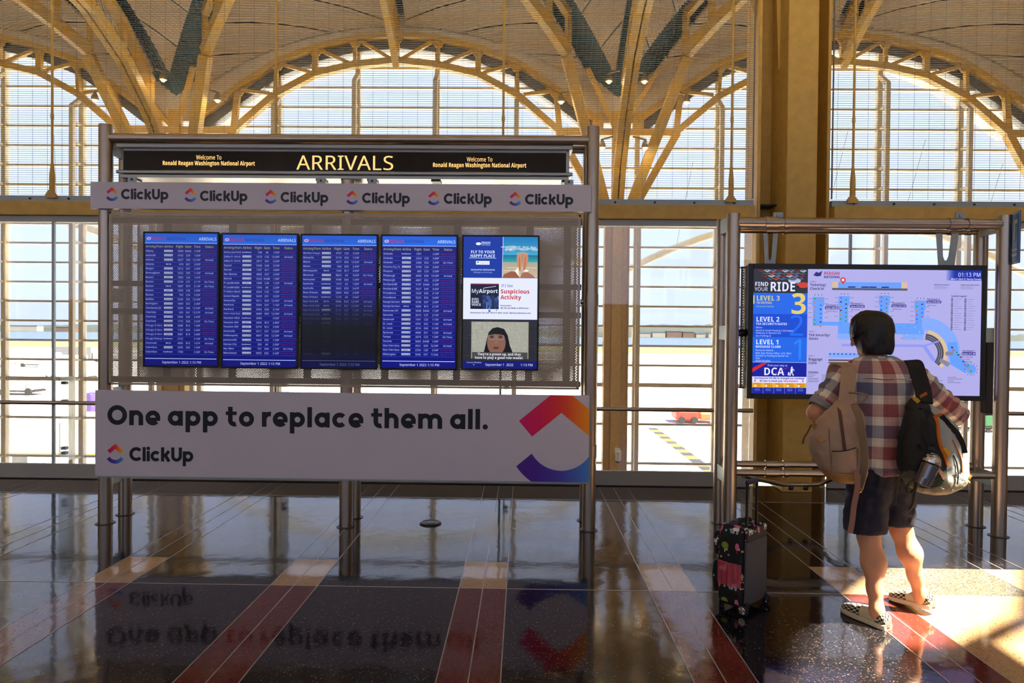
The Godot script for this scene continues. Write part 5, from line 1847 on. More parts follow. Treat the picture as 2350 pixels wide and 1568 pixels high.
# ---------------------------------------------------------------- map kiosk
func build_map_kiosk() -> void:
	var t := thing("map_stand", "steel tube stand holding the wide airport map screen", "display stand")
	var xl := 1.63
	var xr := 3.715
	var top := uz(1684, 491, F_Z).y
	for x in [xl, xr]:
		post(t, x, F_Z, top)
		post(t, x, B_Z, top)
		for y in [uz(1665, 519, -5.49).y, uz(1665, 764, -5.49).y, uz(1665, 1086, -5.49).y]:
			one_box("tie_plate", Vector3(x - 0.03, y, (F_Z + B_Z) / 2), Vector3(0.012, 0.115, 0.2), M.galvanised, t, 0.002)
	for q in [[F_Z, 513, 0.042], [B_Z, 528, 0.034], [B_Z, 1068, 0.026], [F_Z, 1088, 0.026]]:
		var y: float = uz(1960, q[1], q[0]).y
		var g := G.new()
		g.tube([Vector3(xl, y, q[0]), Vector3(xr, y, q[0])], q[2], 18)
		put("rail", g, M.brushed_steel, t)
		for px in [1780.0, 2200.0]:
			var x := uz(px, q[1], q[0]).x
			g = G.new()
			for d in [-0.085, 0.06]:
				g.lathe(Vector3(x + d, y, q[0]), [Vector2(q[2], 0.0), Vector2(q[2] + 0.006, 0.0), Vector2(q[2] + 0.006, 0.03 if d > 0 else 0.1), Vector2(q[2], 0.03 if d > 0 else 0.1)], 18, Basis(Vector3.BACK, -PI / 2))
			put("collar", g, M.brushed_steel, t)
	for px in [1786.0, 2203.0]:
		var p := uz(px, 495, F_Z)
		var g := G.new()
		g.box(Vector3(p.x, p.y, F_Z + 0.0), Vector3(0.075, 0.05, 0.02), 0.004)
		g.lathe(Vector3(p.x, p.y, F_Z + 0.01), [Vector2(0.016, 0.0), Vector2(0.015, 0.008), Vector2(0.006, 0.01), Vector2(0.0, 0.006)], 12, Basis(Vector3.RIGHT, PI / 2))
		put("bracket_tab", g, M.galvanised, t)
	# forked hangers
	for q in [[1768.0, 0.62], [2172.0, 1.0]]:
		var c := uz(q[0], 536, -5.46)
		var k: float = q[1]
		var poly := PackedVector2Array([Vector2(-0.082 * k, 0.0), Vector2(-0.034 * k, 0.0), Vector2(-0.026 * k, -0.18), Vector2(-0.014 * k, -0.212), Vector2(0.006 * k, -0.212), Vector2(0.02 * k, -0.18), Vector2(0.04 * k, 0.0), Vector2(0.095 * k, 0.0), Vector2(0.06 * k, -0.3), Vector2(-0.055 * k, -0.3)])
		var g := G.new()
		g.prism(poly, -0.004, 0.004, Transform3D(Basis(Vector3.UP, 0.0), c))
		put("forked_hanger", g, M.galvanised, t)
	# perforated sheet that shows left of the screen, and the grey box right of it
	var r := rect(1699, 612, 1735, 892, -5.52)
	perforated("perforated_sheet", t, r, -5.52, 0.0123, 0.0044, 0.006)
	var arm := G.new()
	arm.tube([Vector3(xl, uz(1700, 764, -5.52).y, -5.5), Vector3(xl + 0.25, uz(1700, 764, -5.52).y, -5.5)], 0.028, 14)
	put("side_arm", arm, M.plate_dark, t)
	var br := rect(2255, 757, 2277, 948, -5.56)
	one_box("junction_box", Vector3(br.get_center().x, br.get_center().y, -5.57), Vector3(br.size.x, br.size.y, 0.1), M.plate_dark, t, 0.006)
	var cane := G.new()
	cane.tube([uz(1706, 1092, -5.6), uz(1734, 1099, -5.72), uz(1797, 1112.5, -5.9), uz(1880, 1112, -5.9), uz(1910, 1099, -5.74), uz(1990, 1086, -5.6)], 0.019, 12)
	put("low_guard_rail", cane, M.brushed_steel, t)
	for px in [1815.0, 1849.0]:
		var p := uz(px, 1120, -5.9)
		var g := G.new()
		g.lathe(p, [Vector2(0.0, -0.02), Vector2(0.018, -0.018), Vector2(0.024, 0.0), Vector2(0.02, 0.014), Vector2(0.008, 0.03)], 14)
		put("guard_knob", g, M.plate_dark, t)
	var m := rect(1716, 607, 2263, 918, -5.40)
	var o := build_screen("map_screen", "wide airport map screen titled FIND YOUR RIDE in a black case", "screen", "", m, -5.40, 0.04, map_picture(), 0.09, 0.95)
	o.rotation.y = 0.0
	# small blue sign on the right post
	var s0 := uz(2310, 545, F_Z + 0.06)
	var sg := thing("blue_sign", "small blue plate sign clamped to the map stand's right post", "sign", "", Vector3(xr + 0.065, s0.y, F_Z + 0.03))
	sg.rotation.y = deg_to_rad(-108.0)
	one_box("plate", Vector3.ZERO, Vector3(0.2, 0.40, 0.006), M.sign_blue, sg, 0.002)
	var g := G.new()
	for e in [[0.092, 0.0, 0.004, 0.38], [-0.092, 0.0, 0.004, 0.38]]:
		g.box(Vector3(e[0], e[1], 0.0035), Vector3(e[2], e[3], 0.001))
	for e in [0.188, -0.188]:
		g.box(Vector3(0, e, 0.0035), Vector3(0.188, 0.004, 0.001))
	put("white_border", g, M.sign_pale, sg)
	g = G.new()
	g.box(Vector3(-0.01, 0.06, 0.004), Vector3(0.025, 0.16, 0.001))
	g.box(Vector3(0.02, 0.125, 0.004), Vector3(0.06, 0.03, 0.001))
	put("symbol", g, M.sign_pale, sg)
	for y in [-0.09, -0.13]:
		one_box("caption_line", Vector3(0, y, 0.004), Vector3(0.1, 0.018, 0.001), M.sign_pale, sg)

# ---------------------------------------------------------------- smooth bodies: tapered capsules joined on a grid, meshed as surface nets
# a bone is [from, to, radius at from, radius at to, squash (scales x, y, z before measuring), joint softness, group]
func bone(a: Vector3, b: Vector3, ra: float, rb: float, squash := Vector3.ONE, soft := 0.03, group := 0) -> Array:
	return [a, b, ra, rb, squash, soft, group]

func bone_distance(q: Array, p: Vector3) -> float:
	var s: Vector3 = q[4]
	var ab: Vector3 = (q[1] - q[0]) * s
	var ap: Vector3 = (p - q[0]) * s
	var l := ab.length_squared()
	var t := clampf(ap.dot(ab) / l, 0.0, 1.0) if l > 1e-9 else 0.0
	return ((ap - ab * t).length() - lerpf(q[2], q[3], t)) / maxf(s.x, maxf(s.y, s.z)) * 1.0

# cuts: array of Callable(p) -> float, kept where negative; wrinkle: Callable(p) -> float added to the field
func net(bones: Array, cell: float, cuts := [], wrinkle: Variant = null) -> Dictionary:
	var lo := Vector3.ONE * 1e9
	var hi := -lo
	for q in bones:
		var r: float = maxf(q[2], q[3]) + q[5] + cell * 2
		for e in [q[0], q[1]]:
			var rr := Vector3(r / q[4].x, r / q[4].y, r / q[4].z)
			lo = lo.min(e - rr)
			hi = hi.max(e + rr)
	var n := Vector3i((hi - lo) / cell) + Vector3i.ONE * 2
	var f := PackedFloat32Array()
	f.resize(n.x * n.y * n.z)
	f.fill(1.0)
	for q in bones:
		var r: float = maxf(q[2], q[3]) + q[5] + cell * 2
		var rr := Vector3(r / q[4].x, r / q[4].y, r / q[4].z)
		var b0 := Vector3i(((q[0] as Vector3).min(q[1]) - rr - lo) / cell).clamp(Vector3i.ZERO, n - Vector3i.ONE)
		var b1 := Vector3i(((q[0] as Vector3).max(q[1]) + rr - lo) / cell + Vector3.ONE).clamp(Vector3i.ZERO, n - Vector3i.ONE)
		var k: float = q[5]
		var s: Vector3 = q[4]
		var big := maxf(s.x, maxf(s.y, s.z))
		var a: Vector3 = q[0]
		var ab: Vector3 = (q[1] - q[0]) * s
		var l := maxf(ab.length_squared(), 1e-9)
		var ra: float = q[2]
		var rb: float = q[3]
		for iz in range(b0.z, b1.z + 1):
			for iy in range(b0.y, b1.y + 1):
				var at := (iz * n.y + iy) * n.x
				for ix in range(b0.x, b1.x + 1):
					var ap := (lo + Vector3(ix, iy, iz) * cell - a) * s
					var t := clampf(ap.dot(ab) / l, 0.0, 1.0)
					var d := ((ap - ab * t).length() - lerpf(ra, rb, t)) / big
					var o := f[at + ix]
					var h := maxf(k - absf(o - d), 0.0) / k
					f[at + ix] = minf(o, d) - h * h * k * 0.25
	if cuts.size() > 0 or wrinkle != null:
		for iz in n.z:
			for iy in n.y:
				for ix in n.x:
					var at := (iz * n.y + iy) * n.x + ix
					if f[at] < 0.06:
						var p := lo + Vector3(ix, iy, iz) * cell
						if wrinkle != null:
							f[at] += wrinkle.call(p)
						for c in cuts:
							f[at] = maxf(f[at], c.call(p))
	# surface nets
	var where := {}
	var pts := PackedVector3Array()
	var sx := 1
	var sy := n.x
	var szz := n.x * n.y
	var corner := [0, sx, sy, sx + sy, szz, szz + sx, szz + sy, szz + sx + sy]
	var edges := [[0, 1], [2, 3], [4, 5], [6, 7], [0, 2], [1, 3], [4, 6], [5, 7], [0, 4], [1, 5], [2, 6], [3, 7]]
	for iz in n.z - 1:
		for iy in n.y - 1:
			for ix in n.x - 1:
				var at := iz * szz + iy * sy + ix
				var neg := 0
				if f[at] < 0: neg += 1
				if f[at + sx] < 0: neg += 1
				if f[at + sy] < 0: neg += 1
				if f[at + sx + sy] < 0: neg += 1
				if f[at + szz] < 0: neg += 1
				if f[at + szz + sx] < 0: neg += 1
				if f[at + szz + sy] < 0: neg += 1
				if f[at + szz + sx + sy] < 0: neg += 1
				if neg == 0 or neg == 8:
					continue
				var sum := Vector3.ZERO
				var cnt := 0
				for e in edges:
					var v0: float = f[at + corner[e[0]]]
					var v1: float = f[at + corner[e[1]]]
					if (v0 < 0) != (v1 < 0):
						var t := v0 / (v0 - v1)
						var c0 := Vector3(e[0] & 1, (e[0] >> 1) & 1, (e[0] >> 2) & 1)
						var c1 := Vector3(e[1] & 1, (e[1] >> 1) & 1, (e[1] >> 2) & 1)
						sum += c0.lerp(c1, t)
						cnt += 1
				where[at] = pts.size()
				pts.append(lo + (Vector3(ix, iy, iz) + sum / cnt) * cell)
	var tris := PackedInt32Array()
	for at in where:
		var v0: float = f[at]
		for d in [[sx, sy, szz], [sy, szz, sx], [szz, sx, sy]]:
			var v1: float = f[at + d[0]]
			if (v0 < 0) == (v1 < 0):
				continue
			var k1: int = at - d[1]
			var k2: int = at - d[1] - d[2]
			var k3: int = at - d[2]
			if not (where.has(k1) and where.has(k2) and where.has(k3)):
				continue
			var q := [where[at], where[k1], where[k2], where[k3]]
			if v0 < 0:
				tris.append_array([q[0], q[1], q[2], q[0], q[2], q[3]])
			else:
				tris.append_array([q[0], q[2], q[1], q[0], q[3], q[2]])
	var norm := PackedVector3Array()
	norm.resize(pts.size())
	for i in range(0, tris.size(), 3):
		var m := (pts[tris[i + 1]] - pts[tris[i]]).cross(pts[tris[i + 2]] - pts[tris[i]])
		for e in 3:
			norm[tris[i + e]] += m
	for i in norm.size():
		norm[i] = norm[i].normalized()
	return {"pts": pts, "norm": norm, "tris": tris}

func add_net(g: G, d: Dictionary, uv: Variant = null) -> void:
	var p: PackedVector3Array = d.pts
	var m: PackedVector3Array = d.norm
	var t: PackedInt32Array = d.tris
	for i in range(0, t.size(), 3):
		var u := [Vector2.ZERO, Vector2.ZERO, Vector2.ZERO]
		if uv != null:
			u = uv.call(p[t[i]], p[t[i + 1]], p[t[i + 2]])
		g.tri(p[t[i]], p[t[i + 1]], p[t[i + 2]], m[t[i]], m[t[i + 1]], m[t[i + 2]], u[0], u[1], u[2])

# loft: stations are [centre, half width, half depth]; x and z tell the directions; power 2 is an ellipse, more is boxier
func loft(g: G, st: Array, x: Vector3, z: Vector3, power := 2.4, sides := 36, paint: Variant = null, lump := 0.0) -> void:
	var rings := []
	var folds := FastNoiseLite.new()
	folds.seed = 17
	folds.frequency = 9.0
	for s in st:
		var r := []
		for k in sides:
			var a := TAU * k / sides
			var c := cos(a)
			var q := sin(a)
			var p: Vector3 = s[0] + x * s[1] * signf(c) * pow(absf(c), 2.0 / power) + z * s[2] * signf(q) * pow(absf(q), 2.0 / power)
			if lump > 0.0:
				p += (p - s[0]).normalized() * lump * (folds.get_noise_3d(p.x * 1.4, p.y * 0.7, p.z) + 0.4 * sin((p.y * 0.8 + p.x) * 70.0 + folds.get_noise_3d(p.x, p.y, 4.0) * 7.0))
			r.append(p)
		rings.append(r)
	var nn := []
	for i in rings.size():
		var row := []
		for k in sides:
			var du: Vector3 = rings[i][(k + 1) % sides] - rings[i][(k + sides - 1) % sides]
			var dv: Vector3 = rings[mini(i + 1, rings.size() - 1)][k] - rings[maxi(i - 1, 0)][k]
			var m := du.cross(dv)
			row.append(m.normalized() if m.length() > 1e-12 else dv.normalized())
		nn.append(row)
	# turn normals outwards
	var mid := rings.size() / 2
	var out: Vector3 = rings[mid][0] - st[mid][0]
	var flip: bool = (nn[mid][0] as Vector3).dot(out) < 0
	for i in rings.size() - 1:
		for k in sides:
			var k2 := (k + 1) % sides
			var p := [rings[i][k], rings[i][k2], rings[i + 1][k2], rings[i + 1][k]]
			var m := [nn[i][k], nn[i][k2], nn[i + 1][k2], nn[i + 1][k]]
			var u := [Vector2(float(k) / sides, float(i) / (rings.size() - 1)), Vector2(float(k + 1) / sides, float(i) / (rings.size() - 1)), Vector2(float(k + 1) / sides, float(i + 1) / (rings.size() - 1)), Vector2(float(k) / sides, float(i + 1) / (rings.size() - 1))]
			if flip:
				p = [p[3], p[2], p[1], p[0]]
				m = [-m[3], -m[2], -m[1], -m[0]]
				u = [u[3], u[2], u[1], u[0]]
			if paint != null:
				g.colored = true
				g.tint = paint.call((p[0] + p[2]) / 2)
			g.quad_n(p, m, u)
	for e in [0, rings.size() - 1]:
		var c := Vector3.ZERO
		for q in rings[e]:
			c += q / sides
		if paint != null:
			g.tint = paint.call(c)
		for k in sides:
			var k2 := (k + 1) % sides
			if (e == 0) != flip:
				g.flat(c, rings[e][k2], rings[e][k])
			else:
				g.flat(c, rings[e][k], rings[e][k2])

func smooth_curve(pts: Array, steps := 6) -> Array:
	var r := []
	for i in pts.size() - 1:
		var p0: Vector3 = pts[maxi(i - 1, 0)]
		var p3: Vector3 = pts[mini(i + 2, pts.size() - 1)]
		for k in steps:
			r.append((pts[i] as Vector3).cubic_interpolate(pts[i + 1], p0, p3, float(k) / steps))
	r.append(pts[pts.size() - 1])
	return r

# ---------------------------------------------------------------- the traveller
func plaid_texture() -> ImageTexture:
	var n := 512
	var im := Image.create(n, n, false, Image.FORMAT_RGB8)
	var cream := Color(0.95, 0.90, 0.81)
	var red := Color(0.63, 0.33, 0.33)
	var navy := Color(0.40, 0.40, 0.48)
	var rng := RandomNumberGenerator.new()
	rng.seed = 3
	var tone := func(u: float) -> Color:
		u = fposmod(u, 1.0)
		if u < 0.15 or u > 0.85: return red
		if u < 0.35 or u > 0.65: return cream
		return navy
	var jx := PackedFloat32Array()
	var jy := PackedFloat32Array()
	for i in n:
		jx.append(rng.randf_range(0.9, 1.06))
		jy.append(rng.randf_range(0.9, 1.06))
	for y in n:
		var ch: Color = tone.call(float(y) / n)
		for x in n:
			var cv: Color = tone.call(float(x) / n)
			var c := cv.lerp(ch, 0.5)
			var k := jx[x] * jy[y]
			im.set_pixel(x, y, Color(c.r * k, c.g * k, c.b * k))
	return ImageTexture.create_from_image(im)

func shoe_texture() -> ImageTexture:
	# u runs round the shoe, v from heel (0) to toe (1)
	var im := Image.create(512, 512, false, Image.FORMAT_RGB8)
	var cream := Color(0.78, 0.72, 0.60)
	im.fill(cream)
	for y in 512:
		for x in 512:
			var v := y / 512.0
			if v < 0.26 or v > 0.50:
				if (int(x / 26.0) + int(y / 26.0)) % 2 == 0:
					im.set_pixel(x, y, Color(0.07, 0.07, 0.075))
	return ImageTexture.create_from_image(im)

func shoe(parent: Node3D, called: String, heel: Vector3, toe: Vector3, lift: float) -> void:
	var o := Node3D.new()
	o.name = called
	parent.add_child(o, true)
	var d := toe - heel
	var len := Vector2(d.x, d.z).length()
	var f := Vector3(d.x, 0, d.z).normalized()
	var fwd := (f * cos(lift) - Vector3.UP * sin(lift)).normalized()
	var side := Vector3.UP.cross(f).normalized()
	var up := fwd.cross(side)
	if up.y < 0: up = -up
	var lines := [[0.0, 0.024, 0.050], [0.03, 0.033, 0.078], [0.10, 0.038, 0.088], [0.25, 0.041, 0.084], [0.38, 0.043, 0.084], [0.5, 0.046, 0.080], [0.62, 0.049, 0.072], [0.75, 0.050, 0.063], [0.87, 0.045, 0.054], [0.95, 0.034, 0.046], [1.0, 0.014, 0.034]]
	var st := []
	var so := []
	for l in lines:
		var c: Vector3 = heel + fwd * len * l[0]
		var h: float = (l[2] - 0.014) / 2.0
		st.append([c + up * (0.014 + h), l[1], h])
		so.append([c + up * 0.015, l[1] + 0.005, 0.015])
	var g := G.new()
	loft(g, st, side, up, 2.6, 32)
	put("upper", g, M.shoe_check, o)
	g = G.new()
	loft(g, so, side, up, 6.0, 28)
	put("sole", g, M.shoe_sole, o)
	g = G.new()
	g.box(heel - fwd * 0.001 + up * 0.013, Vector3(0.02, 0.009, 0.003), 0.001, Basis(side, up, side.cross(up)))
	put("heel_tag", g, M.tag_red, o)

func build_person() -> void:
	var t := thing("person", "person seen from behind in plaid shirt, navy shorts and checkered shoes reading the map", "person", "", Vector3(1.98, 0, -3.78))
	var off := -t.position
	var V := func(x: float, y: float, z: float) -> Vector3: return Vector3(x, y, z) + off
	# ---- body
	var skin := []
	var hipL: Vector3 = V.call(1.905, 0.82, -3.785)
	var kneeL: Vector3 = V.call(1.893, 0.455, -3.735)
	var anL: Vector3 = V.call(1.902, 0.085, -3.655)
	var hipR: Vector3 = V.call(2.06, 0.82, -3.80)
	var kneeR: Vector3 = V.call(2.130, 0.465, -3.85)
	var anR: Vector3 = V.call(2.243, 0.10, -3.845)
	for l in [[hipL, kneeL, anL], [hipR, kneeR, anR]]:
		skin.append(bone(l[0], l[1], 0.082, 0.056))
		var mid: Vector3 = (l[1] as Vector3).lerp(l[2], 0.34) + Vector3(0.0, 0, 0.022)
		skin.append(bone(l[1], mid, 0.053, 0.058))
		skin.append(bone(mid, (l[1] as Vector3).lerp(l[2], 0.72) + Vector3(0, 0, 0.006), 0.057, 0.036, Vector3.ONE, 0.04))
		skin.append(bone((l[1] as Vector3).lerp(l[2], 0.7), l[2], 0.037, 0.034))
		skin.append(bone(l[2], l[2] + Vector3(0, -0.03, 0.0), 0.034, 0.032))
	skin.append(bone(V.call(1.985, 0.84, -3.785), V.call(1.972, 1.10, -3.795), 0.125, 0.12, Vector3(1, 1, 1.35)))
	skin.append(bone(V.call(1.972, 1.10, -3.795), V.call(1.965, 1.30, -3.81), 0.13, 0.12, Vector3(1, 1, 1.35)))
	skin.append(bone(V.call(1.82, 1.32, -3.815), V.call(2.12, 1.325, -3.815), 0.045, 0.045))
	skin.append(bone(V.call(1.958, 1.34, -3.825), V.call(1.953, 1.47, -3.845), 0.056, 0.054))
	# head: skull, jaw, nose, ears
	skin.append(bone(V.call(1.953, 1.565, -3.855), V.call(1.953, 1.555, -3.875), 0.088, 0.085, Vector3(1.08, 0.92, 0.95), 0.04))
	skin.append(bone(V.call(1.953, 1.49, -3.90), V.call(1.953, 1.465, -3.925), 0.058, 0.042, Vector3.ONE, 0.04))
	skin.append(bone(V.call(1.953, 1.545, -3.96), V.call(1.953, 1.512, -3.974), 0.010, 0.016, Vector3.ONE, 0.015))
	# arms
	var elL: Vector3 = V.call(1.618, 1.122, -3.785)
	var wrL: Vector3 = V.call(1.735, 1.175, -3.985)
	var elR: Vector3 = V.call(2.372, 1.128, -3.79)
	var wrR: Vector3 = V.call(2.245, 1.175, -3.99)
	skin.append(bone(V.call(1.765, 1.305, -3.81), elL, 0.050, 0.043))
	skin.append(bone(elL, elL.lerp(wrL, 0.4), 0.043, 0.043))
	skin.append(bone(elL.lerp(wrL, 0.4), wrL, 0.041, 0.027))
	skin.append(bone(V.call(2.175, 1.31, -3.81), elR, 0.050, 0.043))
	skin.append(bone(elR, elR.lerp(wrR, 0.4), 0.043, 0.043))
	skin.append(bone(elR.lerp(wrR, 0.4), wrR, 0.041, 0.027))
	var g := G.new()
	add_net(g, net(skin, 0.012))
	# ears on a finer grid, cupped
	for s in [[1.866, -1.0], [2.040, 1.0]]:
		var e: Vector3 = V.call(s[0] + s[1] * 0.006, 1.525, -3.868)
		var b := [bone(e, e + Vector3(s[1] * 0.012, -0.022, 0.006), 0.019, 0.014, Vector3(1.7, 1, 1), 0.01), bone(e + Vector3(s[1] * 0.008, 0.012, 0.004), e + Vector3(s[1] * 0.016, 0.004, 0.012), 0.011, 0.011, Vector3.ONE, 0.01)]
		add_net(g, net(b, 0.004))
	# hands closed on the straps in front of the chest
	for s in [[wrL, V.call(1.80, 1.235, -3.995), 1.0], [wrR, V.call(2.135, 1.235, -4.0), -1.0]]:
		var w: Vector3 = s[0]
		var k: Vector3 = s[1]
		var dir := (k - w).normalized()
		var acr := dir.cross(Vector3(0, 0.3, -1)).normalized()
		var b := [bone(w, w + dir * 0.05, 0.026, 0.030, Vector3.ONE, 0.02)]
		for i in 4:
			var root := w + dir * 0.055 + acr * (i - 1.5) * 0.019
			var ln: float = [0.036, 0.042, 0.039, 0.030][i]
			var j1 := root + dir * ln
			var j2 := j1 + (dir * 0.3 + Vector3(0, 0, -0.9)).normalized() * ln * 0.75
			var j3 := j2 + (-dir * 0.8 + Vector3(0, 0, -0.5)).normalized() * ln * 0.6
			b.append(bone(w + dir * 0.035 + acr * (i - 1.5) * 0.014, root, 0.012, 0.0105, Vector3.ONE, 0.012))
			b.append(bone(root, j1, 0.0100, 0.0092, Vector3.ONE, 0.004))
			b.append(bone(j1, j2, 0.0092, 0.0085, Vector3.ONE, 0.003))
			b.append(bone(j2, j3, 0.0085, 0.0075, Vector3.ONE, 0.003))
		var th := w + dir * 0.02 - acr * 0.026 * 1.0
		b.append(bone(th, th + (dir * 0.6 - acr * 0.7).normalized() * 0.034, 0.014, 0.0115, Vector3.ONE, 0.012))
		b.append(bone(th + (dir * 0.6 - acr * 0.7).normalized() * 0.034, th + (dir * 0.6 - acr * 0.7).normalized() * 0.034 + (dir + Vector3(0, 0, -0.6)).normalized() * 0.03, 0.0112, 0.009, Vector3.ONE, 0.004))
		add_net(g, net(b, 0.004))
	put("body", g, M.skin, t)
	# face details
	for s in [-1.0, 1.0]:
		var e := G.new()
		e.lathe(V.call(1.953 + s * 0.032, 1.548, -3.946), [Vector2(0, -0.011), Vector2(0.008, -0.008), Vector2(0.011, 0), Vector2(0.008, 0.008), Vector2(0, 0.011)], 12)
		put("eye", e, M.eye, t)
		var br := G.new()
		br.tube([V.call(1.953 + s * 0.016, 1.572, -3.953), V.call(1.953 + s * 0.034, 1.577, -3.948), V.call(1.953 + s * 0.05, 1.570, -3.936)], 0.004, 6)
		put("eyebrow", br, M.hair, t)
	var mo := G.new()
	mo.tube([V.call(1.953 - 0.022, 1.478, -3.957), V.call(1.953, 1.475, -3.965), V.call(1.953 + 0.022, 1.478, -3.957)], 0.005, 6)
	put("mouth", mo, M.lip, t)
	# ---- hair
	var hn := FastNoiseLite.new()
	hn.seed = 11
	hn.frequency = 28.0
	var hb := [bone(V.call(1.953, 1.572, -3.845), V.call(1.953, 1.562, -3.862), 0.103, 0.103, Vector3(1.0, 0.95, 0.92), 0.03),
		bone(V.call(1.93, 1.60, -3.86), V.call(1.985, 1.605, -3.86), 0.075, 0.07, Vector3.ONE, 0.05),
		bone(V.call(1.92, 1.50, -3.80), V.call(1.985, 1.50, -3.80), 0.058, 0.058, Vector3.ONE, 0.03),
		bone(V.call(1.925, 1.455, -3.795), V.call(1.982, 1.455, -3.795), 0.042, 0.042, Vector3.ONE, 0.03),
		bone(V.call(1.872, 1.53, -3.845), V.call(1.872, 1.545, -3.845), 0.02, 0.03, Vector3.ONE, 0.03),
		bone(V.call(1.875, 1.63, -3.87), V.call(1.91, 1.645, -3.87), 0.02, 0.03, Vector3.ONE, 0.04)]
	var face_cut := func(p: Vector3) -> float:
		var q: Vector3 = p - off
		return maxf(minf((-3.905 - q.z) * 1.0, 1.62 - q.y), -1.0) if q.y < 1.62 else -1.0
	var nape := func(p: Vector3) -> float: return (1.446 + off.y) - p.y
	var hair_w := func(p: Vector3) -> float: return hn.get_noise_3d(p.x * 1.6, p.y * 0.5, p.z * 1.6) * 0.005
	g = G.new()
	add_net(g, net(hb, 0.007, [face_cut, nape], hair_w))
	put("hair", g, M.hair, t)
	# ---- shirt
	var cloth := FastNoiseLite.new()
	cloth.seed = 21
	cloth.frequency = 5.0
	var sh := [bone(V.call(1.982, 0.78, -3.785), V.call(1.975, 1.02, -3.79), 0.178, 0.176, Vector3(1, 1, 1.38), 0.03, 0),
		bone(V.call(1.975, 1.02, -3.79), V.call(1.965, 1.25, -3.805), 0.176, 0.182, Vector3(1, 1, 1.36), 0.03, 0),
		bone(V.call(1.80, 1.312, -3.812), V.call(2.135, 1.322, -3.812), 0.066, 0.066, Vector3.ONE, 0.07, 0),
		bone(V.call(1.88, 1.355, -3.82), V.call(2.03, 1.36, -3.82), 0.056, 0.056, Vector3.ONE, 0.06, 0),
		bone(V.call(1.77, 1.305, -3.81), V.call(1.655, 1.165, -3.785), 0.074, 0.070, Vector3.ONE, 0.035, 1),
		bone(V.call(2.17, 1.31, -3.81), V.call(2.368, 1.135, -3.79), 0.076, 0.070, Vector3.ONE, 0.035, 2),
		bone(V.call(2.368, 1.135, -3.79), V.call(2.325, 1.148, -3.88), 0.068, 0.060, Vector3.ONE, 0.03, 2)]
	var hem := func(p: Vector3) -> float: return (0.797 + 0.006 * sin(p.x * 21.0) + 0.02 * absf(p.x)) + off.y - p.y
	var neck_hole := func(p: Vector3) -> float: return 0.062 - Vector2(p.x - (1.955 + off.x), (p.z - (-3.835 + off.z))).length() if p.y + 0.0 > 1.385 else -1.0
	var cuff_l := func(p: Vector3) -> float:
		var ax: Vector3 = (V.call(1.655, 1.165, -3.785) - V.call(1.77, 1.305, -3.81)).normalized()
		return (p - V.call(1.650, 1.158, -3.784)).dot(ax) if p.x < 1.75 + off.x else -1.0
	var folds := func(p: Vector3) -> float:
		var w := cloth.get_noise_3d(p.x * 1.5, p.y * 0.8, p.z) * 0.009
		var arm := clampf((absf(p.x + 0.01) - 0.19) * 12.0, 0.0, 1.0)
		w += arm * 0.006 * sin((p.y * 0.7 - absf(p.x)) * 95.0 + cloth.get_noise_3d(p.x, p.y, p.z) * 4.0)
		w += 0.004 * sin(p.y * 46.0 + p.x * 38.0 + cloth.get_noise_3d(p.x * 2, p.y * 2, 3.0) * 5.0) * clampf((1.02 - p.y) * 5.0, 0.0, 1.0)
		return w
	var armsx := [[V.call(1.77, 1.305, -3.81), V.call(1.655, 1.165, -3.785)], [V.call(2.17, 1.31, -3.81), V.call(2.368, 1.135, -3.79)]]
	var tile := 0.228
	var shirt_uv := func(a: Vector3, b: Vector3, c: Vector3) -> Array:
		var m := (a + b + c) / 3.0
		var best := bone_distance(sh[1], m)
		for i in [0, 2, 3]:
			best = minf(best, bone_distance(sh[i], m) + (0.02 if i >= 2 else 0.0))
		var arm := -1
		for i in 2:
			var dd := bone_distance(sh[4 + i], m)
			if i == 1:
				dd = minf(dd, bone_distance(sh[6], m))
			if dd < best - 0.004:
				best = dd
				arm = i
		var r := []
		for p in [a, b, c]:
			if arm < 0:
				var ang := atan2(p.x - (1.965 + off.x), p.z - (-3.90 + off.z))
				r.append(Vector2(ang * 0.205 / tile, -(p.y - 1.15) / tile))
			else:
				var o: Vector3 = armsx[arm][0]
				var ax: Vector3 = (armsx[arm][1] - o).normalized()
				var rel: Vector3 = p - o
				var along := rel.dot(ax)
				var e1 := ax.cross(Vector3.BACK).normalized()
				var e2 := e1.cross(ax)
				r.append(Vector2(atan2(rel.dot(e1), rel.dot(e2)) * 0.075 / tile, (along + 0.03) / tile))
		return r
	g = G.new()
	add_net(g, net(sh, 0.0105, [hem, neck_hole, cuff_l], folds), shirt_uv)
	put("shirt", g, M.plaid, t)
	# collar, yoke seam, rolled cuff
	g = G.new()
	var col := []
	for i in 25:
		var a := PI * (-0.78 + 1.56 * i / 24.0)
		col.append([V.call(1.955 + sin(a) * 0.076, 1.408 + 0.004 * cos(a), -3.833 + cos(a) * 0.072), V.call(1.955 + sin(a) * 0.070, 1.442 - 0.004 * cos(a), -3.838 + cos(a) * 0.064), V.call(1.955 + sin(a) * 0.094, 1.392, -3.83 + cos(a) * 0.092)])
	for i in 24:
		for e in [[0, 1], [2, 1]]:
			var q := [col[i][e[0]], col[i + 1][e[0]], col[i + 1][e[1]], col[i][e[1]]]
			var uu := []
			for p in q:
				uu.append(Vector2(p.x / tile + 0.3, p.y / tile))
			var nn: Vector3 = ((q[1] - q[0]) as Vector3).cross(q[3] - q[0]).normalized()
			g.quad_n(q, [nn, nn, nn, nn], uu)
	put("collar", g, M.plaid, t)
	g = G.new()
	var seam := []
	for i in 13:
		var x := 1.835 + i * 0.0215
		seam.append(V.call(x, 1.318 + 0.003 * sin(i), -3.812 + 0.134 - absf(x - 1.965) * absf(x - 1.965) * 1.1))
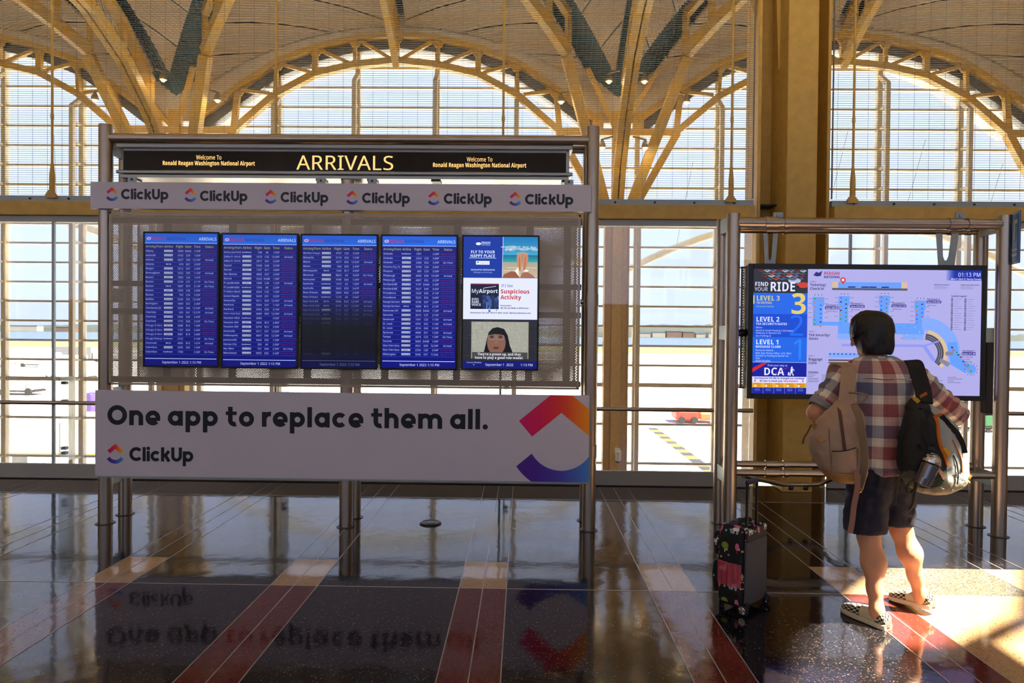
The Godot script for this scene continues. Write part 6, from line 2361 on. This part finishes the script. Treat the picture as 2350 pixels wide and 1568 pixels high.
	g.tube(seam, 0.0022, 5)
	put("yoke_seam", g, M.plaid, t)
	g = G.new()
	var cu: Vector3 = V.call(1.655, 1.163, -3.785)
	var cax := (V.call(1.655, 1.165, -3.785) - V.call(1.77, 1.305, -3.81) as Vector3).normalized()
	g.lathe(cu, [Vector2(0.062, -0.03), Vector2(0.073, -0.026), Vector2(0.076, 0.0), Vector2(0.072, 0.022), Vector2(0.056, 0.024)], 24, Basis(Quaternion(Vector3.UP, -cax)))
	put("rolled_cuff", g, M.cuff_cloth, t)
	# ---- shorts
	var so := [bone(V.call(1.93, 0.80, -3.785), V.call(2.035, 0.80, -3.79), 0.118, 0.118, Vector3(1, 1, 1.12), 0.04),
		bone(V.call(1.912, 0.78, -3.78), V.call(1.876, 0.46, -3.745), 0.112, 0.107, Vector3.ONE, 0.025),
		bone(V.call(2.055, 0.78, -3.795), V.call(2.100, 0.46, -3.835), 0.106, 0.092, Vector3.ONE, 0.025)]
	var belt := func(p: Vector3) -> float: return p.y - 0.835
	var legs := func(p: Vector3) -> float: return (0.497 if p.x > 2.0 + off.x else 0.482) + 0.02 * (p.x + 0.1) - p.y
	var sfold := func(p: Vector3) -> float: return cloth.get_noise_3d(p.x * 2.2, p.y * 0.9, p.z * 2.0) * 0.012 + 0.003 * sin(p.y * 60.0 + p.x * 50.0 + cloth.get_noise_3d(p.x, p.y, 9.0) * 6.0)
	g = G.new()
	add_net(g, net(so, 0.0105, [belt, legs], sfold))
	put("shorts", g, M.navy_cloth, t)
	# ---- shoes
	shoe(t, "shoe", V.call(1.937, 0.0, -3.603), V.call(1.822, 0.0, -3.862), 0.0)
	shoe(t, "shoe", V.call(2.288, 0.035, -3.795), V.call(2.185, 0.0, -4.04), 0.13)

# ---------------------------------------------------------------- bags
func loft_front(st: Array, power: float, x: float, y: float) -> float:
	for i in st.size() - 1:
		var a: Vector3 = st[i][0]
		var b: Vector3 = st[i + 1][0]
		if (y <= a.y and y >= b.y) or (y >= a.y and y <= b.y):
			var t := (y - a.y) / (b.y - a.y)
			var c := a.lerp(b, t)
			var w: float = lerpf(st[i][1], st[i + 1][1], t)
			var d: float = lerpf(st[i][2], st[i + 1][2], t)
			var u := clampf(absf(x - c.x) / w, 0.0, 1.0)
			return c.z + d * pow(maxf(0.0, 1.0 - pow(u, power)), 1.0 / power)
	return (st[0][0] as Vector3).z

func bag_point(st: Array, power: float, px: float, py: float, out := 0.003) -> Vector3:
	var z := -3.5
	var p := Vector3.ZERO
	for k in 6:
		p = uz(px, py, z)
		z = loft_front(st, power, p.x, p.y) + out
	return p

func stations(rows: Array, zc: float) -> Array:
	var st := []
	for r in rows:
		var a := uz(r[1], r[0], zc)
		var b := uz(r[2], r[0], zc)
		st.append([Vector3((a.x + b.x) / 2, (a.y + b.y) / 2, zc + (r[4] if r.size() > 4 else 0.0)), (b.x - a.x) / 2, r[3]])
	# finer
	var out := []
	for i in st.size() - 1:
		for k in 6:
			var t := k / 6.0
			var i0 := maxi(i - 1, 0)
			var i3 := mini(i + 2, st.size() - 1)
			out.append([(st[i][0] as Vector3).cubic_interpolate(st[i + 1][0], st[i0][0], st[i3][0], t), cubic_interpolate(st[i][1], st[i + 1][1], st[i0][1], st[i3][1], t), cubic_interpolate(st[i][2], st[i + 1][2], st[i0][2], st[i3][2], t)])
	out.append(st[st.size() - 1])
	return out

func on_bag(st: Array, power: float, list: Array, out := 0.004) -> Array:
	var r := []
	for p in list:
		r.append(bag_point(st, power, p[0], p[1], out))
	return r

func build_beige_bag() -> void:
	var st := stations([[916, 1934, 1966, 0.02, -0.05], [928, 1922, 1972, 0.045, -0.03], [950, 1896, 1980, 0.07, -0.01], [975, 1874, 1980, 0.085, 0.0], [1005, 1860, 1978, 0.095, 0.0], [1035, 1863, 1981, 0.10, 0.0], [1060, 1874, 1984, 0.10, 0.0], [1082, 1889, 1982, 0.095, 0.0], [1097, 1903, 1976, 0.085, 0.0], [1105, 1915, 1966, 0.06, 0.0]], -3.60)
	var pw := 2.5
	var t := thing("beige_backpack", "beige canvas backpack with tan leather base hanging from the left shoulder", "backpack")
	var g := G.new()
	loft(g, st, Vector3.RIGHT, Vector3.BACK, pw, 64, null, 0.006)
	put("sack", g, M.canvas, t)
	# tan leather base
	var low := []
	for s in st:
		if (s[0] as Vector3).y < uz(1940, 1084, -3.52).y:
			low.append([s[0], s[1] * 1.02 + 0.004, s[2] * 1.02 + 0.004])
	g = G.new()
	loft(g, low, Vector3.RIGHT, Vector3.BACK, pw, 40)
	put("leather_base", g, M.tan_leather, t)
	# zip, seams
	g = G.new()
	var zp := smooth_curve(on_bag(st, pw, [[1922, 924], [1928, 950], [1933, 985], [1936, 1010], [1939, 1033]], 0.004))
	var across := []
	for p in zp:
		across.append(Vector3.RIGHT)
	g.strap(zp, across, 0.014, 0.004)
	put("zip", g, M.zip_brown, t)
	for s in [[[1903, 985], [1904, 1010], [1906, 1050], [1909, 1085]], [[1969, 1030], [1968, 1060], [1966, 1080]]]:
		g = G.new()
		g.tube(smooth_curve(on_bag(st, pw, s, 0.003)), 0.0028, 6)
		put("seam", g, M.canvas_edge, t)
	# front pocket with slack upper edge
	g = G.new()
	var rows := []
	for i in 9:
		var row := []
		for j in 7:
			var px := lerpf(1908, 1966, i / 8.0)
			var u := (i / 8.0 - 0.5) * 2.0
			var top := lerpf(1037, 1028, i / 8.0) + 4.0 * (1.0 - u * u)
			row.append(bag_point(st, pw, px, lerpf(top, 1086, j / 6.0), 0.005 + 0.02 * (1.0 - u * u * u * u) * (1.0 - j / 6.0)))
		rows.append(row)
	for i in 8:
		for j in 6:
			g.quad(rows[i][j + 1], rows[i + 1][j + 1], rows[i + 1][j], rows[i][j])
		g.quad(rows[i][0], rows[i + 1][0], rows[i + 1][0] + Vector3(0, -0.012, -0.01), rows[i][0] + Vector3(0, -0.012, -0.01))
	put("pocket", g, M.canvas, t)
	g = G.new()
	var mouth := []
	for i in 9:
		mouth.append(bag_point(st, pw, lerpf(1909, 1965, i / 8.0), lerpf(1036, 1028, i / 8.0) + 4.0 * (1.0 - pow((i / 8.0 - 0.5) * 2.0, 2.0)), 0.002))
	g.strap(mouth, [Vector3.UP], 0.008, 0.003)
	put("pocket_mouth_shade", g, M.strap_black, t)  # black strip standing in for the shade inside the pocket mouth
	# leather tab at the side, cord
	g = G.new()
	g.strap(smooth_curve(on_bag(st, pw, [[1867, 973], [1874, 990], [1881, 1004], [1888, 1014]], 0.006)), [Vector3(0.8, 0.5, 0.3)], 0.024, 0.005)
	put("leather_tab", g, M.tan_leather, t)
	g = G.new()
	g.tube(smooth_curve([uz(1862, 975, -3.62), uz(1853, 993, -3.60), uz(1846, 1004, -3.60), uz(1842, 1019, -3.60)]), 0.005, 6)
	put("side_cord", g, M.zip_brown, t)
	# shoulder strap: from the chest over the shoulder to the bag's top
	var path := smooth_curve([Vector3(1.80, 1.18, -4.0), Vector3(1.782, 1.30, -3.955), Vector3(1.772, 1.388, -3.875), uz(1947, 842, -3.765), uz(1947, 868, -3.70), uz(1944, 895, -3.655), uz(1941, 925, -3.615)])
	g = G.new()
	var ac := []
	for p in path:
		ac.append(Vector3(1, 0.05, 0.1))
	g.strap(path, ac, 0.074, 0.010)
	put("shoulder_strap", g, M.canvas, t)
	# second strap hanging along the right edge, its webbing tail and ring
	path = smooth_curve([uz(1958, 932, -3.57), uz(1969, 950, -3.53), uz(1977, 985, -3.50), uz(1983, 1030, -3.49), uz(1985, 1065, -3.49), uz(1978, 1100, -3.51), uz(1972, 1122, -3.52)])
	g = G.new()
	g.strap(path, [Vector3(0.6, 0, 0.8)], 0.036, 0.008)
	put("hanging_strap", g, M.canvas_edge, t)
	path = smooth_curve([uz(1964, 1078, -3.48), uz(1968, 1100, -3.485), uz(1967, 1124, -3.50), uz(1960, 1160, -3.51), uz(1956, 1195, -3.51), uz(1951, 1224, -3.51)])
	g = G.new()
	g.strap(path, [Vector3(1, 0, 0.15)], 0.027, 0.003)
	put("webbing_tail", g, M.webbing, t)
	g = G.new()
	var ring := []
	for i in 17:
		var a := TAU * i / 16
		ring.append(uz(1972, 1126, -3.505) + Vector3(cos(a) * 0.012, sin(a) * 0.010, 0))
	g.tube(ring, 0.003, 6, false)
	put("ring", g, M.brass, t)
	# carrying loop
	path = smooth_curve([uz(1948, 901, -3.60), uz(1965, 902, -3.59), uz(1986, 906, -3.585), uz(1989, 912, -3.585), uz(1980, 922, -3.59), uz(1960, 928, -3.59), uz(1952, 931, -3.58)])
	g = G.new()
	g.tube(path, 0.0055, 8)
	put("carrying_loop", g, M.canvas_edge, t)

func build_hiking_bag() -> void:
	var st := stations([[918, 2108, 2132, 0.03, -0.06], [932, 2096, 2148, 0.06, -0.04], [955, 2084, 2172, 0.09, -0.01], [985, 2074, 2192, 0.105, 0.0], [1020, 2068, 2206, 0.115, 0.0], [1055, 2066, 2214, 0.12, 0.0], [1085, 2070, 2214, 0.12, 0.0], [1105, 2078, 2208, 0.115, 0.0], [1120, 2090, 2190, 0.10, 0.0], [1130, 2108, 2166, 0.07, 0.0]], -3.60)
	var pw := 2.3
	var t := thing("hiking_backpack", "dark green hiking backpack with orange trim hanging from the right shoulder", "backpack")
	var black := Color(0.022, 0.022, 0.019)
	var grey := Color(0.36, 0.38, 0.35)
	var olive := Color(0.10, 0.115, 0.075)
	var pale := Color(0.22, 0.20, 0.15)
	var edge := [[918, 2128], [955, 2143], [990, 2154], [1030, 2164], [1070, 2172], [1090, 2172], [1132, 2172]]
	var paint := func(p: Vector3) -> Color:
		var c := cam_basis.transposed() * (p - EYE)
		var px := 1175.0 + FOCAL * c.x / -c.z
		var py := 784.0 - FOCAL * c.y / -c.z
		var e := 2172.0
		for i in edge.size() - 1:
			if py >= edge[i][0] and py < edge[i + 1][0]:
				e = lerpf(edge[i][1], edge[i + 1][1], (py - edge[i][0]) / (edge[i + 1][0] - edge[i][0]))
		if py > 1108.0:
			return pale
		if px > e and p.z > -3.66:
			return grey
		if py > 1082.0:
			return olive
		return black
	var g := G.new()
	loft(g, st, Vector3.RIGHT, Vector3.BACK, pw, 72, paint, 0.007)
	put("sack", g, M.pack_cloth, t)
	# orange piping along the dark and pale halves
	g = G.new()
	g.strap(smooth_curve(on_bag(st, pw, [[2146, 958], [2152, 975], [2154, 1000], [2159, 1025], [2168, 1045], [2175, 1068]], 0.004)), [Vector3(1, 0.2, -0.2)], 0.016, 0.008)
	put("orange_trim", g, M.orange_cloth, t)
	g = G.new()
	g.strap(on_bag(st, pw, [[2144, 955], [2158, 953], [2170, 954]], 0.010), [Vector3(0, 1, 0.2)], 0.016, 0.006)
	put("orange_loop", g, M.orange_cloth, t)
	g = G.new()
	g.tube(smooth_curve(on_bag(st, pw, [[2186, 1010], [2196, 1030], [2206, 1055], [2208, 1085]], 0.002)), 0.003, 6)
	put("orange_piping", g, M.orange_cloth, t)
	g = G.new()
	g.tube(smooth_curve(on_bag(st, pw, [[2188, 1045], [2196, 1065], [2199, 1090], [2197, 1112]], 0.002)), 0.003, 6)
	put("seam", g, M.strap_black, t)
	g = G.new()
	g.strap(smooth_curve(on_bag(st, pw, [[2166, 1028], [2172, 1035], [2178, 1046]], 0.008)), [Vector3(1, 0.5, 0)], 0.02, 0.008)
	put("yellow_tag", g, M.yellow_cloth, t)
	# shoulder strap over the shoulder
	var path := smooth_curve([Vector3(2.12, 1.16, -4.01), Vector3(2.13, 1.30, -3.96), Vector3(2.125, 1.392, -3.88), uz(2096, 832, -3.76), uz(2108, 862, -3.70), uz(2118, 895, -3.655), uz(2122, 925, -3.60)])
	g = G.new()
	var w := []
	for i in path.size():
		w.append(lerpf(0.08, 0.075, float(i) / path.size()))
	g.strap(path, [Vector3(1, 0.1, 0.2)], w, 0.014)
	put("shoulder_strap", g, M.strap_black, t)
	g = G.new()
	g.strap([uz(2111, 911, -3.575), uz(2127, 903, -3.575)], [Vector3(0.3, 1, 0.3)], 0.016, 0.004)
	put("strap_trim", g, M.orange_cloth, t)
	g = G.new()
	g.strap([uz(2097, 913, -3.57), uz(2103, 918, -3.565), uz(2109, 923, -3.565)], [Vector3(0, 1, 0.2)], 0.02, 0.004)
	put("yellow_pull", g, M.yellow_cloth, t)
	# slack strap on the left, compression straps, tails
	var runs := [[[2116, 938], [2095, 950], [2078, 968], [2069, 1000], [2065, 1035], [2068, 1070], [2080, 1095]], [[2128, 940], [2122, 970], [2126, 1000], [2134, 1022]], [[2092, 1020], [2110, 1026], [2135, 1030], [2150, 1022]], [[2160, 955], [2178, 975], [2196, 995], [2208, 1018], [2214, 1040]]]
	for r in runs:
		g = G.new()
		g.strap(smooth_curve(on_bag(st, pw, r, 0.008)), [Vector3(0.9, 0.3, 0.4)] if r[0][0] != 2092 else [Vector3(0, 1, 0)], 0.026 if r[0][0] != 2128 else 0.03, 0.005)
		put("strap", g, M.strap_black, t)
	g = G.new()
	g.strap(on_bag(st, pw, [[2128, 1028], [2146, 1030]], 0.012), [Vector3(0, 1, 0)], 0.016, 0.008)
	put("buckle", g, M.plate_dark, t)
	for r in [[[2076, 1085], [2062, 1100], [2056, 1130], [2053, 1161]], [[2098, 1100], [2086, 1110], [2080, 1122], [2086, 1132], [2096, 1126], [2102, 1112], [2098, 1100]], [[2101, 1118], [2097, 1140], [2094, 1158], [2086, 1172]]]:
		var list := []
		for p in r:
			list.append(uz(p[0], p[1], -3.50))
		g = G.new()
		g.strap(smooth_curve(list), [Vector3(0.4, 0.1, 0.9)], 0.016, 0.003)
		put("strap_tail", g, M.webbing_olive, t)
	g = G.new()
	g.strap([uz(2152, 1074, -3.476), uz(2160, 1086, -3.47), uz(2168, 1100, -3.472)], [Vector3(1, 0.5, 0)], 0.018, 0.003)
	put("pale_strap", g, M.webbing, t)
	g = G.new()
	g.strap([uz(2204, 1082, -3.56), uz(2218, 1090, -3.54), uz(2229, 1096, -3.53)], [Vector3(0.3, 1, 0)], 0.022, 0.004)
	put("yellow_tab", g, M.yellow_cloth, t)
	g = G.new()
	g.tube(smooth_curve([uz(2186, 1120, -3.55), uz(2196, 1114, -3.54), uz(2200, 1104, -3.54), uz(2206, 1112, -3.53), uz(2218, 1105, -3.53), uz(2225, 1108, -3.53)]), 0.005, 6)
	put("cord", g, M.yellow_cloth, t)
	# net pocket with folds at the foot
	for i in 5:
		g = G.new()
		g.tube(smooth_curve(on_bag(st, pw, [[2094, 1094 + i * 4], [2118, 1100 + i * 4.5], [2144, 1097 + i * 5], [2166, 1086 + i * 6]], 0.004)), 0.006, 6)
		put("pocket_fold", g, M.olive_cloth, t)
	# steel bottle in the side pocket
	var b0 := uz(2121, 1098, -3.462)
	var b1 := uz(2141, 1052, -3.462)
	var ax := (b1 - b0).normalized()
	var bt := thing("steel_bottle", "steel bottle with crinkled silver cap in the green backpack's side pocket", "bottle", "", b0)
	var turn := Basis(Quaternion(Vector3.UP, ax))
	var h := b0.distance_to(b1)
	g = G.new()
	g.lathe(Vector3.ZERO, [Vector2(0.0, -0.04), Vector2(0.04, -0.035), Vector2(0.043, 0.0), Vector2(0.043, h * 0.66), Vector2(0.038, h * 0.74)], 28, turn)
	put("flask", g, M.bottle_steel, bt)
	g = G.new()
	var rng := RandomNumberGenerator.new()
	rng.seed = 9
	var cap := []
	for i in 7:
		var row := []
		for k in 18:
			var a := TAU * k / 18
			var lat := i / 6.0 * PI * 0.5
			var r := 0.047 * cos(lat) * rng.randf_range(0.9, 1.06)
			row.append(turn * Vector3(cos(a) * r, h * 0.72 + 0.052 * sin(lat) * rng.randf_range(0.9, 1.05) + 0.004, -sin(a) * r))
		cap.append(row)
	for i in 6:
		for k in 18:
			g.quad(cap[i][k], cap[i][(k + 1) % 18], cap[i + 1][(k + 1) % 18], cap[i + 1][k])
	put("cap", g, M.foil, bt)

func print_texture() -> ImageTexture:
	var n := 640
	var im := Image.create(n, n, false, Image.FORMAT_RGBA8)
	im.fill(Color(0.035, 0.035, 0.055))
	var rng := RandomNumberGenerator.new()
	rng.seed = 12
	var spots := [[90, 110, "tree"], [250, 150, "horse"], [420, 120, "leaf_teal"], [560, 110, "tree"], [110, 330, "horse"], [300, 340, "leaf_pink"], [470, 330, "horse"], [590, 300, "leaf_teal"], [80, 520, "leaf_pink"], [230, 530, "tree"], [390, 520, "horse"], [550, 520, "leaf_pink"]]
	for s in spots:
		var x: float = s[0]
		var y: float = s[1]
		match s[2]:
			"tree":
				fillr(im, x - 6, y + 20, 12, 56, Color(0.85, 0.84, 0.82))
				disc(im, x, y, 44, Color(0.42, 0.55, 0.12), 40)
				for k in 12:
					disc(im, x + rng.randf_range(-34, 34), y + rng.randf_range(-28, 28), 4, Color(0.50, 0.62, 0.18))
			"horse":
				var w := Color(0.86, 0.85, 0.86)
				disc(im, x, y, 40, w, 20)
				for lx in [-30, -16, 16, 30]:
					line(im, Vector2(x + lx, y + 8), Vector2(x + lx + 4, y + 50), 8, w)
				polyfill(im, [Vector2(x - 34, y - 4), Vector2(x - 46, y - 40), Vector2(x - 32, y - 46), Vector2(x - 18, y - 8)], w)
				polyfill(im, [Vector2(x - 34, y - 50), Vector2(x - 62, y - 28), Vector2(x - 56, y - 20), Vector2(x - 32, y - 34)], w)
				line(im, Vector2(x - 42, y - 48), Vector2(x - 52, y - 72), 4, Color(0.85, 0.75, 0.4))
				polyfill(im, [Vector2(x + 36, y - 8), Vector2(x + 54, y + 6), Vector2(x + 50, y + 34), Vector2(x + 40, y + 10)], Color(0.85, 0.5, 0.6))
			_:
				var c := Color(0.36, 0.68, 0.66) if s[2] == "leaf_teal" else Color(0.85, 0.42, 0.55)
				fillr(im, x - 3, y + 30, 6, 40, c)
				disc(im, x, y, 24, c, 42)
				fillr(im, x - 2, y - 30, 4, 60, c.darkened(0.25))
	for k in 40:
		var x := rng.randf() * n
		var y := rng.randf() * n
		if im.get_pixel(int(x) % n, int(y) % n).get_luminance() > 0.1:
			continue
		var c: Color = [Color(0.82, 0.62, 0.2), Color(0.75, 0.35, 0.2), Color(0.85, 0.5, 0.58), Color(0.4, 0.68, 0.66)][k % 4]
		for q in 5:
			disc(im, x + cos(TAU * q / 5) * 8, y + sin(TAU * q / 5) * 8, 6, c)
		disc(im, x, y, 4, Color(0.9, 0.85, 0.6))
	return ImageTexture.create_from_image(im)

func build_suitcase() -> void:
	var corner := Vector3(1.222, 0, -3.755)
	var ax := Vector3(0.72, 0, -0.695).normalized()
	var az := Vector3(0.695, 0, 0.72).normalized()
	var t := thing("rolling_suitcase", "small dark rolling suitcase with unicorn and tree print, pink net pocket", "suitcase", "", corner)
	t.basis = Basis(ax, Vector3.UP, az)
	var W := 0.265
	var D := 0.165
	var g := G.new()
	# body: soft loft from bottom to top
	var st := []
	for r in [[0.045, 0.90, 0.9], [0.055, 0.98, 0.97], [0.12, 1.0, 1.0], [0.25, 1.0, 1.01], [0.38, 0.985, 1.0], [0.44, 0.95, 0.96], [0.47, 0.86, 0.86], [0.478, 0.72, 0.7]]:
		st.append([Vector3(W / 2, r[0], -D / 2), W / 2 * r[1], D / 2 * r[2]])
	loft(g, st, Vector3.RIGHT, Vector3.BACK, 7.0, 48)
	put("shell", g, M.print_cloth, t)
	# grey back panel with the print lapping over its top
	g = G.new()
	g.box(Vector3(W / 2, 0.225, 0.004), Vector3(W - 0.02, 0.36, 0.014), 0.006)
	put("back_panel", g, M.suit_grey, t)
	g = G.new()
	g.box(Vector3(W / 2, 0.435, 0.003), Vector3(W - 0.03, 0.075, 0.018), 0.008)
	put("top_flap", g, M.print_cloth, t)
	# bulging front pockets
	for r in [[0.36, 0.15, 0.045], [0.17, 0.20, 0.055]]:
		g = G.new()
		var ps := []
		for q in [[-0.5, 0.7, 0.3], [-0.42, 0.95, 0.85], [0.0, 1.0, 1.0], [0.4, 0.97, 0.85], [0.5, 0.8, 0.35]]:
			ps.append([Vector3(W / 2, r[0] + q[0] * r[1], -D), (W / 2 - 0.02) * q[1], r[2] * q[2]])
		loft(g, ps, Vector3.RIGHT, Vector3.BACK, 4.0, 36)
		put("front_pocket", g, M.print_cloth, t)
	# pink net pocket on the side
	g = G.new()
	var rows := []
	for i in 13:
		var row := []
		for j in 9:
			var z := lerpf(-D + 0.012, -0.010, i / 12.0)
			var y := lerpf(0.275, 0.15, j / 8.0)
			var b := sin(PI * i / 12.0)
			row.append(Vector3(-0.004 - 0.016 * b * (0.6 + 0.4 * j / 8.0) - 0.003 * sin(i * 2.3) * b, y, z))
		rows.append(row)
	for i in 12:
		for j in 8:
			g.quad(rows[i][j + 1], rows[i + 1][j + 1], rows[i + 1][j], rows[i][j])
	put("net_pocket", g, M.pink_net, t)
	g = G.new()
	var hemp := []
	for r in rows:
		hemp.append(r[0])
	g.tube(hemp, 0.004, 6)
	put("pocket_hem", g, M.pink_net, t)
	# carry handle, telescopic handle
	g = G.new()
	g.tube(smooth_curve([Vector3(0.06, 0.472, -0.06), Vector3(0.08, 0.497, -0.06), Vector3(0.17, 0.497, -0.06), Vector3(0.19, 0.472, -0.06)]), 0.010, 8)
	put("carry_handle", g, M.strap_black, t)
	for x in [0.075, 0.185]:
		g = G.new()
		g.tube([Vector3(x, 0.45, -0.022), Vector3(x, 0.712, -0.022)], 0.0085, 10)
		put("handle_tube", g, M.plastic_black, t)
	g = G.new()
	g.box(Vector3(0.13, 0.722, -0.022), Vector3(0.14, 0.028, 0.03), 0.011)
	put("grip", g, M.plastic_black, t)
	g = G.new()
	g.box(Vector3(W / 2, 0.045, -D / 2 + 0.02), Vector3(W - 0.03, 0.03, D - 0.02), 0.008)
	put("base", g, M.plastic_black, t)
	for x in [0.004, W - 0.004]:
		g = G.new()
		g.lathe(Vector3(x, 0.03, 0.0), [Vector2(0.0, 0.013), Vector2(0.020, 0.013), Vector2(0.029, 0.010), Vector2(0.030, 0.0), Vector2(0.029, -0.010), Vector2(0.02, -0.013), Vector2(0.0, -0.013)], 24, Basis(Vector3.BACK, PI / 2))
		put("wheel", g, M.rubber, t)
		g = G.new()
		g.lathe(Vector3(x, 0.03, 0.0), [Vector2(0.0, 0.0175), Vector2(0.006, 0.017), Vector2(0.008, 0.0145), Vector2(0.018, 0.0145), Vector2(0.021, 0.0135)], 20, Basis(Vector3.BACK, PI / 2))
		for k in 5:
			var a := TAU * k / 5
			g.bar(Vector3(x - 0.0155, 0.03 + cos(a) * 0.004, sin(a) * 0.004), Vector3(x - 0.0155, 0.03 + cos(a) * 0.021, sin(a) * 0.021), 0.006, 0.003, Vector3.RIGHT)
		put("hub", g, M.foil, t)
		g = G.new()
		g.box(Vector3(x + (0.02 if x < 0.1 else -0.02), 0.05, 0.0), Vector3(0.03, 0.05, 0.05), 0.01)
		put("wheel_fork", g, M.plastic_black, t)
	for x in [0.03, W - 0.03]:
		g = G.new()
		g.box(Vector3(x, 0.022, -D + 0.02), Vector3(0.025, 0.044, 0.02), 0.004)
		put("foot", g, M.plastic_black, t)

func _ready() -> void:
	setup()
	make_materials()
	more_materials()
	build_floor()
	build_shell()
	build_vaults()
	build_windows()
	build_trusses()
	build_ribs()
	build_trees()
	build_partition()
	build_near_column()
	build_outside()
	build_arrivals_board()
	build_screens()
	build_map_kiosk()
	build_person()
	build_beige_bag()
	build_hiking_bag()
	build_suitcase()

func more_materials() -> void:
	mat("lamp_metal", Color(0.7, 0.66, 0.58), 0.3, 0.8)
	var bg := mat("bulb_glow", Color(1, 0.9, 0.75), 0.3)
	bg.emission_enabled = true
	bg.emission = Color(1.0, 0.8, 0.5)
	bg.emission_energy_multiplier = 6.0
	var sgw := mat("sign_glow", Color(1.0, 0.80, 0.50), 0.4)
	sgw.emission_enabled = true
	sgw.emission = Color(1.0, 0.78, 0.47)
	sgw.emission_energy_multiplier = 0.8
	mat("plate_dark", Color(0.24, 0.23, 0.22), 0.4, 0.7)
	var ps := mat("panel_steel", Color(0.66, 0.60, 0.52), 0.42, 0.35)
	ps.roughness_texture = M.steel_plate.roughness_texture
	tri_map(ps, 1.5)
	mat("white_paint", Color(0.86, 0.87, 0.87), 0.5)
	mat("concrete", Color(0.80, 0.79, 0.76), 0.9)
	mat("asphalt", Color(0.43, 0.43, 0.42), 0.9)
	mat("grass", Color(0.35, 0.38, 0.22), 0.95)
	mat("river", Color(0.22, 0.30, 0.37), 0.25)
	var ft := mat("far_trees", Color(0.17, 0.22, 0.21), 0.95)
	ft.albedo_texture = noise_tex(512, 0.05, 31, Color(0.6, 0.62, 0.66), Color(1, 1, 1), 4)
	tri_map(ft, 0.012)
	mat("far_white", Color(0.5, 0.5, 0.5), 0.8)
	mat("far_brick", Color(0.33, 0.25, 0.23), 0.8)
	mat("far_roof", Color(0.36, 0.37, 0.40), 0.8)
	mat("dash_dark", Color(0.14, 0.15, 0.19), 0.8)
	mat("dash_yellow", Color(0.62, 0.48, 0.16), 0.8)
	mat("loader_red", Color(0.72, 0.13, 0.05), 0.5)
	mat("loader_orange", Color(0.80, 0.34, 0.10), 0.5)
	mat("cart_purple", Color(0.24, 0.16, 0.45), 0.5)
	mat("cart_green", Color(0.08, 0.36, 0.20), 0.5)
	mat("sign_blue", Color(0.10, 0.34, 0.58), 0.4)
	mat("sign_pale", Color(0.80, 0.84, 0.86), 0.5)
	var cn := noise_tex(512, 0.12, 41, Color(0.82, 0.82, 0.82), Color(1, 1, 1), 4)
	for spec in [["canvas", Color(0.72, 0.59, 0.49)], ["canvas_edge", Color(0.60, 0.50, 0.40)], ["tan_leather", Color(0.72, 0.52, 0.28)], ["zip_brown", Color(0.42, 0.25, 0.19)], ["webbing", Color(0.64, 0.46, 0.39)], ["webbing_olive", Color(0.30, 0.29, 0.21)], ["navy_cloth", Color(0.12, 0.12, 0.19)], ["strap_black", Color(0.11, 0.11, 0.10)], ["orange_cloth", Color(0.86, 0.45, 0.08)], ["yellow_cloth", Color(0.93, 0.70, 0.22)], ["olive_cloth", Color(0.28, 0.31, 0.23)], ["cuff_cloth", Color(0.62, 0.60, 0.60)], ["suit_grey", Color(0.27, 0.27, 0.31)]]:
		var m := mat(spec[0], spec[1], 0.85)
		m.albedo_texture = cn
		tri_map(m, 6.0)
	M.tan_leather.roughness = 0.5
	var pc := mat("pack_cloth", Color.WHITE, 0.8)
	pc.vertex_color_use_as_albedo = true
	var pl := mat("plaid", Color.WHITE, 0.9)
	pl.albedo_texture = plaid_texture()
	var sk := mat("skin", Color(0.80, 0.57, 0.43), 0.55)
	sk.subsurf_scatter_enabled = true
	sk.subsurf_scatter_strength = 0.12
	mat("hair", Color(0.055, 0.04, 0.033), 0.5)
	mat("eye", Color(0.85, 0.84, 0.82), 0.2)
	mat("lip", Color(0.62, 0.34, 0.30), 0.5)
	var sc := mat("shoe_check", Color.WHITE, 0.8)
	sc.albedo_texture = shoe_texture()
	mat("shoe_sole", Color(0.80, 0.74, 0.62), 0.6)
	mat("tag_red", Color(0.70, 0.12, 0.10), 0.6)
	mat("brass", Color(0.85, 0.65, 0.2), 0.3, 1.0)
	mat("bottle_steel", Color(0.45, 0.46, 0.48), 0.25, 1.0)
	mat("foil", Color(0.82, 0.82, 0.83), 0.22, 1.0)
	var pr := mat("print_cloth", Color.WHITE, 0.75)
	pr.albedo_texture = print_texture()
	tri_map(pr, 3.2, false)
	var pn := mat("pink_net", Color(0.80, 0.30, 0.38, 0.62), 0.6)
	pn.transparency = BaseMaterial3D.TRANSPARENCY_ALPHA
	mat("kick_steel", Color(0.64, 0.63, 0.60), 0.4, 0.25)
